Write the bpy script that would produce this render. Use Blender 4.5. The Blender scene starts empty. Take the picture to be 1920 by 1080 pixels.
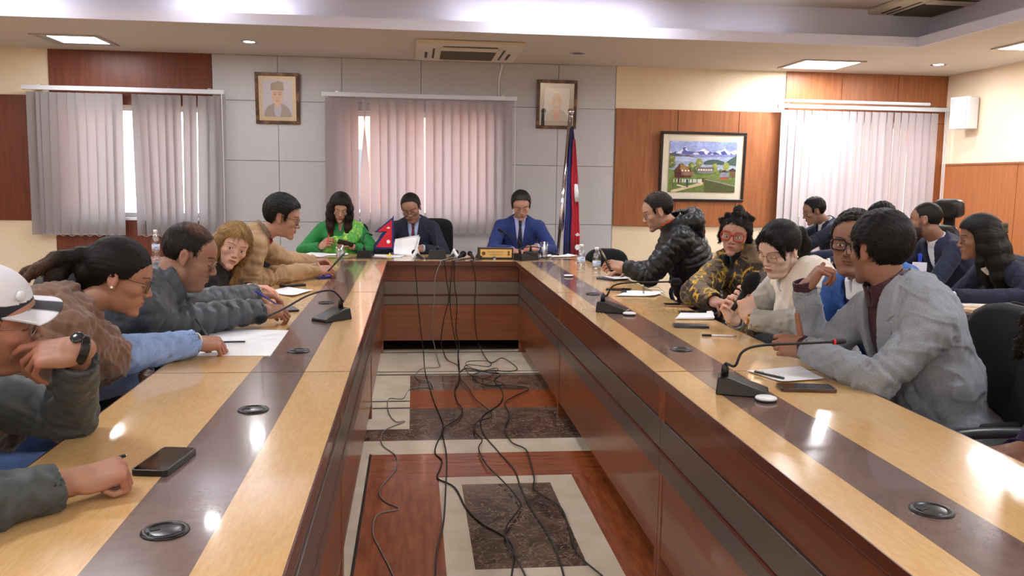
import bpy, math, random
import numpy as np
from mathutils import Matrix, Vector
random.seed(4); np.random.seed(4)
S = bpy.context.scene
COL = S.collection
PI = math.pi
# ------------------------------------------------------------------ camera
YAW, PITCH, ROLL, FPX, CH = 0.114045, 0.121758, 0.0152103, 1628.7, 1.40
def cam_axes():
    cy, sy = math.cos(YAW), math.sin(YAW)
    f0 = np.array([sy, cy, 0]); r0 = np.array([cy, -sy, 0]); z = np.array([0, 0, 1.])
    cp, sp = math.cos(PITCH), math.sin(PITCH)
    f = f0*cp - z*sp; u = z*cp + f0*sp
    c, s = math.cos(ROLL), math.sin(ROLL)
    return r0*c + u*s, u*c - r0*s, f
CR, CU, CF = cam_axes()
cd = bpy.data.cameras.new('camera'); cam = bpy.data.objects.new('camera', cd); COL.objects.link(cam)
cd.sensor_width = 36; cd.lens = FPX/1920*36; cd.clip_start = .05; cd.clip_end = 200
cam.matrix_world = Matrix(((CR[0], CU[0], -CF[0], 0), (CR[1], CU[1], -CF[1], 0), (CR[2], CU[2], -CF[2], CH), (0, 0, 0, 1)))
S.camera = cam
def at(px, py, y=None, z=None, x=None):
    """where a sight line to a point of the 1920x1080 photograph meets a plane of the room"""
    d = CR*((px-960)/FPX) - CU*((py-540)/FPX) + CF
    t = y/d[1] if y is not None else ((z-CH)/d[2] if z is not None else x/d[0])
    return np.array([0, 0, CH]) + t*d
# ------------------------------------------------------------------ light and colour management
vs = S.view_settings
vs.view_transform = 'Standard'; vs.look = 'None'; vs.gamma = 1; vs.exposure = 0.22; vs.use_curve_mapping = False
S.cycles.max_bounces = 7; S.cycles.diffuse_bounces = 4; S.cycles.glossy_bounces = 3
S.cycles.transmission_bounces = 6; S.cycles.transparent_max_bounces = 8
S.cycles.sample_clamp_indirect = 6; S.cycles.caustics_reflective = False; S.cycles.caustics_refractive = False
w = bpy.data.worlds.new('world'); S.world = w; w.use_nodes = True
wn = w.node_tree.nodes; wl = w.node_tree.links
bg = wn['Background']; bg.inputs[0].default_value = (.86, .92, 1, 1); bg.inputs[1].default_value = 5.5
sd = bpy.data.lights.new('sun', 'SUN'); sun = bpy.data.objects.new('sun', sd); COL.objects.link(sun)
sd.energy = 9.0; sd.angle = .012; sd.color = (1, .93, .82)
# the sun stands high behind the building, so it lights the houses outside and never enters
sun.rotation_euler = Vector((.35, .62, -.62)).to_track_quat('-Z', 'Y').to_euler()
CEIL = 2.664; WALLY = 9.5; XR = 6.05; XL = -5.25; YN = -3.6
CX0, CX1, CY0, CY1 = -3.7, 4.52, -2.2, 7.6      # opening of the raised ceiling
def area(name, loc, sx, sy, power, color=(1, 1, 1), rot=(0, 0, 0), spread=PI):
    l = bpy.data.lights.new(name, 'AREA'); l.shape = 'RECTANGLE'; l.size = sx; l.size_y = sy
    l.energy = power; l.color = color; l.spread = spread
    o = bpy.data.objects.new(name, l); COL.objects.link(o); o.location = loc; o.rotation_euler = rot
    return o
PANELS = [(-3.15, 8.78, .6, 0.35), (4.22, 8.86, .66, 1.45), (5.5, 7.25, .6, .9), (-4.55, 6.0, .6, 1), (-4.55, 3.0, .6, 1), (-4.55, 0, .6, 1),
          (5.3, 4.2, .6, 1), (5.3, 1.2, .6, 1), (-2.4, -2.9, .6, 1), (.4, -2.9, .6, 1), (3.2, -2.9, .6, 1)]
for i, (x, y, s, k) in enumerate(PANELS):        # the light each ceiling panel gives
    area('panel_light', (x, y, CEIL-.012), s*.8, s*.8, 34*k, (.97, .98, 1))
# hidden strips lying in the ledge around the raised ceiling
for (x, y, sx, sy, p) in [(-3.3, CY1+.1, .7, .06, 1.5), (-1.5, CY1+.1, .9, .06, 4), (1.2, CY1+.1, 1.7, .06, 4.5), (3.0, CY1+.1, .8, .06, .6),
                          (CX1+.1, 3, .06, 6, 8), (CX0-.1, 3, .06, 6, 12), (.4, CY0-.1, 6, .06, 12)]:
    area('cove_strip', (x, y, CEIL+.05), sx, sy, p, (.86, .87, 1), (PI, 0, 0))
# lights of the raised ceiling over and behind the photographer
for x, y in ((-1.9, 5.2), (.4, 5.6), (2.7, 5.2), (-1.9, 2.2), (2.7, 2.2), (.4, -.6), (-1.9, -.8), (2.7, -.8)):
    area('recess_light', (x, y, 3.0), .5, .5, 20, (.96, .97, 1))
# ------------------------------------------------------------------ mesh helper
def V3(a): return np.asarray(a, float)
def frame_of(d, up=(0, 0, 1)):
    d = V3(d); d = d/np.linalg.norm(d); up = V3(up)
    if abs(d@up)/np.linalg.norm(up) > .98: up = np.array([1., 0, 0]) if abs(d[0]) < .9 else np.array([0, 1., 0])
    r = np.cross(d, up); r /= np.linalg.norm(r); return r, d, np.cross(r, d)
def catmull(P, n=6):
    P = [V3(p) for p in P]; Q = [2*P[0]-P[1]] + P + [2*P[-1]-P[-2]]; out = []
    for i in range(1, len(Q)-2):
        for k in range(n):
            t = k/n; a, b, c, d = Q[i-1:i+3]
            out.append(.5*((2*b)+(c-a)*t+(2*a-5*b+4*c-d)*t*t+(3*b-a-3*c+d)*t**3))
    out.append(P[-1]); return out
class MB:
    def __init__(s): s.v = []; s.f = []
    def add(s, vv, ff, T=None):
        n = len(s.v); vv = [V3(q) for q in vv]
        if T is not None: vv = [V3(T @ Vector(q)) for q in vv]
        s.v += vv; s.f += [tuple(i+n for i in q) for q in ff]; return s
    def box(s, x0, x1, y0, y1, z0, z1, T=None):
        return s.add([(x, y, z) for x in (x0, x1) for y in (y0, y1) for z in (z0, z1)],
                     [(0, 1, 3, 2), (4, 6, 7, 5), (0, 4, 5, 1), (2, 3, 7, 6), (0, 2, 6, 4), (1, 5, 7, 3)], T)
    def rbox(s, x0, x1, y0, y1, z0, z1, r, T=None, n=4):
        """slab with its four vertical corners rounded"""
        P = []
        for cx, cy, a0 in ((x1-r, y1-r, 0), (x0+r, y1-r, 90), (x0+r, y0+r, 180), (x1-r, y0+r, 270)):
            for k in range(n+1):
                a = math.radians(a0+90*k/n); P.append((cx+r*math.cos(a), cy+r*math.sin(a)))
        return s.prism(P, z0, z1, T)
    def prism(s, P, z0, z1, T=None):
        n = len(P)
        return s.add([(x, y, z0) for x, y in P]+[(x, y, z1) for x, y in P],
                     [tuple(range(n))[::-1], tuple(range(n, 2*n))]+[(i, (i+1) % n, n+(i+1) % n, n+i) for i in range(n)], T)
    def tube(s, P, r, n=8, up=(0, 0, 1), T=None, flat=1, caps=True):
        P = [V3(p) for p in P]; m = len(P); R = r if hasattr(r, '__len__') else [r]*m
        vv = []; ff = []; pr = None
        for i, p in enumerate(P):
            d = P[min(i+1, m-1)]-P[max(i-1, 0)]
            if np.linalg.norm(d) < 1e-9: d = np.array([0, 0, 1.])
            if pr is None: a, _, b = frame_of(d, up)
            else:
                d = d/np.linalg.norm(d); a = pr-(pr@d)*d; a /= np.linalg.norm(a); b = np.cross(a, d)
            pr = a
            for k in range(n):
                t = 2*PI*k/n; vv.append(p+a*math.cos(t)*R[i]+b*math.sin(t)*R[i]*flat)
        for i in range(m-1):
            for k in range(n): ff.append((i*n+k, i*n+(k+1) % n, (i+1)*n+(k+1) % n, (i+1)*n+k))
        if caps: ff += [tuple(range(n))[::-1], tuple(range((m-1)*n, m*n))]
        return s.add(vv, ff, T)
    def cyl(s, a, b, r0, r1=None, n=20, T=None): return s.tube([a, b], [r0, r0 if r1 is None else r1], n, T=T)
    def lathe(s, prof, c=(0, 0, 0), n=28, T=None):
        vv = []; ff = []; m = len(prof)
        for r, z in prof:
            for k in range(n):
                t = 2*PI*k/n; vv.append((c[0]+r*math.cos(t), c[1]+r*math.sin(t), c[2]+z))
        for i in range(m-1):
            for k in range(n): ff.append((i*n+k, i*n+(k+1) % n, (i+1)*n+(k+1) % n, (i+1)*n+k))
        if prof[0][0] > 1e-5: ff.append(tuple(range(n))[::-1])
        if prof[-1][0] > 1e-5: ff.append(tuple(range((m-1)*n, m*n)))
        return s.add(vv, ff, T)
    def sphere(s, c, r, n=16, T=None, sc=(1, 1, 1)):
        m = n//2
        pr = [(r*math.sin(PI*i/m), -r*math.cos(PI*i/m)) for i in range(m+1)]
        t = MB(); t.lathe([(max(a, 1e-6), b) for a, b in pr], n=n)
        return s.add([(q[0]*sc[0]+c[0], q[1]*sc[1]+c[1], q[2]*sc[2]+c[2]) for q in t.v], t.f, T)
    def build(s, name, mat, parent=None, smooth=False, bevel=0, seg=2):
        return mk(name, np.array(s.v), s.f, mat, parent, smooth, bevel, seg)
def mk(name, v, f, mat, parent=None, smooth=False, bevel=0, seg=2, col=None):
    me = bpy.data.meshes.new(name)
    if isinstance(f, np.ndarray):
        nf = len(f); me.vertices.add(len(v)); me.vertices.foreach_set('co', np.ascontiguousarray(v, np.float32).ravel())
        me.loops.add(nf*4); me.loops.foreach_set('vertex_index', np.ascontiguousarray(f, np.int32).ravel())
        me.polygons.add(nf); me.polygons.foreach_set('loop_start', np.arange(0, nf*4, 4, dtype=np.int32))
        me.update(calc_edges=True); me.validate()
    else:
        me.from_pydata([tuple(map(float, q)) for q in v], [], f); me.update()
    if col is not None:
        ca = me.color_attributes.new('Col', 'FLOAT_COLOR', 'POINT')
        c4 = np.ones((len(v), 4), np.float32); c4[:, :3] = col; ca.data.foreach_set('color', c4.ravel())
    if smooth: me.polygons.foreach_set('use_smooth', np.ones(len(me.polygons), bool))
    if mat is not None: me.materials.append(mat)
    o = bpy.data.objects.new(name, me); COL.objects.link(o)
    if parent is not None: o.parent = parent
    if bevel:
        b = o.modifiers.new('bevel', 'BEVEL'); b.width = bevel; b.segments = seg; b.limit_method = 'ANGLE'; b.angle_limit = .6
        if smooth is False: me.polygons.foreach_set('use_smooth', np.ones(len(me.polygons), bool)); b.harden_normals = True
    return o
def thing(name, label, cat, loc=(0, 0, 0), rz=0, group=None):
    o = bpy.data.objects.new(name, None); COL.objects.link(o); o.empty_display_size = .1
    o.location = [float(q) for q in loc]; o.rotation_euler = (0, 0, rz); return tag(o, label, cat, group)
def tag(o, label, cat, group=None):
    o['label'] = label; o['category'] = cat
    if group: o['group'] = group
    return o
def struct(o, label=None):
    o['kind'] = 'structure'
    if label: o['label'] = label
    return o
def dup(root, loc, rz=None, label=None, group=None):
    def cp(o, p):
        c = o.copy(); COL.objects.link(c); c.parent = p
        for ch in o.children: cp(ch, c)
        return c
    r = cp(root, None); r.location = [float(q) for q in loc]
    if rz is not None: r.rotation_euler = (0, 0, rz)
    if label: r['label'] = label
    if group: r['group'] = group
    return r
# ------------------------------------------------------------------ materials
def lin(c):
    if isinstance(c, str):
        c = c.lstrip('#'); c = [int(c[i:i+2], 16)/255 for i in (0, 2, 4)]
    return [(q/12.92 if q <= .04045 else ((q+.055)/1.055)**2.4) for q in c]
MATS = {}
def mat(name, c='#808080', rough=.5, metal=0, c2=None, sc=(1, 1, 1), nscale=5, detail=4, bump=0, bscale=None, spec=.5, coat=0,
        trans=0, ior=1.45, emit=None, es=0, vcol=False, sheen=0, ramp=(.35, .65), dist=0, btype='noise', alpha=1, sub=0, bdist=.004):
    if name in MATS: return MATS[name]
    m = bpy.data.materials.new(name); m.use_nodes = True; MATS[name] = m
    N = m.node_tree.nodes; L = m.node_tree.links; b = N['Principled BSDF']
    c = lin(c); b.inputs['Base Color'].default_value = (*c, 1); b.inputs['Roughness'].default_value = rough
    b.inputs['Metallic'].default_value = metal; b.inputs['Specular IOR Level'].default_value = spec
    b.inputs['Coat Weight'].default_value = coat; b.inputs['Coat Roughness'].default_value = .06
    b.inputs['Transmission Weight'].default_value = trans; b.inputs['IOR'].default_value = ior
    b.inputs['Sheen Weight'].default_value = sheen; b.inputs['Alpha'].default_value = alpha
    if sub: b.inputs['Subsurface Weight'].default_value = sub; b.inputs['Subsurface Radius'].default_value = (.01, .004, .002); b.inputs['Subsurface Scale'].default_value = 1
    if emit is not None: b.inputs['Emission Color'].default_value = (*lin(emit), 1); b.inputs['Emission Strength'].default_value = es
    tc = N.new('ShaderNodeTexCoord'); mp = N.new('ShaderNodeMapping'); mp.inputs['Scale'].default_value = sc
    L.new(tc.outputs['Object'], mp.inputs[0])
    nz = N.new('ShaderNodeTexNoise'); nz.inputs['Scale'].default_value = nscale; nz.inputs['Detail'].default_value = detail
    nz.inputs['Distortion'].default_value = dist; L.new(mp.outputs[0], nz.inputs[0])
    base = None
    if vcol:
        at_ = N.new('ShaderNodeVertexColor'); at_.layer_name = 'Col'; base = at_.outputs[0]
        L.new(base, b.inputs['Base Color'])
    if c2 is not None:
        rp = N.new('ShaderNodeValToRGB'); rp.color_ramp.elements[0].position = ramp[0]; rp.color_ramp.elements[1].position = ramp[1]
        rp.color_ramp.elements[0].color = (*c, 1); rp.color_ramp.elements[1].color = (*lin(c2), 1)
        L.new(nz.outputs[0], rp.inputs[0])
        if base is not None:
            mx = N.new('ShaderNodeMix'); mx.data_type = 'RGBA'; mx.blend_type = 'MULTIPLY'; mx.inputs[0].default_value = 1
            L.new(base, mx.inputs[6]); L.new(rp.outputs[0], mx.inputs[7]); L.new(mx.outputs[2], b.inputs['Base Color'])
        else: L.new(rp.outputs[0], b.inputs['Base Color'])
    if bump:
        bn = N.new('ShaderNodeBump'); bn.inputs['Strength'].default_value = bump; bn.inputs['Distance'].default_value = bdist
        src = nz.outputs[0]
        if bscale:
            n2 = N.new('ShaderNodeTexNoise'); n2.inputs['Scale'].default_value = bscale; n2.inputs['Detail'].default_value = 3
            L.new(mp.outputs[0] if btype == 'map' else tc.outputs['Object'], n2.inputs[0]); src = n2.outputs[0]
        L.new(src, bn.inputs['Height']); L.new(bn.outputs[0], b.inputs['Normal'])
    return m
# ------------------------------------------------------------------ room materials
m_ceil = mat('ceiling_paint', '#c3bab0', .8)
m_cove = mat('cove_paint', '#d2d2e2', .7)
m_panelgrey = mat('grey_wall_panel', '#b8b8bd', .75, c2='#bfbfc5', nscale=60)
m_cream = mat('cream_textured_paint', '#dccbaf', .75, c2='#e2d3ba', nscale=3, bump=.5, bscale=38, bdist=.006)
m_creamR = mat('cream_smooth_paint', '#e8d3b8', .8, c2='#ecd9c0', nscale=2)
m_veneer = mat('wall_wood_veneer', '#8a5030', .38, c2='#996039', sc=(9, 9, .7), nscale=4, detail=8)
m_veneer_dark = mat('dark_wall_veneer', '#5f2c1a', .4, c2='#6e3520', sc=(9, 9, .7), nscale=4, detail=8)
m_white = mat('white_powder_coat', '#dfe0e4', .35)
m_seam = mat('panel_seam', '#8f8a88', .8)
m_glass = mat('clear_glass', '#ffffff', .0, trans=1, ior=1.45)
def pane_mat():
    m = bpy.data.materials.new('window_glass'); m.use_nodes = True; N = m.node_tree.nodes; L = m.node_tree.links; N.clear()
    o = N.new('ShaderNodeOutputMaterial'); t = N.new('ShaderNodeBsdfTransparent'); g = N.new('ShaderNodeBsdfGlossy'); g.inputs[1].default_value = .02
    mx = N.new('ShaderNodeMixShader'); mx.inputs[0].default_value = .06
    L.new(t.outputs[0], mx.inputs[1]); L.new(g.outputs[0], mx.inputs[2]); L.new(mx.outputs[0], o.inputs[0]); return m
m_pane = pane_mat()
m_pglass = pane_mat(); m_pglass.name = 'picture_glass'; m_pglass.node_tree.nodes['Mix Shader'].inputs[0].default_value = .18
# ------------------------------------------------------------------ back wall with three window openings
WIN = [(-3.55, -2.13, .97, 2.12), (-.72, .86, 1.0, 2.12), (4.3, 5.9, 1.0, 2.12)]
def wall_with_holes(name, xs, holes, z0, z1, y0, y1, m):
    b = MB(); X = xs[0]
    for (a, c, d, e) in holes:
        if a > X: b.box(X, a, y0, y1, z0, z1)
        b.box(a, c, y0, y1, z0, d); b.box(a, c, y0, y1, e, z1); X = c
    b.box(X, xs[1], y0, y1, z0, z1); return b.build(name, m)
struct(wall_with_holes('wall_back', (XL-.2, XR+.2), WIN, 0, 3.3, WALLY, WALLY+.2, m_cream), 'back wall with three windows, cream textured paint')
# cladding of the back wall: thin boards a few millimetres proud of it
def clad(name, rects, m, t=.012, holes=(), label=None):
    b = MB()
    for (x0, x1, z0, z1) in rects:
        cuts = [h for h in holes if h[0] < x1 and h[1] > x0 and h[2] < z1 and h[3] > z0]
        if not cuts: b.box(x0, x1, WALLY-t, WALLY, z0, z1); continue
        h = cuts[0]; a, c, d, e = max(h[0], x0), min(h[1], x1), max(h[2], z0), min(h[3], z1)
        if a > x0: b.box(x0, a, WALLY-t, WALLY, z0, z1)
        if c < x1: b.box(c, x1, WALLY-t, WALLY, z0, z1)
        if d > z0: b.box(a, c, WALLY-t, WALLY, z0, d)
        if e < z1: b.box(a, c, WALLY-t, WALLY, e, z1)
    return struct(b.build(name, m, bevel=.002, seg=1), label)
g = .0025
vx = [-2.075, -1.41, -.75, .08, .92, 1.56, 2.19]; hz = [0, .3, .94, 1.58, 2.2, CEIL]
rects = [(vx[i]+g, vx[i+1]-g, hz[j]+g, hz[j+1]-g) for i in range(len(vx)-1) for j in range(len(hz)-1)]
b = MB().box(-2.075, 2.2, WALLY-.006, WALLY-.001, 0, .96).box(-2.075, -.74, WALLY-.006, WALLY-.001, .96, CEIL).box(.88, 2.2, WALLY-.006, WALLY-.001, .96, CEIL).box(-.74, .88, WALLY-.006, WALLY-.001, 2.13, CEIL)
struct(b.build('trim_1', m_seam), 'dark seams between the grey wall panels')
clad('wall_back_panels', rects, m_panelgrey, .014, WIN[1:2], 'light grey square wall panels around the middle window')
clad('trim_2', [(-3.68, -2.075, 2.125, CEIL), (-3.68, -2.075, 0, .965)], m_veneer_dark, .02, WIN[:1], 'dark wood boards above and below the left window')
clad('trim_3', [(XL, -4.75, .93, 2.2), (-4.745, -3.9, .93, 2.2)], m_veneer_dark, .02, (), 'dark wood panel left of the left window')
clad('trim_4', [(2.205, 2.9, .93, 2.215), (2.905, 3.6, .93, 2.215), (3.605, 4.1, .93, 2.215)], m_veneer, .02, (), 'wood panel behind the mountain painting')
clad('trim_5', [(4.13, 4.78, 2.13, CEIL), (4.785, 5.45, 2.13, CEIL), (5.455, 6.05, 2.13, CEIL)], m_veneer, .02, (), 'wood boards above the right window')
clad('trim_6', [(4.13, 4.3, .3, 2.125), (5.9, 6.05, .3, 2.125), (4.3, 5.9, .3, 1.0)], m_veneer, .016, (), 'wood boards around the right window')
# side walls and the wall behind the photographer
struct(MB().box(XR, XR+.2, YN, WALLY, 0, 3.3).build('wall_right', m_creamR), 'smooth cream right wall')
b = MB()
for i in range(9):
    b.box(XR-.02, XR, WALLY-.1-(i+1)*1.22+.004, WALLY-.1-i*1.22-.004, .08, 1.655)
b.box(XR-.02, XR, WALLY-.1, WALLY-.02, .08, 1.655)
struct(b.build('trim_7', mat('right_wall_veneer', '#9a5b31', .35, c2='#a6663a', sc=(9, 9, .7), nscale=4, detail=8), bevel=.002, seg=1), 'orange wood wainscot on the right wall')
struct(MB().box(XR-.03, XR, YN, WALLY-.02, 1.655, 1.675).build('trim_8', m_veneer), 'thin rail on top of the right wainscot')
struct(MB().box(XL-.2, XL, YN, WALLY, 0, 3.3).build('wall_left', m_creamR), 'smooth cream left wall')
b = MB()
for i in range(10): b.box(XL, XL+.02, YN+i*1.3+.004, YN+(i+1)*1.3-.004, .08, 1.655)
struct(b.build('trim_9', m_veneer, bevel=.002, seg=1), 'wood wainscot on the left wall')
struct(MB().box(XL-.2, XR+.2, YN-.2, YN, 0, 3.3).build('wall_front', m_creamR), 'cream wall behind the photographer')
# ceiling: lowered border, ledge lip, raised centre
b = MB()
e = .006
b.box(XL-.2, XR+.2, CY1+e, WALLY+.1, CEIL, CEIL+.03); b.box(XL-.2, XR+.2, YN-.1, CY0-e, CEIL, CEIL+.03)
b.box(XL-.2, CX0-e, CY0-e, CY1+e, CEIL, CEIL+.03); b.box(CX1+e, XR+.2, CY0-e, CY1+e, CEIL, CEIL+.03)
struct(b.build('ceiling', m_ceil), 'lowered cream border of the ceiling')
b = MB(); T = .02; h = CEIL+.085
b.box(CX0-T, CX1+T, CY1, CY1+T, CEIL-.004, h); b.box(CX0-T, CX1+T, CY0-T, CY0, CEIL-.004, h)
b.box(CX0-T, CX0, CY0, CY1, CEIL-.004, h); b.box(CX1, CX1+T, CY0, CY1, CEIL-.004, h)
struct(b.build('ceiling_lip', m_cove), 'pale lip around the raised ceiling')
UP = 3.03; D = .26
b = MB()
zb = CEIL+.02
b.box(CX0-D-.05, CX1+D+.05, CY1+D, CY1+D+.05, zb, UP); b.box(CX0-D-.05, CX1+D+.05, CY0-D-.05, CY0-D, zb, UP)
b.box(CX0-D-.05, CX0-D, CY0-D, CY1+D, zb, UP); b.box(CX1+D, CX1+D+.05, CY0-D, CY1+D, zb, UP)
struct(b.build('ceiling_recess', m_cove), 'lavender lit upright sides of the raised ceiling')
struct(MB().box(CX0-D-.1, CX1+D+.1, CY0-D-.1, CY1+D+.1, UP, UP+.05).build('ceiling_centre', m_ceil), 'raised centre of the ceiling')
# ------------------------------------------------------------------ windows: frame, mullions, panes, sill
for i, (x0, x1, z0, z1) in enumerate(WIN):
    y0, y1 = WALLY+.06, WALLY+.11
    b = MB().box(x0, x1, y0, y1, z0, z0+.05).box(x0, x1, y0, y1, z1-.05, z1).box(x0, x0+.05, y0, y1, z0, z1).box(x1-.05, x1, y0, y1, z0, z1)
    n = (2, 3, 3)[i]
    for k in range(1, n):
        xm = x0+(x1-x0)*k/n; b.box(xm-.035, xm+.035, y0, y1, z0, z1)
    fr = struct(b.build('window_%d' % (i+1), m_white, bevel=.004), ('left', 'middle', 'right')[i]+' window in the back wall, white frame')
    pn = MB().box(x0+.05, x1-.05, y0+.022, y0+.027, z0+.05, z1-.05).build('window_pane', m_pane, fr)
    MB().box(x0-.02, x1+.02, WALLY-.05, WALLY+.06, z0-.03, z0).build('window_sill', m_white, fr, bevel=.006)
# ------------------------------------------------------------------ outside: neighbouring houses and ground
m_peach = mat('peach_render', '#d88e78', .85, c2='#cf8570', nscale=1.2)
m_bright = mat('white_render', '#efe9df', .85)
def house(name, label, x0, x1, y0, h, m):
    t = thing(name, label, 'building', ((x0+x1)/2, y0, -3.2))
    w2 = (x1-x0)/2; b = MB().box(-w2, w2, 0, 6, 0, h).build('wall', m, t)
    MB().box(-w2-.2, w2+.2, -.2, 6.2, h, h+.18).build('roof_slab', m_white, t)
    nn = max(2, int((x1-x0)/2.2))
    for k in range(nn):
        for zz in (1.2, 4.0):
            if zz+1.3 < h:
                cx = -w2+(k+.5)*2*w2/nn
                q = MB().box(cx-.5, cx+.5, -.05, .02, zz, zz+1.2).build('window_frame', m_white, t)
                MB().box(cx-.42, cx+.42, -.07, -.04, zz+.08, zz+1.12).build('pane', mat('dark_window', '#58626c', .1), q)
house('house', 'peach rendered house outside behind the middle window blind', -2.6, 2.7, 15.5, 8.4, m_peach)
house('house', 'low white house outside behind the left window blind', -9.5, -4.0, 18, 4.4, m_bright)
house('house', 'peach house outside behind the right window blind', 8.2, 12.6, 15.0, 6.5, m_peach)
struct(MB().box(-30, 30, WALLY+.3, 40, -3.3, -3.2).build('ground_outside', mat('pale_yard', '#b5ada2', .9)), 'paved yard outside the windows')
# ------------------------------------------------------------------ floor: marble, cream stone and wood inlay
m_stone = mat('cream_stone', '#d8ccb8', .22, c2='#c9bca6', nscale=6, detail=6, coat=.2)
m_fwood = mat('floor_wood', '#7a3a1c', .25, c2='#97502a', sc=(12, 1.6, 1), nscale=3, detail=8, coat=.3)
m_fwood2 = mat('floor_wood_cross', '#7a3a1c', .25, c2='#97502a', sc=(1.6, 12, 1), nscale=3, detail=8, coat=.3)
def marble():
    m = mat('dark_marble', '#3a2c26', .12, c2='#6b5748', nscale=7, detail=8, coat=.4, dist=1.2, ramp=(.38, .7))
    N = m.node_tree.nodes; L = m.node_tree.links; b = N['Principled BSDF']
    old = b.inputs['Base Color'].links[0].from_socket
    nz = N.new('ShaderNodeTexNoise'); nz.inputs['Scale'].default_value = 11; nz.inputs['Detail'].default_value = 5; nz.inputs['Distortion'].default_value = 2.2
    tc = N.new('ShaderNodeTexCoord'); L.new(tc.outputs['Object'], nz.inputs[0])
    s = N.new('ShaderNodeMath'); s.operation = 'SUBTRACT'; s.inputs[1].default_value = .5; L.new(nz.outputs[0], s.inputs[0])
    a = N.new('ShaderNodeMath'); a.operation = 'ABSOLUTE'; L.new(s.outputs[0], a.inputs[0])
    r = N.new('ShaderNodeValToRGB'); r.color_ramp.elements[0].position = 0; r.color_ramp.elements[0].color = (.2, .16, .13, 1)
    r.color_ramp.elements[1].position = .022; r.color_ramp.elements[1].color = (0, 0, 0, 1); L.new(a.outputs[0], r.inputs[0])
    mx = N.new('ShaderNodeMix'); mx.data_type = 'RGBA'; mx.blend_type = 'ADD'; mx.inputs[0].default_value = 1
    L.new(old, mx.inputs[6]); L.new(r.outputs[0], mx.inputs[7]); L.new(mx.outputs[2], b.inputs['Base Color']); return m
m_marble = marble(); m_line = mat('black_inlay', '#17120f', .3)
struct(MB().box(XL-.2, XR+.2, YN-.2, WALLY+.2, -.1, 0).build('floor', m_stone), 'cream stone floor')
def inlay(name, rects, m, z=.0012, label=None):
    b = MB()
    for x0, x1, y0, y1 in rects: b.box(x0, x1, y0, y1, -.001, z)
    return struct(b.build(name, m), label)
inlay('floor_wood', [(-.21, .12, -1, 4.0), (.76, 1.15, -1, 4.0)], m_fwood, label='reddish wood inlay strips between the tables')
inlay('floor_wood_cross', [(-.21, 1.15, 4.0, 4.36), (-.02, 1.2, 5.26, 5.72)], m_fwood2, label='reddish wood cross bands in the floor')
inlay('floor_marble', [(.225, .64, 3.0, 3.89), (.225, .64, .9, 2.75), (-.4, 1.4, 4.6, 4.815), (-.02, 1.4, 4.815, 5.26), (-.02, 1.4, 5.72, 6.18), (-.6, 1.6, 7.18, 7.5)], m_marble, .0016, 'dark veined marble inlays')
inlay('floor_black_line', [(-.6, 1.6, 7.03, 7.05), (-.6, 1.6, 6.20, 6.225), (-.6, 1.6, 6.30, 6.315), (-.4, -.02, 5.44, 5.46), (-.4, -.02, 5.27, 5.29), (-.222, -.21, -1, 4.37)], m_line, .0014, 'thin black inlay lines')
inlay('floor_wood_side', [(-2.6, -1.3, -3, 8.4), (1.9, 2.5, -3, 8.4)], m_fwood, label='wood inlays behind the seats')
# ------------------------------------------------------------------ ceiling lights
m_lamp = mat('lamp_diffuser', '#ffffff', .5, emit='#f4f8ff', es=14)
m_lampd = mat('dim_lamp_tube', '#ffffff', .5, emit='#e4f2ff', es=2.2)
m_frame = mat('lamp_frame', '#a8a198', .5)
places = ['the left side, level with the shawl woman', 'the left side, level with the man in the cap', 'the left side behind the photographer', 'the right side, level with the second row', 'the right side near the photographer', 'the wall behind the photographer, at left', 'the wall behind the photographer, in the middle', 'the wall behind the photographer, at right']
names = ['left front corner, dim and half hidden in its tray', 'right front corner, brightest, before the right window', 'right side above the speaker wall']
for i, (x, y, s, k) in enumerate(PANELS):
    lab = 'square recessed ceiling light panel, '+names[i] if i < 3 else 'square recessed ceiling light panel over '+places[i-3]
    t = thing('ceiling_light', lab, 'light', (x, y, CEIL), 0, 'square ceiling light panels'); h = s/2
    MB().box(-h, h, -h, -h+.04, -.012, -.001).box(-h, h, h-.04, h, -.012, -.001).box(-h, -h+.04, -h+.04, h-.04, -.012, -.001).box(h-.04, h, -h+.04, h-.04, -.012, -.001).build('frame', m_frame, t)
    if i == 0:
        MB().box(-h+.04, h-.04, -h+.04, h-.04, -.004, -.001).build('tray', m_frame, t)
        MB().box(-h+.12, h-.06, -h+.1, h-.1, -.008, -.004).build('tube_cover', m_lampd, t)
    else: MB().box(-h+.04, h-.04, -h+.04, h-.04, -.008, -.001).build('diffuser', m_lamp, t)
SPOTS = [(-3.15, 7.28, 9), (1.0, 7.28, 9), (1.9, 7.28, 7), (-1.7, 7.35, 3)]
m_chrome = mat('chrome', '#d0d0d2', .15, 1)
for (x, y, on, lab) in [(-1.53, 8.58, 1, 'lit round downlight left of the portrait with the hat'), (1.6, 8.61, 0, 'unlit round downlight right of the ceiling air conditioner'), (5.37, 8.61, 1, 'lit round downlight near the wall speaker')]:
    t = thing('downlight', lab, 'light', (x, y, CEIL), 0, 'round downlights')
    MB().lathe([(.055, -.003), (.075, -.006), (.08, -.001)], n=32).build('ring', m_chrome, t, smooth=True)
    MB().lathe([(.001, -.004), (.05, -.004), (.055, -.001)], n=28).build('bulb', m_lamp if on else mat('dark_bulb', '#57504b', .2), t, smooth=True)
    if on: area('downlight_light', (x, y, CEIL-.02), .09, .09, 7)
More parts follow.
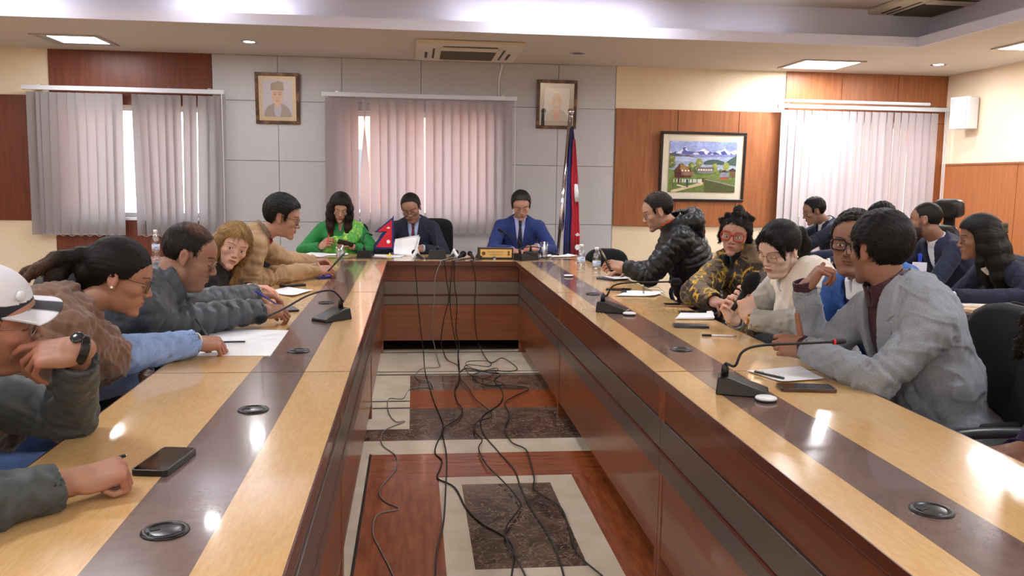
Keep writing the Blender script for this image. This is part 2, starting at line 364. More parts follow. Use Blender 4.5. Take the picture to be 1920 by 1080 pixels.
for x, y, pw in SPOTS:
    t = thing('downlight', 'round downlight in the raised ceiling by its lip, '+{-3.15: 'leftmost', -1.7: 'above the hat portrait', 1.0: 'above the air conditioner', 1.9: 'above the flag'}[x], 'light', (x, y, UP), 0, 'round downlights of the raised ceiling')
    MB().lathe([(.055, -.003), (.075, -.006), (.08, -.001)], n=32).build('ring', m_chrome, t, smooth=True); MB().lathe([(.001, -.004), (.05, -.004), (.055, -.001)], n=28).build('bulb', m_lamp, t, smooth=True)
    area('downlight_light', (x, y, UP-.02), .1, .1, pw, (.93, .93, 1))
for x, y, pl in ((-1.9, 5.2, 'left, over the far seats'), (.4, 5.6, 'middle, over the cables'), (2.7, 5.2, 'right, over the far seats'), (-1.9, 2.2, 'left, over the near seats'), (2.7, 2.2, 'right, over the near seats')):
    t = thing('ceiling_light', 'square light panel in the raised ceiling, '+pl, 'light', (x, y, UP), 0, 'square ceiling light panels')
    MB().box(-.27, .27, -.27, .27, -.012, -.001).build('frame', m_frame, t); MB().box(-.24, .24, -.24, .24, -.016, -.012).build('diffuser', m_lamp, t)
# ------------------------------------------------------------------ ceiling air conditioners
m_ac = mat('aged_white_plastic', '#cbc0ae', .5); m_grille = mat('dark_grille', '#2e2925', .6); m_grille2 = mat('louvre_plastic', '#6a6056', .5)
def cassette(label, x, y, z, sx, sy):
    t = thing('air_conditioner', label, 'air conditioner', (x, y, z)); a, c = sx/2, sy/2
    MB().rbox(-a, a, -c, c, -.045, -.001, .04).build('body', m_ac, t, bevel=.008)
    MB().box(-a*.52, a*.52, -c*.4, c*.62, -.05, -.044).build('grille', m_grille, t)
    for k in range(14):
        yy = -c*.38+k*c*.98/13; MB().box(-a*.52, a*.52, yy-.004, yy+.004, -.058, -.049).build('louvre', m_grille2, t)
    MB().box(-a*.55, a*.55, -c*.72, -c*.5, -.062, -.044, Matrix.Rotation(.0, 4, 'X')).build('air_flap', m_ac, t, bevel=.006)
    MB().box(-a*.5, a*.5, -c*.84, -c*.76, -.048, -.044).build('air_slot', m_grille, t)
    for s in (-1, 1):
        MB().box(s*a*.66-.01, s*a*.66+.01, -c*.55, c*.62, -.0475, -.044).build('side_seam', m_grille, t)
        MB().box(s*a*.8-.012, s*a*.8+.012, -c*.1, c*.55, -.05, -.044).build('side_slot', m_grille, t)
    return t
cassette('aged white ceiling air conditioner with dark grille above the middle blind', .52, 8.62, CEIL, 1.0, 1.1)
q = at(1612, 23, z=UP); cassette('ceiling air conditioner in the raised ceiling, cut by the top of the picture', q[0]+.48, q[1]-.48, UP, .95, .95)
t = tag(MB().tube(catmull([(.93, 9.3, CEIL-.05), (.93, 9.42, CEIL-.06), (.915, 9.47, CEIL-.15), (.91, 9.475, 2.45), (.91, 9.475, 2.3)], 4), .009).build('drain_pipe', m_white), 'thin white pipe from the air conditioner down to the middle blind', 'pipe')
# ------------------------------------------------------------------ vertical blinds
def slat_mat(name, c, tr):
    m = bpy.data.materials.new(name); m.use_nodes = True; N = m.node_tree.nodes; L = m.node_tree.links; N.clear()
    o = N.new('ShaderNodeOutputMaterial'); d = N.new('ShaderNodeBsdfDiffuse'); t = N.new('ShaderNodeBsdfTranslucent')
    tc = N.new('ShaderNodeTexCoord'); mp = N.new('ShaderNodeMapping'); mp.inputs['Scale'].default_value = (60, 60, 900)
    nz = N.new('ShaderNodeTexNoise'); nz.inputs['Scale'].default_value = 1; L.new(tc.outputs['Object'], mp.inputs[0]); L.new(mp.outputs[0], nz.inputs[0])
    rp = N.new('ShaderNodeValToRGB'); c = lin(c); rp.color_ramp.elements[0].color = (*[q*.86 for q in c], 1); rp.color_ramp.elements[1].color = (*c, 1)
    L.new(nz.outputs[0], rp.inputs[0]); L.new(rp.outputs[0], d.inputs[0]); L.new(rp.outputs[0], t.inputs[0])
    mx = N.new('ShaderNodeMixShader'); mx.inputs[0].default_value = tr; L.new(d.outputs[0], mx.inputs[1]); L.new(t.outputs[0], mx.inputs[2]); L.new(mx.outputs[0], o.inputs[0]); return m
m_slat = slat_mat('grey_blind_fabric', '#aaa5a8', .42); m_slatm = slat_mat('rosy_grey_blind_fabric', '#c0b6b8', .48); m_slatw = slat_mat('white_blind_fabric', '#c6bfc3', .17); m_rail = mat('blind_rail', '#cfd2da', .3)
m_cord = mat('cord_white', '#d8d8d8', .6)
def blind(label, x0, x1, ztop, zbot, slats, m, cords, yb=9.38):
    t = thing('vertical_blind', label, 'blind', ((x0+x1)/2, yb, zbot)); ox, oz = (x0+x1)/2, zbot
    MB().box(x0-ox-.04, x1-ox+.04, -.025, .025, ztop-oz, ztop-oz+.045).build('headrail', m_rail, t, bevel=.004)
    MB().box(x0-ox+.1, x0-ox+.13, .02, .12, ztop-oz+.02, ztop-oz+.06).box(x1-ox-.13, x1-ox-.1, .02, .12, ztop-oz+.02, ztop-oz+.06).build('bracket', m_chrome, t)
    chain = MB(); prev = None
    def close_chain(chain):
        if chain.v: chain.build('bead_chain', m_cord, t)
    for (xt, xb, a0, a1, wd) in slats:           # centre at the top, at the bottom, turn at the top and bottom
        vv = []; ff = []; n = 14; k = 5
        for i in range(n+1):
            f = i/n; z = ztop-oz-.02-(ztop-.02-zbot)*f; xc = xt+(xb-xt)*f-ox; a = a0+(a1-a0)*f
            ww = wd*(1 if 0 < i else .94)
            for j in range(k+1):
                u = (j/k-.5)*ww; bow = .003*(1-(2*j/k-1)**2)
                vv.append((xc+u*math.cos(a)-bow*math.sin(a), u*math.sin(a)+bow*math.cos(a)-.004, z))
        for i in range(n):
            for j in range(k): q = i*(k+1)+j; ff.append((q, q+1, q+k+2, q+k+1))
        mk('slat', np.array(vv), ff, m, t, True)
        e = (xb-ox, -.012, .012)
        if prev is not None and abs(prev[0]-e[0]) >= .2: close_chain(chain); chain = MB()
        elif prev is not None: chain.tube(catmull([prev, ((prev[0]+e[0])/2, -.012, -.012), e], 3), .0015, 5)
        prev = e
    close_chain(chain)
    for (cx, cz) in cords: MB().tube(catmull([(cx-ox, -.03, ztop-oz), (cx-ox+.006, -.035, (ztop-oz)*.5), (cx-ox, -.03, cz-oz)], 5), .004, 6).build('pull_cord', m_cord, t)
    return t
def PX(px, z): return at(px, 0, y=9.38)[0]
def bx_(px): return float(at(px, 300, y=9.38)[0])
def bx_b(px): return float(at(px, 430, y=9.38)[0])
def bx_t(px): return float(at(px, 180, y=9.38)[0])
L1 = []
rng = random.Random(3)
for (pt, pb, a, wd) in [(60, 72, .2, .11), (74, 84, 1.1, .09), (86, 97, .25, .1), (102, 112, .3, .1), (118, 126, .3, .1), (136, 146, .35, .1), (152, 160, .3, .1), (170, 178, .3, .1), (188, 196, .3, .1), (206, 212, .3, .1), (220, 226, .25, .1),
                    (254, 266, .9, .1), (268, 285, .6, .1), (284, 296, .35, .1), (302, 312, .35, .1), (318, 324, .4, .1), (331, 338, .5, .085), (350, 354, .5, .08), (362, 365, .5, .07), (380, 383, .3, .1), (398, 400, .3, .1), (414, 416, .2, .1)]:
    L1.append((bx_t(pt), bx_b(pb), a+rng.uniform(-.12, .12), a+rng.uniform(-.2, .2), wd))
blind('grey vertical blind over the left window with a wide gap', -3.86, -1.97, 2.245, .79, L1, m_slat, [(-1.955, .8)])
L2 = []
for (pt, pb, a, wd) in [(618, 620, .3, .1), (634, 636, .3, .1), (650, 652, .3, .1), (664, 667, .4, .09), (683, 685, 1.0, .11), (702, 704, .3, .1), (719, 721, .3, .1), (735, 737, .25, .11), (752, 754, .25, .11), (769, 770, .25, .11), (786, 787, .25, .1),
                    (806, 806, .3, .1), (822, 822, .25, .11), (838, 838, .25, .11), (855, 855, .25, .11), (871, 871, .25, .11), (887, 887, .25, .11), (903, 903, .25, .11), (919, 919, .25, .11), (936, 934, .25, .11), (952, 951, .25, .1)]:
    a += rng.uniform(-.1, .12); a1 = a+rng.uniform(-.1, .1)
    if pt == 683: a1 = 4.0
    L2.append((bx_t(pt), bx_b(pb), a, a1, wd))
blind('grey vertical blind over the middle window, one slat twisted', -.91, 1.06, 2.255, .84, L2, m_slatm, [(1.075, 1.0)])
L3 = []
xx = 4.09
while xx < 5.93: L3.append((xx, xx+rng.uniform(-.006, .006), .28+rng.uniform(-.1, .1), .28+rng.uniform(-.12, .12), .105)); xx += .088
blind('bright white vertical blind over the right window', 4.04, 5.97, 2.255, .5, L3, m_slatw, [(5.99, .9), (5.975, .75), (5.96, .7)])
tag(MB().cyl((4.05, 9.33, 2.33), (5.75, 9.33, 2.33), .018).build('curtain_rod', m_rail), 'white rod fixed above the right blind', 'rod')
# ------------------------------------------------------------------ wall speaker
t = thing('wall_speaker', 'white box loudspeaker high on the right wall', 'speaker', (XR-.02, 9.0, 2.2), math.radians(-90+18))
MB().rbox(-.12, .12, -.2, -.02, -.16, .18, .03).build('cabinet', m_white, t, bevel=.006)
MB().rbox(-.1, .1, -.206, -.198, -.14, .16, .003).build('grille', mat('speaker_mesh', '#b7bcc0', .6, bump=.3, bscale=900), t, bevel=.003)
MB().box(-.03, .03, -.04, .03, -.04, .06).build('wall_bracket', m_white, t)
# ------------------------------------------------------------------ pictures
def painted(name, W, H, nx, ny, fn, parent, y=-.006, m=None, gx=0, gz=0):
    X, Z = np.meshgrid(np.linspace(0, 1, nx), np.linspace(0, 1, ny)); v = np.stack([(X-.5)*W+gx, np.full_like(X, y), (Z-.5)*H+gz], -1).reshape(-1, 3)
    i = np.arange((nx-1)*(ny-1)); r, c = i//(nx-1), i % (nx-1); a = r*nx+c
    f = np.stack([a, a+1, a+nx+1, a+nx], 1).astype(np.int32)
    C = fn(X.ravel(), Z.ravel()); return mk(name, v, f, m, parent, False, col=C)
def comp(C, mask, c, soft=1):
    mask = np.clip(mask, 0, 1)[:, None]*soft; return C*(1-mask)+np.array(lin(c))*mask
def nz1(x, s, seed=0):
    r = np.random.RandomState(seed); t = r.rand(256); q = x*s; i = np.floor(q).astype(int); f = q-i; f = f*f*(3-2*f)
    return t[i % 256]*(1-f)+t[(i+1) % 256]*f
def nz2(x, y, s, seed=0):
    r = np.random.RandomState(seed); t = r.rand(64, 64); a = x*s; b = y*s; i = np.floor(a).astype(int); j = np.floor(b).astype(int); f = a-i; g_ = b-j
    f = f*f*(3-2*f); g_ = g_*g_*(3-2*g_)
    return (t[i % 64, j % 64]*(1-f)+t[(i+1) % 64, j % 64]*f)*(1-g_)+(t[i % 64, (j+1) % 64]*(1-f)+t[(i+1) % 64, (j+1) % 64]*f)*g_
def rect(X, Z, x0, x1, z0, z1): return ((X > x0) & (X < x1) & (Z > z0) & (Z < z1)).astype(float)
def blob(X, Z, cx, cz, rx, rz): return (((X-cx)/rx)**2+((Z-cz)/rz)**2 < 1).astype(float)
def landscape(X, Z):
    n = nz2(X, Z*.6, 9, 1)
    C = np.array(lin('#8fa8e0'))*(.9+.3*n)[:, None]+.05*Z[:, None]
    ridge = .80+.10*np.exp(-((X-.22)/.05)**2)+.05*np.exp(-((X-.5)/.07)**2)+.06*np.exp(-((X-.82)/.06)**2)+.05*np.exp(-((X-.97)/.04)**2)+.04*(nz1(X, 22, 2)-.5)+.02*(nz1(X, 60, 3)-.5)
    m = Z < ridge; C = comp(C, m.astype(float), '#e9ecff')
    sh = m & (nz2(X+Z*.6, Z, 24, 5)+(ridge-Z)*6 > .75); C = comp(C, sh.astype(float), '#4a5aa6')
    C = comp(C, (Z < .74+.02*nz1(X, 12, 8)).astype(float), '#7f93cf')
    hl = .78-.45*np.abs(X-.06); hm = .80-.55*np.abs(X-.27)-.05; hr = .62-.6*(1-X)+.1
    C = comp(C, (Z < np.minimum(hl, .8)).astype(float)*(Z > .58), '#3f5a6e')
    C = comp(C, (Z < hm).astype(float)*(X > .16)*(X < .42)*(Z > .6), '#6d6166'); C = comp(C, (Z < hm-.02-np.abs(X-.24)*.4).astype(float)*(X < .27)*(X > .16)*(Z > .6), '#39527a')
    C = comp(C, (Z < .68+.03*nz1(X, 5, 3)).astype(float), '#a9bbdf'); C = comp(C, ((Z < .6)).astype(float), '#8fa8c4')
    C = comp(C, blob(X, Z, .67, .57, .16, .08), '#35565a'); C = comp(C, (Z < .78-.9*np.abs(1.04-X)).astype(float)*(X > .8)*(Z > .5), '#3f6460')
    C = comp(C, blob(X, Z, .6, .5, .5, .05), '#b6cbe6', .7)
    C = comp(C, (Z < .42+.03*nz1(X, 9, 6)).astype(float), '#6d8a48')
    for cx, cz, rx, rz, c in [(.03, .66, .07, .06, '#6c7a44'), (.03, .55, .08, .08, '#5c7040'), (.34, .5, .05, .09, '#5f7a44'), (.45, .58, .05, .09, '#7c8c50'), (.42, .44, .06, .08, '#4b6438'), (.69, .5, .045, .08, '#8c9a50'), (.86, .52, .045, .08, '#97a552'), (.55, .38, .12, .05, '#55703c'), (.78, .42, .03, .04, '#425a34')]:
        C = comp(C, blob(X+.015*nz2(X, Z, 40, 4), Z, cx, cz, rx, rz), c); C = comp(C, blob(X, Z, cx+.01, cz+.02, rx*.5, rz*.5)*(nz2(X, Z, 50, 6) > .5), '#a8b060')
    C = comp(C, rect(X, Z, .09, .34, .28, .42), '#5d2c22'); C = comp(C, ((Z > .36) & (Z < .56-1.6*np.maximum(.16-X, 0)-.75*np.maximum(X-.2, 0)) & (X > .08) & (X < .33)).astype(float), '#4a2a24')
    C = comp(C, ((Z > .44) & (Z < .56-.5*np.maximum(X-.17, 0)) & (X > .17) & (X < .3)).astype(float), '#a07848'); C = comp(C, ((Z > .33) & (Z < .4) & (X > .19) & (X < .38)).astype(float), '#8a6a5c')
    for k in range(3): C = comp(C, rect(X, Z, .19+.045*k, .22+.045*k, .41, .44), '#f2e4d8')
    C = comp(C, rect(X, Z, .42, .66, .38, .45), '#7c7f80'); C = comp(C, rect(X, Z, .43, .67, .45, .5), '#63686c')
    for k in range(6): C = comp(C, rect(X, Z, .435+.037*k, .46+.037*k, .43, .46), '#efe8df')
    C = comp(C, rect(X, Z, .77, .89, .28, .4), '#8392a8'); C = comp(C, rect(X, Z, .77, .89, .26, .31), '#a24a48'); C = comp(C, ((Z > .4) & (Z < .45-.6*np.abs(X-.83)) & (X > .76) & (X < .9)).astype(float), '#33262a')
    C = comp(C, rect(X, Z, .91, .99, .3, .42), '#6b564c'); C = comp(C, ((Z > .42) & (Z < .49-.8*np.abs(X-.95))).astype(float)*(X > .89), '#2e2528')
    C = comp(C, (Z < .24+.1*nz1(X, 4, 9)).astype(float), '#5f7a3a'); C = comp(C, (Z < .28-.4*np.maximum(X-.55, 0)).astype(float)*(X > .54), '#3e5230')
    C = comp(C, ((np.abs(Z-.26+.28*(X-.55)) < .012) & (X > .55)).astype(float), '#8a8f90')
    C = comp(C, ((np.abs(Z-(.02+.36*(X-.08))) < .028) & (X < .52) & (X > .05)).astype(float), '#d8c3a0'); C = comp(C, ((np.abs(Z-.12+.3*(X-.2)) < .012) & (X > .13) & (X < .26)).astype(float), '#e0d0b6')
    C = comp(C, rect(X, Z, .08, .5, .19, .26)*(nz1(X, 70, 7) > .35), '#cfd2cf'); C = comp(C, rect(X, Z, .14, .165, .17, .3), '#54322a'); C = comp(C, rect(X, Z, .5, .53, .2, .28), '#4e3a2c')
    C = comp(C, rect(X, Z, .27, .3, .1, .25), '#37505a'); return np.clip(C*(.66+.34*nz2(X, Z, 60, 12)+.34*nz2(X, Z*1.4, 26, 13))[:, None], 0, 1)
def portrait(hat, bgc, skin, coat, tie, hair):
    def fn(X, Z):
        C = np.ones((len(X), 3))*np.array(lin(bgc)); C = comp(C, blob(X, Z, .5, .02, .46, .36), coat); C = comp(C, blob(X, Z, .5, .2, .13, .22), tie)
        if not hat: C = comp(C, blob(X, Z, .5, .62, .235, .3), hair)
        C = comp(C, blob(X, Z, .5, .58, .2, .27), skin); C = comp(C, rect(X, Z, .42, .58, .26, .36), skin)
        for s in (-1, 1): C = comp(C, blob(X, Z, .5+s*.085, .61, .045, .018), '#2b2422'); C = comp(C, blob(X, Z, .5+s*.085, .66, .06, .012), '#4a3c38')
        C = comp(C, blob(X, Z, .5, .43, .07, .015), '#8a4a44'); C = comp(C, blob(X, Z, .52, .52, .03, .05), '#b78468', .5)
        if hat: C = comp(C, ((Z > .72) & (Z < .98-.3*np.abs(X-.55)) & (np.abs(X-.5) < .22+.1*(.8-Z))).astype(float), '#34363c')
        return C
    return fn
m_art = mat('painted_canvas', vcol=True, rough=.45); m_photo = mat('photo_print', vcol=True, rough=.25)
m_fr1 = mat('antique_brown_frame', '#4a3528', .35, c2='#8c6a50', nscale=14, metal=.4, ramp=(.45, .75)); m_fr2 = mat('black_frame', '#221a18', .3)
m_mat = mat('cream_mount', '#ddd8c4', .7); m_mount2 = mat('beige_mount', '#cbb692', .7); m_black = mat('black_mount', '#15151a', .6)
def picture(label, x0, x1, z0, z1, fw, m_f, mw, m_m, fn, tilt, ym=WALLY-.022, cat='picture', nx=120, ny=140, name='framed_picture'):
    t = thing(name, label, cat, ((x0+x1)/2, ym, (z0+z1)/2)); a, c = (x1-x0)/2, (z1-z0)/2
    T = Matrix.Rotation(tilt, 4, 'X') @ Matrix.Translation((0, -.02, 0))
    b = MB()
    for (p, q, r, s) in ((-a, a, c-fw, c), (-a, a, -c, -c+fw), (-a, -a+fw, -c+fw, c-fw), (a-fw, a, -c+fw, c-fw)): b.box(p, q, -.015, .015, r, s, T)
    b.build('frame', m_f, t, bevel=.005)
    MB().box(-a+fw, a-fw, -.002, .004, -c+fw, c-fw, T).build('mount', m_m, t)
    o = painted('artwork' if 'painting' in label else 'photograph', 2*(a-fw-mw), 2*(c-fw-mw), nx, ny, fn, t, m=m_art if 'painting' in label else m_photo)
    o.matrix_local = T
    g_ = MB().box(-a+fw, a-fw, -.0125, -.0105, -c+fw, c-fw, T).build('glass', m_pglass if 'painting' not in label else m_pane, t)
    return t
picture('framed portrait photograph of a man in a hat, left of the middle blind', -1.635, -1.185, 1.965, 2.49, .035, m_fr1, .04, m_mount2, portrait(True, '#aab4dc', '#c79c8c', '#5c6474', '#98a4d0', '#333333'), .09)
picture('framed portrait photograph of a grey-haired man in glasses, above the flag', 1.32, 1.76, 1.98, 2.495, .035, m_fr1, .05, m_black, portrait(False, '#a8aab8', '#a87868', '#6c7078', '#a83030', '#b8b4b0'), .08)
picture('framed painting of a village below snowy mountains on the wood wall', 2.705, 3.685, 1.21, 1.98, .03, m_fr2, .075, m_mat, landscape, .05, cat='painting', nx=300, ny=230)
# ------------------------------------------------------------------ tables
m_maple = mat('light_oak_top', '#d0a76f', .2, c2='#d8b27c', sc=(50, 9, 10), nscale=3, detail=5, coat=.6)
m_maple2 = mat('light_oak_top_cross', '#d0a76f', .2, c2='#d8b27c', sc=(9, 50, 10), nscale=3, detail=5, coat=.6)
m_strip = mat('brown_laminate_strip', '#665049', .2, c2='#6e5850', nscale=30, coat=.5)
m_edge = mat('dark_red_edging', '#4e2013', .28, coat=.4)
m_tpan = mat('table_side_veneer', '#743d22', .3, c2='#834a2b', sc=(1.2, 1.2, 14), nscale=3, detail=8, coat=.25)
m_tpan2 = mat('table_upper_veneer', '#5c2d1a', .3, c2='#6a3620', sc=(1.2, 1.2, 14), nscale=3, detail=8, coat=.25)
m_metalband = mat('bronze_band', '#6e625a', .3, metal=.55)
m_redline = mat('red_inlay', '#5a2214', .4)
TZ = .75
def table_unit(label, along, a0, a1, inner, s0, s1, outer, group, side):
    """one table of the U: along 'y' or 'x' from a0 to a1; inner, strip and outer edges across"""
    w = lambda u, v: (u, v) if along == 'y' else (v, u)      # (across, along) -> (x, y)
    c = w((inner+outer)/2, (a0+a1)/2)
    t = thing('conference_table', label, 'table', (c[0], c[1], 0), 0, group)
    def B(mb, u0, u1, v0, v1, z0, z1):
        p, q = w(u0, v0), w(u1, v1)
        return mb.box(min(p[0], q[0])-c[0], max(p[0], q[0])-c[0], min(p[1], q[1])-c[1], max(p[1], q[1])-c[1], z0, z1)
    mm = m_maple if along == 'y' else m_maple2
    d = .0012; e0, e1 = a0+d, a1-d; s = 1 if outer > inner else -1
    tp = B(MB(), inner+s*.004, s0, e0, e1, TZ-.028, TZ); B(tp, s1, outer-s*.004, e0, e1, TZ-.028, TZ); tp.build('tabletop', mm, t)
    B(MB(), s0, s1, e0, e1, TZ-.028, TZ+.0003).build('centre_strip', m_strip, t)
    ed = B(MB(), inner, inner+s*.004, e0, e1, TZ-.028, TZ+.0006); B(ed, outer-s*.004, outer, e0, e1, TZ-.028, TZ+.0006); B(ed, inner, outer, e0, e1, TZ-.036, TZ-.028); B(ed, inner, outer, e0, e0+.0022, TZ-.028, TZ+.0006); B(ed, inner, outer, e1-.0022, e1, TZ-.028, TZ+.0006)
    ed.build('edging', m_edge, t, bevel=.0015)
    f = inner+s*.035
    B(MB(), f, f+s*.03, e0, e1, .58, TZ-.036).build('upper_panel', m_tpan2, t, bevel=.003)
    B(MB(), f-s*.006, f+s*.02, e0, e1, .475, .578).build('metal_band', m_metalband, t, bevel=.002)
    B(MB(), f-s*.009, f+s*.02, e0, e1, .463, .473).build('red_inlay', m_redline, t)
    B(MB(), f-s*.006, f+s*.02, e0, e1, .392, .461).build('metal_band', m_metalband, t, bevel=.002)
    B(MB(), f, f+s*.03, e0, e1, .09, .39).build('lower_panel', m_tpan, t, bevel=.003)
    for v0, v1 in ((e0, e0+.035), (e1-.035, e1)):
        B(MB(), f-s*.003, outer-s*.12, v0, v1, .0, TZ-.037).build('end_leg', m_tpan, t, bevel=.003)
    if along == 'x': B(MB(), outer-.30, outer-.28, e0+.1, e1-.1, 0, .16).build('kick_board', m_blkm0, t)  # added black board, stands in for the shade under the head table
    return t
m_blkm0 = mat('black_board', '#0c0b0b', .7)
gl = 'tables of the conference ring'
for lab, a0, a1 in (('left table nearest the photographer, with a black phone on it', .80, 2.945), ('left table in the middle, under the writing woman and the left gooseneck microphone', 2.945, 5.08), ('left table farthest away, beside the man in the tan jacket', 5.08, 7.05)):
    table_unit(lab, 'y', a0, a1, -.21, -.365, -.545, -.86, gl, -1)
for lab, a0, a1 in (('right table nearest the photographer, bright lamp reflections on its top', .78, 2.895), ('right table in the middle, before the woman holding a microphone', 2.895, 5.06), ('right table farthest away, with two water bottles', 5.06, 7.05)):
    table_unit(lab, 'y', a0, a1, .835, .955, 1.125, 1.455, gl, 1)
table_unit('head table before the window, with news microphones and gold nameplate', 'x', -.86, 1.455, 7.05, 7.2, 7.38, 7.72, gl, 1)
for lab, a0, a1 in (('second row table at right, under the small black microphone', 2.35, 4.3), ('second row table at right, before the bearded man', 4.3, 6.2), ('second row table at right, farthest, before the man in glasses', 6.2, 8.1)):
    table_unit(lab, 'y', a0, a1, 2.61, 2.75, 2.92, 3.24, 'tables of the second row', 1)
# ------------------------------------------------------------------ cable grommets in the strips
m_blk = mat('black_plastic', '#141416', .32); m_blkm = mat('black_matte', '#101012', .6); m_dgrey = mat('dark_grey_plastic', '#2b2e33', .4); m_grom = mat('grommet_lid', '#2a2d33', .18)
def grommet(x, y, label, rot=0):
    t = thing('cable_grommet', label, 'grommet', (x, y, TZ+.0004), rot, 'round black cable grommets')
    MB().lathe([(.030, .0), (.034, .004), (.040, .005), (.043, .002), (.0435, 0)], n=40).build('ring', m_blk, t, smooth=True)
    MB().lathe([(.0005, .0035), (.027, .0035), (.0305, .003), (.0305, 0)], n=36).build('lid', m_grom, t, smooth=True)
    MB().box(-.026, -.008, .004, .018, .0034, .0045).build('cable_slot', m_blkm, t)
for (px, py, lab) in [(310, 997, 'round black cable grommet on the left, nearest the bottom of the picture'), (475, 769, 'round black cable grommet on the left table past the black phone'), (560, 659, 'round cable grommet on the left strip beside the white paper'),
                      (1747, 958, 'round black cable grommet at lower right of the right table'), (1277, 656, 'round cable grommet on the right strip near the white pen'), (1112, 552, 'round cable grommet on the right strip by the far gooseneck microphone')]:
    q = at(px, py, z=TZ); grommet(q[0], q[1], lab, .4)
grommet(2.83, 3.98, 'cable grommet in the second row table beside the small microphone')
grommet(-.455, 4.62, 'cable grommet on the left strip past the left gooseneck microphone')
# ------------------------------------------------------------------ gooseneck microphones
m_red = mat('red_ring', '#d2252c', .4); m_foam = mat('black_foam', '#0c0c0d', .95, bump=.6, bscale=700, bdist=.002)
def gooseneck(label, base, rz, neck, head_r=.012, ring=False, foam=True, sz=.95):
    t = thing('gooseneck_microphone', label, 'microphone', base, rz, 'gooseneck conference microphones')
    w, l = .056*sz, .085*sz
    v = [(-w, -l, 0), (w, -l, 0), (w, l, 0), (-w, l, 0), (-w*.92, -l*.96, .016*sz), (w*.92, -l*.96, .016*sz), (w*.85, l*.5, .056*sz), (-w*.85, l*.5, .056*sz), (w*.85, l*.95, .056*sz), (-w*.85, l*.95, .056*sz)]
    MB().add(v, [(3, 2, 1, 0), (4, 5, 6, 7), (7, 6, 8, 9), (0, 1, 5, 4), (9, 8, 2, 3), (1, 2, 8, 6, 5), (0, 4, 7, 9, 3)]).build('base', m_blk, t, bevel=.005, seg=3)
    MB().rbox(-.022, .022, -l*.7, -l*.35, .021*sz, .026*sz, .004, Matrix.Rotation(.28, 4, 'X')).build('talk_button', m_dgrey, t, bevel=.001)
    R = Matrix.Rotation(-rz, 3, 'Z'); o = Vector([float(q) for q in base])
    P = [V3(R @ (Vector([float(k) for k in p])-o)) for p in neck]
    P = [np.array([0, l*.7, .05*sz]), np.array([0, l*.7, .095*sz])]+P
    C = catmull(P, 7); MB().tube(C[:-1], .0042, 10).build('neck', m_blkm, t, smooth=True)
    MB().lathe([(.012, 0), (.012, .02), (.009, .035), (.006, .038)], (0, l*.7, .055*sz), 20).build('neck_socket', m_blk, t, smooth=True)
    e = C[-1]; d = e-C[-5]; d /= np.linalg.norm(d)
    MB().tube([e-d*.045, e-d*.04, e-d*.006, e], [.005, .0085, .0085, .006], 14).build('capsule', m_blkm, t, smooth=True)
    if ring: MB().tube([e-d*.042, e-d*.036], .0092, 16).build('red_ring', m_red, t, smooth=True)
    if foam: MB().tube([e-d*.03, e-d*.026, e-d*.01, e+d*.012, e+d*.024, e+d*.028], [.007, head_r*.85, head_r, head_r, head_r*.6, .002], 16).build('windscreen', m_foam, t, smooth=True)
    return t
q = at(622, 600, z=TZ)
gooseneck('black gooseneck microphone on the left strip, bent towards the man in the grey padded jacket', (q[0], q[1], TZ), math.radians(108+180+30), [at(643, 565, y=4.06), at(622, 545, y=4.02), at(580, 553, y=3.90), at(530, 580, y=3.74), at(488, 599, y=3.60)], .019)
q = at(1150, 585, z=TZ)
gooseneck('black gooseneck microphone on the right strip before the man in the black padded jacket', (q[0], q[1], TZ), math.radians(62), [at(1137, 555, y=4.32), at(1150, 536, y=4.32), at(1180, 530, y=4.34), at(1225, 529, y=4.36), at(1268, 528, y=4.38)], .019)
q = at(1392, 737, z=TZ)
gooseneck('black gooseneck microphone with a red ring on the right strip before the grey blazer', (q[0], q[1], TZ), math.radians(68), [at(1378, 686, y=2.55), at(1392, 660, y=2.55), at(1425, 648, y=2.56), at(1500, 644, y=2.57), at(1585, 640, y=2.58)], .011, True, False)
q = at(1878, 616, z=TZ)
gooseneck('small black gooseneck microphone on the second row table at the right edge', (q[0], q[1], TZ), math.radians(-75), [at(1878, 590, y=3.72), at(1884, 574, y=3.7), at(1902, 567, y=3.7), at(1935, 577, y=3.68), at(1965, 592, y=3.66)], .012, False, False)
gooseneck('gooseneck microphone base on the head table before the woman in green', (-.4, 7.42, TZ), PI*.96, [(-.42, 7.32, .88), (-.40, 7.38, .95), (-.35, 7.5, .93)], .01, False, False, 1.1)
gooseneck('gooseneck microphone on the head table among the news microphones', (.2, 7.36, TZ), PI, [(.2, 7.32, .87), (.19, 7.36, .96), (.185, 7.45, 1.0)], .01, False, False, 1.35)
q = at(985, 480, z=TZ)
gooseneck('gooseneck microphone right of the gold nameplate, arched to the man in the blue suit', (1.0, 7.3, TZ), PI*.92, [at(978, 458, y=7.3), at(972, 450, y=7.35), at(955, 442, y=7.4), at(938, 432, y=7.45)], .013, False, True, 1.25)
gooseneck('low gooseneck microphone at the right end of the head table, neck laid flat', (.93, 7.18, TZ), PI*.7, [at(1003, 463, y=7.25), at(1025, 470, y=7.3), at(1048, 478, y=7.3)], .01, False, False, 1.05)
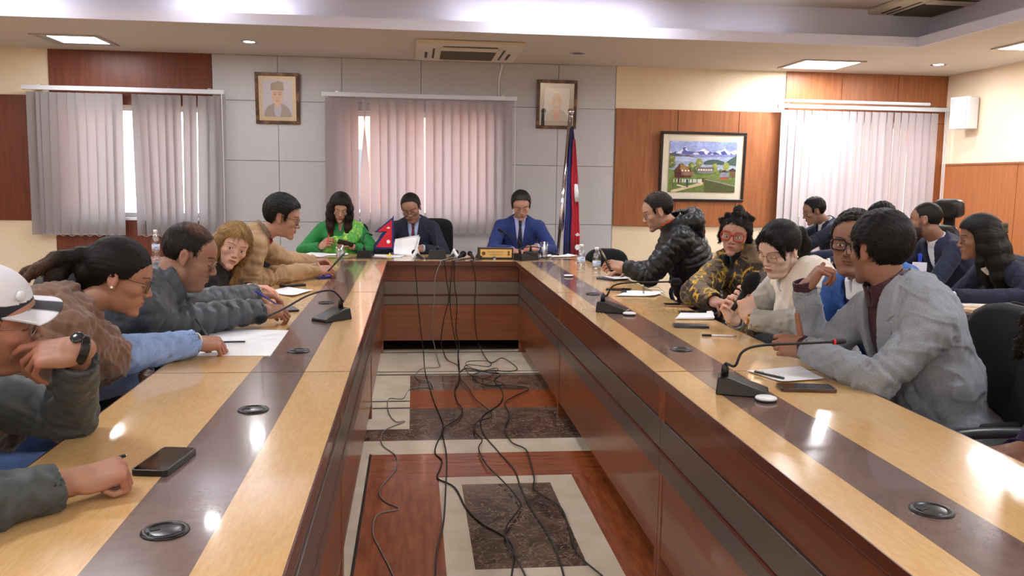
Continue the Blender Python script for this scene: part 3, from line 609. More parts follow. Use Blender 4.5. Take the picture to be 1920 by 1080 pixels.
# ------------------------------------------------------------------ news microphones lying on the head table
def news_mic(label, x, y, tilt, rz, flagm, kind, r=.026):
    t = thing('news_microphone', label, 'microphone', (x, y, TZ), rz, 'news microphones on the head table')
    T = Matrix.Translation((0, 0, .03)) @ Matrix.Rotation(tilt, 4, 'X')
    MB().tube([(0, -.10, 0), (0, -.095, 0), (0, .0, 0), (0, .03, 0)], [.008, .0115, .0125, .015], 16, T=T).build('handle', mat('mic_silver', '#9a9a9c', .3, .7) if kind == 'silver' else m_blkm, t, smooth=True)
    MB().sphere((0, .05, 0), r, 20, T=T, sc=(1, 1.15, 1)).build('windscreen', m_foam, t, smooth=True)
    if kind in ('cube', 'silver'): MB().box(-.031, .031, -.0, .05, -.026, .04, T=T).build('logo_cube', flagm, t, bevel=.003)
    if kind == 'tri':
        MB().add([(-.042, .0, -.028), (.042, .0, -.028), (0, .0, .05), (-.042, .035, -.028), (.042, .035, -.028), (0, .035, .05)], [(0, 1, 2), (5, 4, 3), (0, 3, 4, 1), (1, 4, 5, 2), (2, 5, 3, 0)], T).build('logo_flag', flagm, t, bevel=.003)
    return t
m_wf = mat('white_flag', '#e4e4e6', .4); m_gf = mat('grey_flag', '#3c3c42', .4)
news_mic('news microphone with a tilted white logo flag beside the papers', .035, 7.3, .3, .5, m_wf, 'tri')
news_mic('news microphone with a white flag right of the centre microphone base', .335, 7.3, .3, -.45, m_wf, 'tri')
news_mic('black news microphone lying without a flag, right of the white flags', .405, 7.3, .1, -.3, m_gf, 'none', .028)
news_mic('small black news microphone left of the dark triangular flag', .485, 7.3, .2, .15, m_gf, 'none', .022)
news_mic('news microphone with a dark triangular logo flag', .565, 7.32, .25, 0, m_gf, 'tri', .02)
news_mic('news microphone with a white square cube and silver handle', .68, 7.3, .35, -.05, m_wf, 'silver', .025)
tag(MB().tube(catmull([(.74, 7.3, .757), (.77, 7.33, .76), (.8, 7.31, .757), (.83, 7.34, .757)], 5), .006).build('audio_plug', m_dgrey), 'small dark audio plug beside the gold nameplate', 'plug')
# ------------------------------------------------------------------ microphone cables
m_cab = mat('black_cable', '#161514', .45); m_cabg = mat('grey_cable', '#77736f', .45)
def fc(pts): return [(580+x/2.348, 620+y/2.348) for x, y in pts]
def cable(label, pts, r=.0036, m=m_cab, start=None, h=0):
    P = []
    for (a, c) in pts:
        q = at(a, c, y=7.0)
        if q[2] < .012: q = at(a, c, z=r+.002+h)
        P.append(q)
    if start is not None: P = [V3(start), np.array([P[0][0], 7.03, TZ+.006])]+P
    C = catmull(P, 5)
    for q in C:
        if q[2] < r+.002: q[2] = r+.002
    return tag(MB().tube(C, r, 7).build('microphone_cable', m, smooth=True), label, 'cable', 'cables from the news microphones')
cable('leftmost black cable on the floor, running from the table past the wood strip', [(778, 492), (781, 530), (784, 570), (789, 620), (793, 650)]+fc([(505, 120), (510, 180), (530, 250), (548, 310), (585, 400), (588, 440), (560, 500), (555, 540), (583, 570), (575, 610), (565, 650), (640, 690), (690, 780), (760, 850), (850, 900), (900, 960), (890, 1080), (885, 1130)]), start=(.03, 7.2, TZ+.02))
cable('light grey cable ending near the dark marble', [(826, 492), (816, 520), (814, 560), (811, 590), (809, 620), (815, 650)]+fc([(570, 140), (572, 160), (500, 166), (470, 190), (480, 215), (530, 225), (545, 250)]), m=m_cabg, start=(.33, 7.2, TZ+.02), h=.004)
cable('black cable that runs straight to the bottom edge over the wood strip', [(834, 492), (838, 530), (842, 560), (832, 600), (827, 640)]+fc([(590, 90), (610, 130), (650, 150), (660, 180), (655, 230), (640, 260), (650, 310), (675, 350), (650, 390), (590, 430), (590, 470), (605, 560), (600, 700), (590, 850), (560, 980), (555, 1080), (553, 1130)]), start=(.40, 7.2, TZ+.02), h=.008)
cable('black cable winding down the middle of the marble rectangle', [(850, 492), (845, 530), (844, 570), (850, 620), (857, 650)]+fc([(660, 150), (665, 210), (700, 250), (730, 300), (790, 350), (800, 380), (740, 400), (725, 440), (760, 480), (745, 520), (780, 590), (850, 660), (920, 740), (925, 780), (860, 880), (900, 980), (950, 1080), (955, 1130)]), start=(.485, 7.2, TZ+.02), h=.012)
cable('black cable leaving the tangle towards the right part of the marble', [(853, 492), (852, 530), (857, 570), (855, 620), (861, 645)]+fc([(655, 120), (660, 180), (690, 165), (760, 180), (840, 190), (815, 220), (850, 270), (840, 320), (760, 380), (765, 450), (830, 530), (900, 610), (930, 690), (980, 790), (1040, 880), (1090, 980), (1120, 1080), (1125, 1130)]), start=(.565, 7.2, TZ+.02))
cable('rightmost black cable, running to the bottom edge past the marble corner', [(886, 492), (892, 530), (890, 580), (893, 625)]+fc([(750, 70), (795, 140), (850, 120), (915, 165), (880, 180), (800, 175), (720, 195), (760, 235), (880, 240), (965, 255), (900, 290), (860, 320), (880, 370), (860, 430), (890, 490), (950, 520), (970, 570), (990, 650), (990, 700), (1100, 770), (1140, 860), (1180, 980), (1290, 1080), (1320, 1120)]), start=(.68, 7.2, TZ+.02), h=.006)
cable('thin grey cable looping over the left wood strip', fc([(545, 255), (500, 250), (440, 260), (410, 300), (350, 300), (350, 360), (380, 400), (420, 400), (330, 440), (320, 500), (380, 550), (380, 610), (310, 700), (330, 750), (395, 785), (300, 810), (280, 890), (310, 960), (370, 1080), (375, 1130)]), r=.0028, m=m_cabg)
cable('tangled loops of black cable lying on the cream floor', fc([(800, 185), (690, 172), (700, 150), (790, 158), (790, 135), (700, 135), (695, 155), (760, 175), (830, 165), (800, 200), (765, 215), (770, 240), (820, 245), (850, 230), (720, 200), (690, 175)]), r=.003, h=.016)
# ------------------------------------------------------------------ head table: nameplate, papers, flags, glasses
m_gold = mat('gold_plate', '#d9b36a', .35, .15); m_walnut = mat('dark_walnut', '#352318', .3, coat=.3)
def text(body, size, loc, parent, m, rot=(PI/2, 0, 0), name='lettering'):
    c = bpy.data.curves.new(name, 'FONT'); c.body = body; c.size = size; c.align_x = 'CENTER'; c.align_y = 'CENTER'; c.extrude = .0006
    o = bpy.data.objects.new(name, c); COL.objects.link(o); o.parent = parent; o.location = loc; o.rotation_euler = rot; c.materials.append(m); return o
q = at(925, 482, z=TZ)
t = thing('nameplate', 'dark wooden nameplate box with a gold front on the head table', 'nameplate', (q[0], 7.3, TZ), -.02)
w2 = .15
MB().box(-w2, w2, -.03, .03, 0, .098).build('box', m_walnut, t, bevel=.006)
MB().box(-w2+.022, w2-.012, -.034, -.029, .014, .082).build('gold_plate', m_gold, t, bevel=.002)
m_eng = mat('engraving', '#7a4f1a', .5)
MB().lathe([(.012, 0), (.016, .001), (.016, 0)], n=20, T=Matrix.Translation((-.1, -.035, .048)) @ Matrix.Rotation(PI/2, 4, 'X')).build('emblem', m_eng, t)
b = MB()
rr = random.Random(5)
for row, (zz, hh, x0, x1) in enumerate(((.052, .012, -.07, .075), (.032, .008, -.05, .055))):
    xk = x0
    while xk < x1:
        ww = rr.uniform(.004, .011); b.box(xk, xk+ww, -.0355, -.034, zz+hh, zz+hh+.0015)
        b.box(xk+ww*.6, xk+ww*.6+.0015, -.0355, -.034, zz, zz+hh); b.box(xk, xk+ww*.6, -.0355, -.034, zz+hh*.45, zz+hh*.45+.0015); xk += ww+(.006 if rr.random() < .25 else .0008)
b.build('lettering', m_eng, t)
MB().box(.105, .118, -.0355, -.034, .03, .07).box(.1, .125, -.0355, -.034, .036, .042).box(.103, .122, -.0355, -.034, .054, .06).build('emblem', m_eng, t)
m_paper = mat('white_paper', '#eef0f4', .6); m_paper2 = mat('printed_paper', '#e6e8ee', .6, c2='#dfe2ea', nscale=40)
def sheet(label, pts, z=TZ+.001, m=m_paper, t_=.0012, name='paper_sheet', cat='paper', curl=0, group=None, cnt=1):
    """a sheet or small stack lying on the table, given by its four corners"""
    P = [V3(p)[:2] for p in pts]; c = sum(P)/4; t = thing(name, label, cat, (c[0], c[1], z), 0, group); n = 8
    for k in range(cnt):
        vv = []; ff = []; rot = (k-cnt/2)*.05 if cnt > 1 else 0
        for lay in (0, t_):
            for i in range(n+1):
                for j in range(n+1):
                    u, v = i/n, j/n; p = (P[0]*(1-u)+P[1]*u)*(1-v)+(P[3]*(1-u)+P[2]*u)*v-c
                    p = np.array([p[0]*math.cos(rot)-p[1]*math.sin(rot), p[0]*math.sin(rot)+p[1]*math.cos(rot)])
                    vv.append((p[0], p[1], k*(t_+.0004)+lay+curl*max(0, (u-.6))**2*4+curl*max(0, .25-v)**2*5))
        m1 = (n+1)**2
        for i in range(n):
            for j in range(n):
                a = i*(n+1)+j; ff.append((a, a+1, a+n+2, a+n+1)); ff.append((m1+a, m1+a+n+1, m1+a+n+2, m1+a+1))
        for i in range(n):
            for (a, b2) in ((i, i+1), (n*(n+1)+i, n*(n+1)+i+1), (i*(n+1), (i+1)*(n+1)), (i*(n+1)+n, (i+1)*(n+1)+n)): ff.append((a, b2, m1+b2, m1+a))
        mk('page', np.array(vv), ff, m, t)
    return t
def quad(x, y, w, h, a): c, s = math.cos(a), math.sin(a); return [(x+u*c-v*s, y+u*s+v*c) for u, v in ((-w/2, -h/2), (w/2, -h/2), (w/2, h/2), (-w/2, h/2))]
def pz(px, py, z=TZ): return at(px, py, z=z)
sheet('large white paper the woman in the brown shawl writes on', [pz(356, 668), pz(507, 668), pz(541, 620), pz(400, 618)], curl=0)
t = thing('pen', 'pen lying on the large white paper', 'pen', tuple(at(430, 641, z=TZ+.008)), .08)
MB().cyl((-.055, 0, 0), (.06, 0, 0), .0035, n=10).build('barrel', m_dgrey, t, smooth=True); MB().cyl((-.07, 0, 0), (-.055, 0, 0), .001, .0035, 10).build('tip', m_chrome, t, smooth=True)
sheet('white notepad sheets between the blonde woman and the tan jacket', [pz(497, 548), pz(552, 557), pz(586, 546), pz(540, 539)], curl=.01, cnt=2)
sheet('white papers on the table corner at the far left, near the woman in green', [pz(565, 478, TZ), pz(602, 482, TZ), pz(628, 478, TZ), pz(590, 472, TZ)], cnt=2)
sheet('open white notebook before the woman in green', quad(-.68, 7.58, .24, .17, .1), curl=.01, cnt=3)
sheet('white papers with a yellow tab beside the small desk flag', quad(-.22, 7.5, .26, .2, -.15), cnt=3)
tag(MB().box(-.225, -.18, 7.41, 7.45, TZ+.007, TZ+.012).build('sticky_tab', mat('yellow_tab', '#e3e23a', .6)), 'yellow sticky tab on the papers beside the desk flag', 'tab')
sheet('open white booklet before the man in the blue suit', quad(1.06, 7.5, .28, .2, -.1), curl=.02, cnt=3)
sheet('second open booklet at the right end of the head table', quad(1.3, 7.55, .22, .2, .25), curl=.02, cnt=2)
sheet('white tissue papers with reading glasses on them, right table', [pz(1155, 556), pz(1228, 557), pz(1246, 549), pz(1178, 545)], curl=.01, cnt=2)
sheet('white notepad between the black and grey phones on the right table', [pz(1268, 600), pz(1340, 600), pz(1335, 587), pz(1278, 587)], t_=.004, cnt=2, curl=.004)
sheet('creased white papers before the grey blazer, dark pen on top', [pz(1400, 697), pz(1470, 719), pz(1545, 712), pz(1500, 688)], cnt=2, curl=.006)
t = thing('pen', 'dark pen on the creased papers before the grey blazer', 'pen', tuple(at(1442, 703, z=TZ+.01)), -1.05)
MB().cyl((-.06, 0, 0), (.06, 0, 0), .004, n=10).build('barrel', m_dgrey, t, smooth=True); MB().box(-.06, -.02, -.001, .001, .004, .007).build('clip', m_chrome, t)
a_, c_ = at(1316, 628, z=TZ+.005), at(1375, 630, z=TZ+.005)
t = thing('pen', 'white pen with a black cap on the right table', 'pen', tuple(a_), math.atan2(c_[1]-a_[1], c_[0]-a_[0]))
MB().cyl((.035, 0, 0), (.135, 0, 0), .0042, n=12).build('barrel', m_white, t, smooth=True); MB().cyl((0, 0, 0), (.04, 0, 0), .0048, n=12).build('cap', m_blk, t, smooth=True); MB().cyl((.135, 0, 0), (.148, 0, 0), .003, n=12).build('tip', mat('gold_tip', '#b09060', .3, .8), t, smooth=True)
sheet('blue notebook under the phone of the man in the tan jacket', [pz(585, 519), pz(600, 524), pz(627, 520), pz(612, 513)], m=mat('blue_cover', '#2a3080', .5), t_=.008, name='notebook', cat='notebook')
sheet('dark blue notebook under white sheets beside the water bottle', [pz(1118, 523), pz(1150, 527), pz(1182, 522), pz(1150, 518)], m=mat('navy_cover', '#20283c', .5), t_=.008, name='notebook', cat='notebook')
sheet('white sheets lying on the dark blue notebook beside the water bottle', quad(1.4, 5.8, .15, .18, .3), z=TZ+.01)
sheet('papers of the man in glasses on the far second row table', quad(2.95, 6.6, .2, .28, .2), cnt=3, curl=.02)
sheet('stack of papers on the second row table behind the man in the blue vest', quad(2.95, 5.85, .22, .3, -.2), cnt=5, t_=.004)
sheet('white papers under the sleeve of the woman in the navy blazer', quad(3.12, 5.0, .2, .28, .1), cnt=2)
# phones
m_scr = mat('phone_screen', '#0b0c0f', .06, coat=.5)
def phone(label, c, a, l=.158, w=.076, h=.009, body=m_blk, face=m_scr, cam_=False, up=True):
    t = thing('phone', label, 'phone', (c[0], c[1], TZ+.0006), a)
    MB().rbox(-w/2, w/2, -l/2, l/2, 0, h, .010).build('case', body, t, bevel=.0018)
    MB().rbox(-w/2+.004, w/2-.004, -l/2+.005, l/2-.005, h-.0005, h+.0006, .007).build('screen' if up else 'back_glass', face, t)
    MB().box(w/2-.0005, w/2+.001, .01, .04, h*.35, h*.65).build('side_button', body, t)
    if cam_:
        MB().rbox(-w/2+.008, -w/2+.03, l/2-.05, l/2-.01, h, h+.0022, .006).build('camera_bump', m_dgrey, t)
    return t
A = (pz(243, 893)+pz(303, 903))/2; B_ = (pz(314, 845)+pz(373, 846))/2
phone('black phone in a thick case on the left table, nearest', (A+B_)/2, math.atan2(B_[1]-A[1], B_[0]-A[0])-PI/2, .17, .08, .014)
phone('black phone under the hands of the man in the grey padded jacket', pz(541, 581), .35)
phone('black phone lying beyond the notepad near the blonde woman', pz(549, 537), -.95, .15, .07, .014)
phone('dark phone with a case beside the tissue papers', pz(1160, 544), 1.2, .15, .075)
phone('gold edged phone on the right table near the patterned jacket', pz(1272, 574), 1.45, .16, .078, .010, mat('gold_phone', '#9a7a62', .3, .5))
phone('thin black phone behind the white notepad, right table', pz(1303, 588), 1.45, .16, .078, .009, m_blk)
phone('grey phone lying face down with its cameras showing', pz(1295, 613), 1.4, .16, .077, .010, mat('slate_phone', '#3d424c', .3, .3), mat('slate_glass', '#525864', .15), True, False)
phone('brown edged black phone beside the papers of the grey blazer', (pz(1455, 728)+pz(1568, 733))/2, 1.42, .175, .08, .011, mat('brown_phone', '#4b3a30', .3, .5))
phone('white phone on the second row table before the navy blazer', pz(1842, 575), 1.3, .15, .075, .014, m_white, mat('ivory_face', '#dcd8cf', .3)); 
phone('white card box beside the white phone on the second row table', pz(1817, 574), 1.3, .1, .07, .012, m_white, mat('ivory_face', '#dcd8cf', .3))
tag(MB().lathe([(.0005, .012), (.016, .012), (.017, .008), (.017, .0), (.0, 0)], tuple(pz(1170, 549)-[0, 0, 0]), 20).build('earbud_case', m_dgrey), 'small dark round case beside the far right phone', 'case')
# reading glasses on the tissue
def specs(parent, T, m, lens, name='glasses', w=.138, lw=.05, lh=.042, th=.0022, sq=.75, temple=True, tl=.13, y0=0):
    """spectacles in head axes: x across, y forward, z up; returns the frame object"""
    b = MB(); L = MB()
    for s in (-1, 1):
        cx = s*(lw/2+.009); P = []
        for k in range(28):
            a = 2*PI*k/28; ca, sa = math.cos(a), math.sin(a)
            e = 2/(2+sq*2); P.append(np.array([cx+lw/2*math.copysign(abs(ca)**e, ca), y0-.010*abs(cx+lw/2*ca)/.07, lh/2*math.copysign(abs(sa)**e, sa)]))
        P2 = P+[P[0], P[1]]
        b.tube(P2, th, 6, T=T, caps=False)
        n = len(L.v); L.add(P+[np.array([cx, y0-.003, 0])], [(k, (k+1) % 28, 28) for k in range(28)], T)
        if temple: b.tube([(s*(lw+.008), y0-.009, lh*.2), (s*w/2, y0-.02, lh*.2), (s*(w/2+.004), y0-tl*.72, .006), (s*(w/2+.001), y0-tl, -.024)], th*.8, 6, T=T)
    b.tube([(-.010, y0-.001, .006), (0, y0+.003, .010), (.010, y0-.001, .006)], th, 6, T=T)
    f = b.build(name, m, parent, smooth=True); L.build('lenses', lens, f if parent is not None else None, smooth=True); return f
m_lens = pane_mat(); m_lens.name = 'spectacle_lens'
q = at(1205, 548, z=TZ+.012)
t = thing('reading_glasses', 'thin framed reading glasses lying on the tissue papers', 'glasses', (q[0], q[1], TZ+.03), 1.3); specs(t, None, m_dgrey, m_lens, 'frame', th=.0016)
# bottles, tumblers, coasters
m_pet = pane_mat(); m_pet.name = 'clear_plastic'; m_pet.node_tree.nodes['Mix Shader'].inputs[0].default_value = .25; m_pet.node_tree.nodes['Transparent BSDF'].inputs[0].default_value = (.9, .93, .97, 1); m_cap = mat('white_cap', '#f0f0f2', .4); m_lab = mat('bottle_label', '#c9d4ea', .4, c2='#5f78b0', sc=(8, 8, 40), nscale=3, ramp=(.5, .6), alpha=.9)
m_water = m_pet
def bottle(label, x, y, z=TZ, h=.205):
    t = thing('water_bottle', label, 'bottle', (x, y, z+.0006), 0, 'small clear water bottles'); k = h/.205
    pr = [(.001, .002), (.026, .0), (.030, .006), (.030, .03), (.028, .034), (.030, .04), (.030, .055), (.0285, .06), (.0285, .11), (.030, .115), (.030, .13), (.026, .15), (.014, .175), (.012, .178), (.012, .187)]
    MB().lathe([(a, c*k) for a, c in pr], n=24).build('shell', m_pet, t, smooth=True)
    MB().lathe([(.0292, .062*k), (.0294, .108*k)], n=24).build('label_band', m_lab, t, smooth=True)
    MB().lathe([(.0145, .184*k), (.0145, .2*k), (.013, .203*k), (.0005, .203*k)], n=22).build('cap', m_cap, t, smooth=True)
    return t
q = pz(1118, 518); bottle('clear water bottle on the right table, nearer of the two', q[0], q[1])
q = pz(1089, 510); bottle('clear water bottle on the right table, farther of the two', q[0], q[1])
m_tumb = pane_mat(); m_tumb.name = 'tumbler_glass'; m_tumb.node_tree.nodes['Mix Shader'].inputs[0].default_value = .22; m_tumb.node_tree.nodes['Transparent BSDF'].inputs[0].default_value = (.86, .88, .9, 1)
for px, py, lab in ((638, 497, 'clear glass tumbler on the far end of the left table'), (1020, 487, 'clear glass tumbler on the right corner of the head table')):
    q = pz(px, py); t = thing('glass_tumbler', lab, 'glass', (q[0], q[1], TZ+.0006), 0, 'clear glass tumblers')
    MB().lathe([(.001, .0), (.028, .0), (.033, .15), (.0315, .15), (.0265, .012), (.001, .012)], n=28).build('glass', m_tumb, t, smooth=True)
    MB().lathe([(.001, .0125), (.0262, .0125), (.0295, .095), (.001, .095)], n=28).build('water', m_water, t, smooth=True)
for px, py, lab in ((1436, 752, 'white round lid on the strip beside the red ringed microphone'), (1180, 591, 'white round lid on the strip beside the gooseneck microphone'), (1066, 519, 'white round lid on the strip beside the water bottles')):
    q = pz(px, py); t = thing('round_lid', lab, 'lid', (q[0], q[1], TZ+.0006), 0, 'white round lids on the strip')
    MB().lathe([(.001, .0), (.030, .0), (.033, .003), (.033, .006), (.030, .007)], n=32).build('rim', m_dgrey, t, smooth=True)
    MB().lathe([(.031, .006), (.033, .009), (.031, .0125), (.026, .014), (.0005, .0145)], n=32).build('cap', m_white, t, smooth=True)
# ------------------------------------------------------------------ side table behind the left seats with its bottle
m_side = mat('plain_wood', '#8a5a36', .4)
q = at(293, 488, y=6.9)
t = thing('side_table', 'small wooden side table behind the left seats, mostly hidden', 'table', (q[0], q[1], 0))
MB().box(-.5, .3, -.3, .3, q[2]-.04, q[2]).build('tabletop', m_side, t, bevel=.004)
for sx in (-.46, .22):
    for sy in (-.26, .22): MB().box(sx, sx+.04, sy, sy+.04, 0, q[2]-.04).build('leg', m_side, t)
bottle('clear water bottle under the left window, behind the balding man', q[0], q[1], q[2], .235)
# ------------------------------------------------------------------ flags
m_crim = mat('crimson_cloth', '#c8142c', .7, sheen=.3); m_navy = mat('flag_blue', '#1c2470', .7, sheen=.3); m_flagw = mat('flag_white', '#f0eef2', .7)
m_steel = mat('polished_steel', '#c4c4c8', .12, 1)
fx, fy = -.2, 7.5
t = thing('desk_flag', 'small double pennant desk flag of crimson with blue border on the head table', 'flag', (fx, fy, TZ))
MB().lathe([(.001, 0), (.035, 0), (.035, .008), (.008, .016), (.004, .03)], n=24).build('base', m_gold, t, smooth=True)
MB().cyl((.03, 0, .02), (.03, 0, .345), .004, n=10).box(-.002, .034, -.003, .003, .018, .026).build('pole', m_navy, t)
def pennant(mb, pts, y0, T=None, n=1, wave=.006):
    """cloth cut to an outline, lightly waved, with real thickness"""
    m = len(pts)
    f = lambda x, z: y0+wave*math.sin(x*38+z*12)
    mb.add([(x, f(x, z)-.0008, z) for x, z in pts]+[(x, f(x, z)+.0008, z) for x, z in pts], [tuple(range(m)), tuple(range(m, 2*m))[::-1]]+[(i, i+m, (i+1) % m+m, (i+1) % m) for i in range(m)], T)
up = [(.026, .33), (-.125, .215), (-.035, .215), (.026, .215)]
pennant_pts = [(.026, .335), (-.13, .205), (-.045, .205), (-.14, .065), (.026, .062)]
b = MB(); pennant(b, pennant_pts, 0); b.build('blue_border', m_navy, t)
b = MB(); pennant(b, [(.018, .312), (-.104, .213), (-.02, .213), (.018, .213)], -.003); pennant(b, [(.018, .215), (-.022, .213), (-.118, .078), (.018, .075)], -.003); b.build('crimson_field', m_crim, t)
def emblem(parent, T, sun_r, moon_r, sun_c, moon_c, y=-.0065):
    b = MB(); P = []
    for k in range(24): a = 2*PI*k/24; r = sun_r*(1 if k % 2 == 0 else .68); P.append((sun_c[0]+r*math.cos(a), y, sun_c[1]+r*math.sin(a)))
    b.add(P, [tuple(range(24))], T); b.build('white_sun', m_flagw, parent)
    b = MB(); P = [(moon_c[0]+moon_r*math.cos(a), y, moon_c[1]+moon_r*math.sin(a)) for a in np.linspace(PI, 2*PI, 12)]+[(moon_c[0]+moon_r*math.cos(a), y, moon_c[1]+moon_r*.45*math.sin(a)) for a in np.linspace(2*PI, PI, 12)][1:-1]
    b.add(P, [tuple(range(len(P)))], T); P = [(moon_c[0]+moon_r*.42*math.cos(a), y-.0003, moon_c[1]-moon_r*.3+moon_r*.42*math.sin(a)) for a in np.linspace(0, PI, 12)]; b.add(P, [tuple(range(12))], T); b.build('white_moon', m_flagw, parent)
emblem(t, None, .019, .017, (-.012, .125), (-.012, .252))
# standing flag
p0 = at(1046, 474, y=8.55); p1 = at(1070, 212, y=8.55)
t = thing('standing_flag', 'tall steel flagpole with a furled crimson and blue flag beside the blue suit', 'flag', (p0[0], p0[1], 0))
d = (p1-p0); d /= np.linalg.norm(d); g0 = p0-d*(p0[2]/d[2]); ox = V3((p0[0], p0[1], 0))
MB().cyl(g0-ox+d*.02, p1-ox-d*.02, .021, n=20).build('pole', m_steel, t, smooth=True)
MB().sphere(p1-ox+d*.012, .034, 20).build('finial', m_steel, t, smooth=True); MB().cyl(p1-ox-d*.045, p1-ox-d*.02, .025, n=20).build('collar', m_steel, t, smooth=True)
MB().lathe([(.001, 0), (.17, 0), (.17, .02), (.05, .05), (.035, .09)], tuple(g0-ox), 32).build('base', m_steel, t, smooth=True)
def cloth(name, rows, m, yo, amp=.02, fr=42):
    """hanging cloth: rows of (z, left x, right x), folded"""
    vv = []; ff = []; k = 24
    for lay in (0, .003):
        for i, (z, xl, xr) in enumerate(rows):
            for j in range(k+1):
                u = j/k; x = xl+(xr-xl)*u; vv.append((x, yo+lay+amp*math.sin(u*fr*.45+i*.25), z))
    n = len(rows); m1 = n*(k+1)
    for i in range(n-1):
        for j in range(k):
            a = i*(k+1)+j; ff.append((a, a+1, a+k+2, a+k+1)); ff.append((m1+a, m1+a+k+1, m1+a+k+2, m1+a+1))
    for j in range(k):
        ff.append((j, m1+j, m1+j+1, j+1)); a = (n-1)*(k+1)+j; ff.append((a, a+1, m1+a+1, m1+a))
    for i in range(n-1):
        for a in (i*(k+1), i*(k+1)+k): ff.append((a, a+k+1, m1+a+k+1, m1+a))
    o = mk(name, np.array(vv), ff, m, t, True); return o
def fx_(px, py, y=8.55): q = at(px, py, y=y); return q[0]-ox[0], q[2]
def rows(L, y=8.53):
    out = []
    for (py, l, r) in L: a = fx_(l, py, y); c = fx_(r, py, y); out.append(((a[1]+c[1])/2, a[0], c[0]))
    return out
cloth('blue_fold', rows([(238, 1071, 1074), (280, 1066, 1079), (330, 1063, 1084), (400, 1060, 1086), (440, 1057, 1086), (478, 1056, 1088)]), m_navy, -.035)
cloth('crimson_fold', rows([(262, 1073, 1077), (300, 1071, 1080), (340, 1069, 1082), (400, 1071, 1084), (440, 1069, 1086), (478, 1068, 1085)]), m_crim, -.075, .015)
cloth('white_fold', rows([(345, 1074, 1080), (360, 1074, 1082), (378, 1075, 1082)]), m_flagw, -.105, .004)
cloth('rear_tip', rows([(345, 1058, 1060), (380, 1054, 1060), (415, 1050, 1060), (430, 1047, 1058), (438, 1050, 1054)]), m_navy, .02, .01)
cloth('rear_crimson', rows([(350, 1058, 1060), (385, 1053, 1056), (410, 1050, 1053)]), m_crim, -.01, .004)
emblem(t, None, .034, .028, fx_(1079, 462), fx_(1079, 436), -.115)
# ------------------------------------------------------------------ chairs
m_fab = mat('black_upholstery', '#0f1013', .9, bump=.3, bscale=500, sheen=.1); m_lth = mat('black_leather', '#241f1e', .42, bump=.3, bscale=180, coat=.1)
m_arm = mat('grey_black_armrest', '#2e3036', .35)
def office_chair(label, x, y, rz, back_z0=.58, back_z1=.98, bw=.23, arms=True, fab=None, head=False, seatz=.45, group='black office chairs', square=False):
    """faces +y in its own axes"""
    fab = fab or m_fab
    t = thing('office_chair', label, 'chair', (x, y, 0), rz, group)
    def pad(name, w, h, d, T, m, e=.55, bow=0):
        n = 22; k = 10; vv = []; ff = []
        P = []
        for i in range(n):
            a = 2*PI*i/n; ca, sa = math.cos(a), math.sin(a); P.append((w*math.copysign(abs(ca)**e, ca), h*math.copysign(abs(sa)**e, sa)))
        L = [(-d, .0), (-d, .6), (-d*.85, .92), (-d*.3, 1.0), (d*.3, 1.0), (d*.85, .92), (d, .6), (d, .0)]
        for (zz, q) in L:
            for (a, c) in P: vv.append((a*q, c*q, zz+bow*((a*q/w)**2)))
        for i in range(len(L)-1):
            for j in range(n): ff.append((i*n+j, i*n+(j+1) % n, (i+1)*n+(j+1) % n, (i+1)*n+j))
        return MB().add(vv, ff, T).build(name, m, t, smooth=True)
    pad('seat', .245, .24, .035, Matrix.Translation((0, .02, seatz-.005)), fab, .6)
    zc, hh = (back_z0+back_z1)/2, (back_z1-back_z0)/2
    T = Matrix.Translation((0, -.235, zc)) @ Matrix.Rotation(PI/2-.12, 4, 'X')
    pad('backrest', bw, hh, .03, T, fab, .35 if square else .62, -.05)
    MB().tube(catmull([(0, -.05, seatz-.04), (0, -.25, seatz-.03), (0, -.30, seatz+.08), (0, -.275, back_z0+.12)], 4), .018, 8, flat=1.6).build('back_bar', m_blk, t, smooth=True)
    if head:
        T = Matrix.Translation((0, -.27, back_z1+.12)) @ Matrix.Rotation(PI/2-.12, 4, 'X'); pad('headrest', .13, .075, .045, T, m_lth, .5)
        MB().box(-.05, .05, -.29, -.27, back_z1-.05, back_z1+.1).build('headrest_bracket', m_blk, t)
    if arms:
        for s in (-1, 1):
            MB().tube(catmull([(s*.27, -.2, seatz+.02), (s*.30, -.22, seatz+.16), (s*.30, -.12, seatz+.215), (s*.30, .14, seatz+.215), (s*.29, .2, seatz+.16), (s*.26, .12, seatz-.0)], 5), .019, 10, flat=.8).build('armrest', m_arm, t, smooth=True)
    MB().cyl((0, 0, .1), (0, 0, seatz-.04), .026, n=16).build('gas_column', m_blk, t, smooth=True)
    for k in range(5):
        a = 2*PI*k/5+.3; c, s_ = math.cos(a), math.sin(a)
        MB().tube([(0, 0, .105), (c*.15, s_*.15, .09), (c*.28, s_*.28, .065)], [.026, .022, .015], 8).build('base_spoke', m_blk, t, smooth=True)
        R = Matrix.Translation((c*.28, s_*.28, .028)) @ Matrix.Rotation(a, 4, 'Z') @ Matrix.Rotation(PI/2, 4, 'X')
        MB().lathe([(.001, -.02), (.024, -.02), (.027, -.012), (.027, .012), (.024, .02), (.001, .02)], n=16, T=R).build('castor', m_blk, t, smooth=True)
    return t
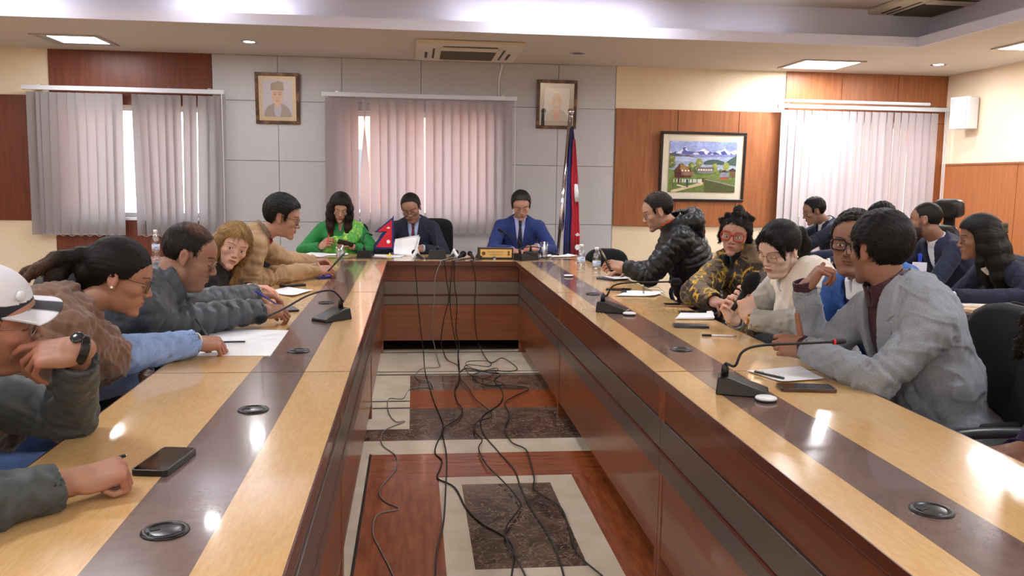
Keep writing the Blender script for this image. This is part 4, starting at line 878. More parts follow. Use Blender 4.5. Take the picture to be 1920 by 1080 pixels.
# ------------------------------------------------------------------ implicit surfaces meshed into continuous skins
F4 = np.float32
class Fr:
    """a frame: rows of R are its axes; o its origin; s its scale"""
    def __init__(s, o=(0, 0, 0), R=None, sc=1.0): s.o = V3(o); s.R = np.eye(3) if R is None else np.array(R, float); s.s = sc
    def w(s, p): return s.o+(V3(p)*s.s) @ s.R
    def l(s, P): return ((np.asarray(P)-s.o) @ s.R.T)/s.s
    def d(s, v): return V3(v) @ s.R
    def mat(s):
        M = Matrix.Identity(4)
        for i in range(3):
            for j in range(3): M[i][j] = s.R[j][i]*s.s
            M[i][3] = s.o[i]
        return M
WF = Fr()
def unit(v): v = V3(v); return v/np.linalg.norm(v)
def axes(fwd, up):
    f = unit(fwd); r = unit(np.cross(f, V3(up))); return np.array([r, f, np.cross(r, f)])
def ell(c, r):
    c = V3(c); r = V3(r if hasattr(r, '__len__') else (r, r, r))
    def f(x, y, z):
        a, b, d = (x-c[0])/r[0], (y-c[1])/r[1], (z-c[2])/r[2]; k0 = np.sqrt(a*a+b*b+d*d)
        k1 = np.sqrt((a/r[0])**2+(b/r[1])**2+(d/r[2])**2)+1e-6; return k0*(k0-1)/k1
    return f, c-r, c+r
def cone(a, b, ra, rb=None, flat=None):
    a, b = V3(a), V3(b); rb = ra if rb is None else rb; ba = b-a; L2 = ba@ba+1e-12; m = max(ra, rb)
    def f(x, y, z):
        px, py, pz_ = x-a[0], y-a[1], z-a[2]; h = np.clip((px*ba[0]+py*ba[1]+pz_*ba[2])/L2, 0, 1)
        return np.sqrt((px-h*ba[0])**2+(py-h*ba[1])**2+(pz_-h*ba[2])**2)-(ra+(rb-ra)*h)
    return f, np.minimum(a, b)-m, np.maximum(a, b)+m
def capcone(a, b, ra, rb, cut0=False):
    """cone whose end at b (and at a, if cut0) is cut flat"""
    a, b = V3(a), V3(b); ba = b-a; L = math.sqrt(ba@ba); n = ba/L; m = max(ra, rb)
    def f(x, y, z):
        px, py, pz_ = x-a[0], y-a[1], z-a[2]; t = px*n[0]+py*n[1]+pz_*n[2]; h = np.clip(t/L, 0, 1) if not cut0 else t/L
        q = np.clip(t, 0, None) if not cut0 else t
        d = np.sqrt((px-q*n[0])**2+(py-q*n[1])**2+(pz_-q*n[2])**2)-(ra+(rb-ra)*np.clip(h, 0, 1))
        d = np.maximum(d, t-L)
        return np.maximum(d, -t) if cut0 else d
    return f, np.minimum(a, b)-m, np.maximum(a, b)+m
def rbox(c, h, r):
    c, h = V3(c), V3(h)
    def f(x, y, z):
        q = [np.abs(x-c[0])-h[0]+r, np.abs(y-c[1])-h[1]+r, np.abs(z-c[2])-h[2]+r]
        o = np.sqrt(sum(np.maximum(k, 0)**2 for k in q)); return o+np.minimum(np.maximum(np.maximum(q[0], q[1]), q[2]), 0)-r
    return f, c-h, c+h
def poly(P, y0=0., y1=.4, x='xz'):
    """prism over an outline in the x-z plane of its frame"""
    P = [V3(p) for p in P]
    def f(x, y, z):
        d = np.full(x.shape, 1e9, F4); s = np.ones(x.shape, F4); n = len(P)
        for i in range(n):
            a, b = P[i], P[i-1]; e = b-a; wx, wz = x-a[0], z-a[1]
            h = np.clip((wx*e[0]+wz*e[1])/(e@e), 0, 1); d = np.minimum(d, (wx-e[0]*h)**2+(wz-e[1]*h)**2)
            c1 = z >= a[1]; c2 = z < b[1]; c3 = e[0]*wz > e[1]*wx; al = (c1 & c2 & c3) | (~c1 & ~c2 & ~c3); s = np.where(al, -s, s)
        d = s*np.sqrt(d); return np.maximum(d, np.maximum(y0-y, y-y1))
    A = np.array(P); lo = np.array([A[:, 0].min(), y0, A[:, 1].min()]); hi = np.array([A[:, 0].max(), y1, A[:, 1].max()]); return f, lo, hi
class Field:
    def __init__(s): s.p = []
    def add(s, fr, prim, k=.01, op='+', t=0.): s.p.append((fr, prim, k, op, t)); return s
    def bounds(s):
        lo = np.full(3, 9.); hi = np.full(3, -9.)
        for fr, (f, a, b), k, op, t in s.p:
            if op == '+':
                c = np.array([fr.w((x, y, z)) for x in (a[0], b[0]) for y in (a[1], b[1]) for z in (a[2], b[2])]); lo = np.minimum(lo, c.min(0)-t); hi = np.maximum(hi, c.max(0)+t)
        return lo, hi
    def grid(s, lo, hi, c):
        n = np.ceil((hi-lo)/c).astype(int)+1; V = np.full(n, .12, F4)
        ax = [(lo[i]+c*np.arange(n[i])).astype(F4) for i in range(3)]
        for fr, (f, a, b), k, op, t in s.p:
            if op == '&': i0 = np.zeros(3, int); i1 = n
            else:
                q = np.array([fr.w((x, y, z)) for x in (a[0], b[0]) for y in (a[1], b[1]) for z in (a[2], b[2])]); m = k+t+3*c
                i0 = np.maximum(np.floor((q.min(0)-m-lo)/c).astype(int), 0); i1 = np.minimum(np.ceil((q.max(0)+m-lo)/c).astype(int)+1, n)
            if (i1 <= i0).any(): continue
            sl = tuple(slice(i0[i], i1[i]) for i in range(3))
            X = ax[0][sl[0]][:, None, None]-F4(fr.o[0]); Y = ax[1][sl[1]][None, :, None]-F4(fr.o[1]); Z = ax[2][sl[2]][None, None, :]-F4(fr.o[2])
            R = (fr.R/fr.s).astype(F4)
            x, y, z = (R[i, 0]*X+R[i, 1]*Y+R[i, 2]*Z for i in range(3))
            d = (f(x, y, z)*fr.s-t).astype(F4); v = V[sl]
            if op == '+':
                if k > 0: h = np.maximum(k-np.abs(v-d), 0)/k; V[sl] = np.minimum(v, d)-h*h*k*.25
                else: V[sl] = np.minimum(v, d)
            else:
                d = -d if op == '-' else d
                if k > 0: h = np.maximum(k-np.abs(v-d), 0)/k; V[sl] = np.maximum(v, d)+h*h*k*.25
                else: V[sl] = np.maximum(v, d)
        return V
    def mesh(s, c, lo=None, hi=None):
        if lo is None: lo, hi = s.bounds(); lo = lo-3*c; hi = hi+3*c
        return nets(s.grid(V3(lo), V3(hi), c), V3(lo), c)
def nets(V, lo, c):
    n = V.shape; ins = V < 0
    m = np.zeros(tuple(q-1 for q in n), np.int8)
    for dx in (0, 1):
        for dy in (0, 1):
            for dz in (0, 1): m += ins[dx:n[0]-1+dx, dy:n[1]-1+dy, dz:n[2]-1+dz]
    I, J, K = np.nonzero((m > 0) & (m < 8))
    if len(I) == 0: return np.zeros((0, 3)), np.zeros((0, 4), np.int32)
    idx = np.full(m.shape, -1, np.int32); idx[I, J, K] = np.arange(len(I))
    acc = np.zeros((len(I), 3)); cnt = np.zeros(len(I))
    for axn in range(3):
        o = [q for q in range(3) if q != axn]
        for u in (0, 1):
            for w_ in (0, 1):
                d = [0, 0, 0]; d[o[0]] = u; d[o[1]] = w_; e = list(d); e[axn] = 1
                a = V[I+d[0], J+d[1], K+d[2]]; b = V[I+e[0], J+e[1], K+e[2]]; q = (a < 0) != (b < 0)
                t = a[q]/(a[q]-b[q]); acc[q, axn] += t; acc[q, o[0]] += u; acc[q, o[1]] += w_; cnt[q] += 1
    P = lo+c*(np.stack([I, J, K], 1)+acc/cnt[:, None]); Fs = []
    for axn in range(3):
        a = [slice(None)]*3; b = [slice(None)]*3; a[axn] = slice(0, -1); b[axn] = slice(1, None); o = [(axn+1) % 3, (axn+2) % 3]
        for q in o: a[q] = slice(1, -1); b[q] = slice(1, -1)
        A = ins[tuple(a)]; B = ins[tuple(b)]; ch = np.nonzero(A != B); sg = A[ch]
        p = [x.astype(int) for x in ch]
        for q in o: p[q] = p[q]+1
        def cell(du, dv):
            r = [p[0].copy(), p[1].copy(), p[2].copy()]; r[o[0]] -= du; r[o[1]] -= dv; return idx[r[0], r[1], r[2]]
        f = np.stack([cell(1, 1), cell(0, 1), cell(0, 0), cell(1, 0)], 1); f[~sg] = f[~sg][:, ::-1]; Fs.append(f)
    f = np.concatenate(Fs); return P, f[(f >= 0).all(1)].astype(np.int32)
def vnormals(P, f):
    n = np.cross(P[f[:, 2]]-P[f[:, 0]], P[f[:, 3]]-P[f[:, 1]]); out = np.zeros_like(P)
    for j in range(4):
        for a in range(3): out[:, a] += np.bincount(f[:, j], n[:, a], len(P))
    return out/(np.linalg.norm(out, axis=1)[:, None]+1e-12)
def join(parts):
    v = []; f = []; n = 0
    for P, q in parts: v.append(P); f.append(q+n); n += len(P)
    return np.concatenate(v), np.concatenate(f)
def wob(P, s, seed=0):
    r = np.random.RandomState(seed); out = np.zeros(len(P))
    for i in range(4):
        k = r.randn(3)*s*(1+.5*i); k2 = r.randn(3)*s*.6; out += np.sin(P@k+r.rand()*6+1.3*np.sin(P@k2+r.rand()*6))/(1+.5*i)
    return out/2.1
# ------------------------------------------------------------------ materials of people
m_skin = mat('skin', vcol=True, rough=.52, sub=.06, bump=.12, bscale=420, bdist=.001, spec=.4)
def hair_mat():
    m = mat('hair', vcol=True, rough=.38, spec=.5, sc=(120, 120, 14), nscale=3, bump=.7, bdist=.003, c2='#ffffff', ramp=(.3, .6)); return m
MATS.pop('hair', None)
m_hair = mat('hair', '#8a8a8a', vcol=True, c2='#ffffff', rough=.5, spec=.28, sc=(170, 170, 24), nscale=3, bump=.8, bdist=.0025, ramp=(.3, .65))
def cloth_mat(name, c, c2=None, rough=.85, bump=.25, bscale=600, nscale=180, sheen=.05, **k): return mat(name, c, rough, c2=c2, nscale=nscale, bump=bump, bscale=bscale, sheen=sheen, bdist=.001, **k)
HL = dict(
    full=([-.2, -.06, -.045, -.034, -.028, .012, .018, .028, .034, .050, .070, .13], [-.070, -.066, -.045, -.015, .030, .030, -.012, -.008, .035, .060, .080, .088]),
    recede=([-.2, -.06, -.045, -.034, -.028, .012, .018, .028, .034, .045, .058, .075, .13], [-.066, -.062, -.045, -.015, .030, .030, -.010, -.006, .045, .075, .095, .104, .12]),
    mid=([-.2, -.06, -.045, -.034, -.028, .012, .018, .026, .032, .045, .062, .13], [-.066, -.062, -.045, -.015, .030, .030, -.010, -.004, .040, .072, .094, .106]),
    low=([-.2, -.06, -.045, -.034, -.028, .012, .018, .032, .038, .06, .085, .13], [-.085, -.08, -.05, -.015, .028, .028, -.02, -.02, .025, .042, .058, .062]),
    cover=([-.2, -.02, .0, .02, .035, .05, .07, .085, .13], [-.09, -.09, -.07, -.05, -.02, .03, .058, .07, .08]),
    cover2=([-.2, -.06, -.02, .03, .04, .055, .08, .13], [-.08, -.06, .0, .01, .03, .052, .072, .08]))
def head_prims(F, fr, q):
    """head and face in head axes"""
    jw = q.get('jaw', 1); ck = q.get('cheek', 1); nl = q.get('nose', 1); lp = q.get('lips', 1); fat = q.get('fat', 0)
    A = lambda p, k=.01, op='+': F.add(fr, p, k, op)
    A(ell((0, -.012, .036), (.075, .092, .086)), .02); A(ell((0, .028, .03), (.064, .062, .06)), .03)
    A(ell((0, .024, -.025), (.061+fat*.006, .062, .06)), .02); A(ell((0, .026, -.066), (.051*jw+fat*.01, .052+fat*.004, .044+fat*.006)), .022)
    A(ell((0, .074, -.097), (.023*jw, .020, .018)), .02)
    if fat: A(ell((0, .03, -.108), (.045, .042, .022)), .02)
    for s in (-1, 1):
        A(ell((s*.043, .052, -.020), (.021*ck, .026, .018)), .018)
        A(cone((s*.036, .074, .026), (s*.006, .083, .023), .0085, .0085), .012)
        A(ell((s*.0325, .095, .002), (.0165, .014, .0105)), .010, '-')
        A(ell((s*.0325, .0728, .001), (.0142, .0122, .0118)), .004)
    A(cone((0, .082, .014), (0, .100*1.0+.003*nl, -.022), .0075, .0092*nl), .010)
    A(ell((0, .102+.002*nl, -.028), (.0112*nl, .0105, .0092)), .006)
    for s in (-1, 1): A(ell((s*.0125*nl, .0945, -.0315), (.0075, .010, .0075)), .004); A(ell((s*.006, .103, -.040), (.0035, .005, .003)), .002, '-')
    A(ell((0, .069, -.058), (.030, .026, .026)), .015)
    for s in (-1, 1):
        A(cone((s*.021, .0845, -.0595), (s*.006, .0940, -.0550), .0028*lp, .0038*lp), .004); A(cone((s*.017, .0855, -.0640), (0, .0930, -.0660), .0034*lp, .0046*lp), .004)
        A(cone((s*.006, .0940, -.0550), (0, .0940, -.0558), .0038*lp, .0036*lp), .002)
    A(cone((-.02, .0890, -.0608), (0, .0995, -.0605), .0011, .0014), .0015, '-'); A(cone((.02, .0890, -.0608), (0, .0995, -.0605), .0011, .0014), .0015, '-')
    for s in (-1, 1):
        e = Fr(fr.w((s*.074, -.012, -.002)), axes(fr.d((s*.35, 1, .16)), fr.d((0, -.16, 1))), fr.s)
        F.add(e, ell((s*.004, 0, .002), (.0085, .0175, .031)), .006); F.add(e, ell((s*.0145, .003, .004), (.008, .0095, .018)), .004, '-')
        F.add(e, ell((s*.004, .002, -.024), (.006, .010, .011)), .004)
def sk(q):
    c = np.array(lin(q['skin'])); g = c.mean(); return (g+(c-g)*.80)*1.0
def paint_head(L, C, q):
    """base colours of the face: lips, brows, eyes, beard; L are head coordinates"""
    skin = sk(q); x, y, z = L.T; ax = np.abs(x)
    def mix(mask, c, a=1):
        nonlocal C
        mask = (np.clip(mask, 0, 1)*a)[:, None]; C = C*(1-mask)+np.array(lin(c) if isinstance(c, str) else c)*mask
    def bl(c, r, soft=.5): d = np.sqrt(((x-c[0])/r[0])**2+((y-c[1])/r[1])**2+((z-c[2])/r[2])**2); return (1-d)/soft
    red = skin*np.array([1.03, .84, .80])
    for s in (-1, 1): mix(bl((s*.043, .062, -.022), (.028, .04, .024), .8), red, .3); mix(bl((s*.08, -.01, 0), (.015, .03, .04), .6), red, .5)
    mix(bl((0, .112, -.03), (.016, .02, .014), .8), red, .5)
    if q.get('beard'):
        bc = q.get('beardc', '#1c1613'); a = q['beard']
        jawm = np.clip((-.038-z)/.012, 0, 1)*np.clip((y-.005)/.02, 0, 1)*np.clip((z+.125)/.01, 0, 1)
        mix(jawm*(1-np.clip(bl((0, .1, -.06), (.024, .03, .012), .4), 0, 1))*np.clip((ax-.018)/.02+ (z < -.075)*1.0+((z > -.05) & (ax < .03))*1, 0, 1), bc, a)
        mix(np.clip((.03-ax)/.006, 0, 1)*np.clip(1-np.abs(z+.046)/.008, 0, 1)*(y > .08), bc, a)
        mix(np.clip(1-np.abs(y-.018)/.02, 0, 1)*np.clip((.0-z)/.02, 0, 1)*(ax > .05)*(z > -.08), bc, a*.8)
    if q.get('mous'):
        mix(np.clip((.028-ax)/.005, 0, 1)*np.clip(1-np.abs(z+.0465+ax*.18)/.0065, 0, 1)*(y > .08), q.get('beardc', '#1c1613'), q['mous'])
    lc = q.get('lipc', None) or (skin*np.array([.82, .5, .5])).tolist()
    mix(bl((0, .095, -.0605), (.0235, .02, .0095), .25), lc, .85); mix(np.clip(1-np.abs(z+.0605)/.0016, 0, 1)*(ax < .02)*(y > .085), '#4a2420', .8)
    mix(bl((0, .103, -.040), (.010, .008, .003), .3), '#3a1c16', .6)
    bcol = q.get('browc', '#1a1412')
    for s in (-1, 1):
        zb = .0255+.004*np.clip(1-((ax-.036)/.02)**2, -1, 1); mix(np.clip(1-np.abs(z-zb)/(.0042 if not q.get('thinbrow') else .003), 0, 1)*(s*x > .012)*(s*x < .055)*(y > .05)*1.6, bcol, .85)
        op = q.get('eye', 'down')
        if op == 'open':
            mix(bl((s*.0325, .086, .0015), (.0145, .012, .0058), .25), '#e9e2dc'); gx, gz = q.get('gaze', (0, 0))
            mix(bl((s*.0325+gx, .087, .0012+gz), (.0058, .012, .0056), .2), '#1e130e'); mix(np.clip(1-np.abs(z-.0062+(s*x-.0325)**2*14)/.0022, 0, 1)*(np.abs(s*x-.0325) < .0155)*(y > .065)*1.5, '#17100e')
        else:
            zl = -.0035 if op == 'down' else -.002
            mix(np.clip(1-np.abs(z-zl+(.0325-s*x)**2*-10)/.0021, 0, 1)*(np.abs(s*x-.0325) < .0145)*(y > .065)*1.5, '#17100e', .95)
            mix(bl((s*.0325, .086, .006), (.016, .012, .006), .7), skin*.72, .5)
    return C
def hair(F, fr, q):
    st = q.get('hair', 'short'); t = q.get('hthick', .009); xs, zs = HL[q.get('line', 'full')]; xs = V3(xs); zs = V3(zs)
    c = V3((0, -.014, .038)); r = V3((.0765, .093, .086))+t
    rise = q.get('rise', 0)
    def f(x, y, z):
        a, b, d = (x-c[0])/r[0], (y-c[1])/r[1], (z-c[2])/r[2]; k0 = np.sqrt(a*a+b*b+d*d); k1 = np.sqrt((a/r[0])**2+(b/r[1])**2+(d/r[2])**2)+1e-6
        e = k0*(k0-1)/k1-rise*np.clip((z-.03)/.09, 0, 1)
        # the nape narrows towards the neck
        e = np.maximum(e, (np.interp(y, xs, zs).astype(F4)-z)*.75)
        return e
    F.add(fr, (f, c-r-rise, c+r+rise), .004)
    for lock in q.get('locks', []):
        for i in range(len(lock)-1):
            (p, ra), (p2, rb) = lock[i], lock[i+1]; F.add(fr, cone(p, p2, ra, rb), q.get('lk', .018))
def hand(F, fr, side, pose, k=.0035):
    """side +1: thumb towards +x. pose: curl per finger (three joints in degrees), thumb, spread"""
    A = lambda p, kk=k: F.add(fr, p, kk)
    A(cone((0, -.008, 0), (0, .012, 0), .0262, .024), .01)
    A(rbox((0, .048, 0), (.037, .044, .0135), .012), .015); A(ell((side*.024, .03, -.009), (.017, .028, .013)), .012); A(ell((-side*.024, .035, -.008), (.014, .03, .011)), .012)
    cur = pose['curl']; spread = pose.get('spread', 1.); Lf = [(.042, .026, .021), (.047, .030, .022), (.043, .028, .021), (.034, .021, .019)]; rr = [.0092, .0094, .009, .008]
    for i in range(4):
        x0 = side*(.0295-.0198*i); y0 = (.088, .092, .089, .082)[i]; p = V3((x0, y0, .001)); sp = side*(1.5-i)*.07*spread; ang = 0; rad = rr[i]
        cc = cur[i] if hasattr(cur[0], '__len__') else cur; A(cone((x0*.7, .05, .001), p, .010, rad), .006)
        for j in range(3):
            ang += math.radians(cc[j]); d = V3((math.sin(sp)*math.cos(ang), math.cos(sp)*math.cos(ang), -math.sin(ang))); n = p+d*Lf[i][j]
            A(cone(p, n, rad, rad*.9), .002); p = n; rad *= .9
    th = pose.get('thumb', (35, 25, 20, 15)); a, e, b1, b2 = [math.radians(q) for q in th]
    p = V3((side*.022, .018, -.006)); rad = .0125
    ang = a; el = e
    for j, (L_, bb) in enumerate(((.044, 0), (.033, b1), (.027, b2))):
        ang -= bb*.75; d = V3((side*math.sin(ang)*math.cos(el), math.cos(ang)*math.cos(el), -math.sin(el))); n = p+d*L_
        A(cone(p, n, rad, rad*.86), .006 if j == 0 else .002); p = n; rad *= .88
RELAX = dict(curl=(22, 28, 18), thumb=(42, 25, 12, 10)); FIST = dict(curl=(75, 85, 50), thumb=(35, 45, 35, 30), spread=.3)
GRIP = dict(curl=(48, 55, 30), thumb=(30, 50, 20, 20), spread=.5); PINCH = dict(curl=[(52, 48, 22), (55, 52, 28), (62, 62, 32), (66, 66, 36)], thumb=(28, 50, 18, 18), spread=.4)
FLAT = dict(curl=(8, 10, 6), thumb=(45, 12, 8, 6), spread=.8); PHONEP = dict(curl=(40, 45, 30), thumb=(30, 55, 10, 10), spread=.5)
def ik(S, W, la, lb, pole):
    d = W-S; L = np.linalg.norm(d); mx = (la+lb)*.985
    if L > mx: k = L/mx; la *= k; lb *= k
    u = d/L; a = (la*la-lb*lb+L*L)/(2*L); h = math.sqrt(max(la*la-a*a, 1e-6)); p = V3(pole); p = p-(p@u)*u; p /= np.linalg.norm(p)+1e-9
    return S+u*a+p*h
def az(deg): a = math.radians(deg); return V3((math.cos(a), math.sin(a), 0))
class Person:
    """a seated person posed from a few joints; all lengths in metres"""
    def __init__(s, label, H, look, P, cyaw, q, N=None, sw=.168, w=1, g=1, hs=1, cat='person', cell=.008, hcell=.003, slouch=.03, limb=1, legyaw=None, knees=None, seatz=None, bust=0, tuck=0, drop=.018):
        s.q = q; s.cell = cell; s.hcell = hcell; s.g = g; s.wd = w; s.limb = limb; s.bust = bust; s.fd = .13*g+.06
        yaw, pitch, roll = look; f = az(yaw); up = V3((0, 0, 1)); pr = math.radians(pitch); f2 = f*math.cos(pr)-up*math.sin(pr); u2 = up*math.cos(pr)+f*math.sin(pr)
        r = np.cross(f, up); rl = math.radians(roll); u3 = u2*math.cos(rl)+r*math.sin(rl)
        H = V3(H); s.base = V3((P[0], P[1], 0)); s.root = thing('person', label, cat, s.base); b = s.base
        s.hf = Fr(H-b, axes(f2, u3), hs); cf = az(cyaw); s.cf0 = cf
        s.N = (V3(N) if N is not None else H-.150*hs*(u3*.5+V3((0, 0, .5)))-.035*f2*hs)-b
        s.P = V3(P)-b; s.r = np.cross(cf, up)
        u = unit(s.N-s.P); s.u = u; s.f = unit(np.cross(u, s.r)); s.f = s.f if s.f@cf > 0 else -s.f
        s.cfr = Fr(s.N, np.array([s.r, s.f, s.u]))
        T = s.N-s.P; s.Wt = s.P+T*.36-s.f*slouch; s.Cc = s.P+T*.68-s.f*slouch*.6; s.sw = sw
        s.S = [s.N-u*(.055+drop)+s.r*sgn*sw+s.f*.012 for sgn in (1, -1)]       # right, left
        s.arms = [None, None]; lf = az(legyaw) if legyaw is not None else cf; lr = np.cross(lf, up); s.legs = []
        s.seat = s.P[2]-.06
        for sgn in (1, -1):
            hip = s.P+lr*sgn*.095-V3((0, 0, .02)); k = hip+lf*.40+lr*sgn*.05; k[2] = max(s.P[2]-.03, .47); a = k-lf*(.03+tuck); a[2] = .09; s.legs.append((hip, k, a, lf))
    def arm(s, side, W, hdir, hnorm, pose, pole=None, E=None, la=.285, lb=.255, hsc=1.):
        i = 0 if side == 'R' else 1; W = V3(W)-s.base; sg = 1 if i == 0 else -1
        if pole is None: pole = s.r*sg*.7-V3((0, 0, 1))-s.f*.3
        E = V3(E)-s.base if E is not None else ik(s.S[i], W, la, lb, pole)
        n = V3(hnorm); d = unit(hdir); R = axes(d, n); s.arms[i] = (E, W, Fr(W, R, hsc), -1 if i == 0 else 1, pose); return s
    def torso(s, F, t=0., k=.05, legs=False, low=True, arms=True, tp=None, ta=None, short=None, cut=True, ext=0., yoke=0):
        g, w = s.g, s.wd; tp = t if tp is None else tp; ta = t if ta is None else ta; lm = s.limb
        pf = Fr(s.P, np.array([s.r, s.cf0, (0, 0, 1)])); wf = Fr(s.Wt, np.array([s.r, s.f, s.u])); cf = Fr(s.Cc, np.array([s.r, s.f, s.u]))
        if low: F.add(pf, ell((0, -.01, .0), (.175*w, .125*g, .115)), k, t=tp)
        F.add(wf, ell((0, .01+.03*(g-1), -.0), (.148*w, .112*g, .16)), k, t=t)
        F.add(cf, ell((0, 0, .01), (.160*w, .110*g, .19)), k, t=t)
        for i, sg in ((0, 1), (1, -1)):
            F.add(WF, cone(s.N-s.u*.058, s.S[i]-s.r*sg*.02, .050*lm+yoke, .044*lm+yoke), .045, t=t)
            F.add(WF, cone(s.N-s.u*.005-s.f*.012, s.S[i]-s.r*sg*.05, .036, .03), .04, t=t*.8)
            if s.bust: F.add(cf, ell((sg*.075, .085*g, .01), (.06, .05, .06)), .04, t=t)
            if arms and s.arms[i] is not None:
                E, W, hf, sd, pose = s.arms[i]; S_ = s.S[i]
                if short: E2 = S_+(E-S_)*short; F.add(WF, capcone(S_, E2, .049*lm, .047*lm), .03, t=ta); continue
                F.add(WF, cone(S_, E, .048*lm, .040*lm), .03, t=ta)
                d = unit(W-E); F.add(WF, capcone(E, W+d*ext, .042*lm+ta, .0275*lm+min(ta, .016)*1.15), .012)
        return F
    def leg(s, F, t=0., foot=True):
        for (h, k, a, lf) in s.legs:
            F.add(WF, cone(h, k, .085, .056), .04, t=t); F.add(WF, cone(k, a, .056, .040), .02, t=t)
            if foot: F.add(WF, cone(a-V3((0, 0, .045))-lf*.02, a-V3((0, 0, .055))+lf*.14, .035, .028), .03)
        return F
    def body(s):
        q = s.q; F = Field(); s.torso(F, -.002, ext=.0); s.leg(F, -.004)
        hf = s.hf; F.add(WF, cone(s.N-s.u*.03, hf.w((0, -.022, -.055)), .056*q.get('neck', 1), .051*q.get('neck', 1)), .02); head_prims(F, hf, q)
        parts = []; boxes = [(hf.w((0, .005, 0))-.165*hf.s, hf.w((0, .005, 0))+.165*hf.s, s.hcell)]
        for a in s.arms:
            if a is None: continue
            E, W, fr, sd, pose = a; hand(F, fr, sd, pose); c = fr.w((0, .07, -.01)); boxes.append((c-.125*fr.s, c+.125*fr.s, min(s.hcell, .003)))
        V, f = F.mesh(.013)
        cen = V[f].mean(1); keep = np.ones(len(f), bool)
        for lo, hi, _ in boxes: keep &= ~((cen > lo+.006) & (cen < hi-.006)).all(1)
        parts.append((V, f[keep]))
        for j, (lo, hi, c) in enumerate(boxes):
            V, f = F.mesh(c, lo, hi)
            if j > 0:                      # a hand's box leaves the head to the head's own box
                cen = V[f].mean(1); f = f[~((cen > boxes[0][0]) & (cen < boxes[0][1])).all(1)]
            parts.append((V, f))
        V, f = join(parts); used = np.unique(f); mp = np.full(len(V), -1, np.int32); mp[used] = np.arange(len(used)); V = V[used]; f = mp[f]
        C = np.tile(sk(q), (len(V), 1)); C *= (1+.05*wob(V, 40, 3))[:, None]
        L = hf.l(V); hm = (np.abs(L) < .16).all(1); C[hm] = paint_head(L[hm], C[hm], q)
        for a in s.arms:
            if a is None: continue
            l = a[2].l(V); m = (np.abs(l[:, 0]) < .09) & (l[:, 1] > .075) & (l[:, 1] < .2) & (np.abs(l[:, 2]) < .09); C[m] = C[m]*np.array([1.04, .9, .88])
        s.body_o = mk('body', V, f, m_skin, s.root, True, col=np.clip(C, 0, 1)); return s
    def hair(s, col='#15110f', fn=None, name='hair', amp=.0009, cell=None, seed=1, fr_=130, m=None):
        F = Field(); hair(F, s.hf, s.q); V, f = F.mesh(cell or s.hcell*1.15); n = vnormals(V, f); L = s.hf.l(V)
        a = np.arctan2(L[:, 0], L[:, 2]+.01)
        st = np.sin(a*fr_*.25+4*wob(L, 22, seed))*.6+np.sin(L[:, 1]*fr_*1.7+a*9+3*wob(L, 30, seed+1))*.4 if s.q.get('comb', 'side') == 'back' else np.sin(L[:, 1]*fr_*1.6+5*wob(L, 18, seed)+a*6)*.6+np.sin(a*fr_*.4+4*wob(L, 25, seed+2))*.4
        V = V+n*(st*amp+wob(L, 60, seed+5)*amp*.8)[:, None]
        C = np.tile(np.array(lin(col)), (len(V), 1)); C = C*(1+.35*(st[:, None]*.5))
        if fn is not None: C = fn(L, C)
        # short tapering strands lying along the comb direction
        r = np.random.RandomState(seed+11); M = int((3600 if s.hcell < .0029 else 2000)*(1+.6*(len(s.q.get('locks', [])) > 2))*s.q.get('dens', 1)); vi = r.randint(0, len(V), M)
        P0 = V[vi]; Nn = n[vi]; Lk = L[vi]; flow = s.q.get('flow', 'crown')
        down = np.tile(V3((0, -.15, -1)), (M, 1)); cr = Lk-V3((.012, -.06, .13)); cr[:, 1] += .02
        if flow == 'crown': d = cr
        elif flow == 'tie': d = np.where((Lk[:, 1] > -.105)[:, None], V3((0, -.125, .036))-Lk, down)
        else: d = np.where(((Lk[:, 2] > .07) | ((Lk[:, 1] > .03) & (Lk[:, 2] > .03)))[:, None], cr*V3((2.6, .25, 1)), down)
        d = d/(np.linalg.norm(d, axis=1)[:, None]+1e-9)+r.randn(M, 3)*s.q.get('mess', .22); d = (d @ s.hf.R); d -= (d*Nn).sum(1)[:, None]*Nn; d /= np.linalg.norm(d, axis=1)[:, None]+1e-9
        ln = (r.uniform(.010, .022, M)*s.q.get('slen', 1))[:, None]; lf = (r.uniform(.0004, .0016, M)*s.q.get('lift', 1))[:, None]; sd = np.cross(d, Nn); wv = r.uniform(.0007, .0016, M)[:, None]
        A = P0-Nn*.0008; B = P0+d*ln*.5+Nn*(lf*.6); E = P0+d*ln+Nn*(lf-ln*.06)-V3((0, 0, 1))*ln*.08
        vv = np.stack([A-sd*wv, A+sd*wv, B-sd*wv*.9, B+sd*wv*.9, E-sd*wv*.25, E+sd*wv*.25], 1).reshape(-1, 3); b0 = (np.arange(M)*6)[:, None]+len(V)
        ff = np.concatenate([b0+[0, 1, 3, 2], b0+[2, 3, 5, 4]]).astype(np.int32); cc = np.repeat(C[vi]*r.uniform(.65, s.q.get('cvar', 1.8), M)[:, None], 6, axis=0)
        V = np.concatenate([V, vv]); f = np.concatenate([f, ff]); C = np.concatenate([C, cc])
        return mk(name, V, f, m or m_hair, s.root, True, col=np.clip(C, 0, 1))
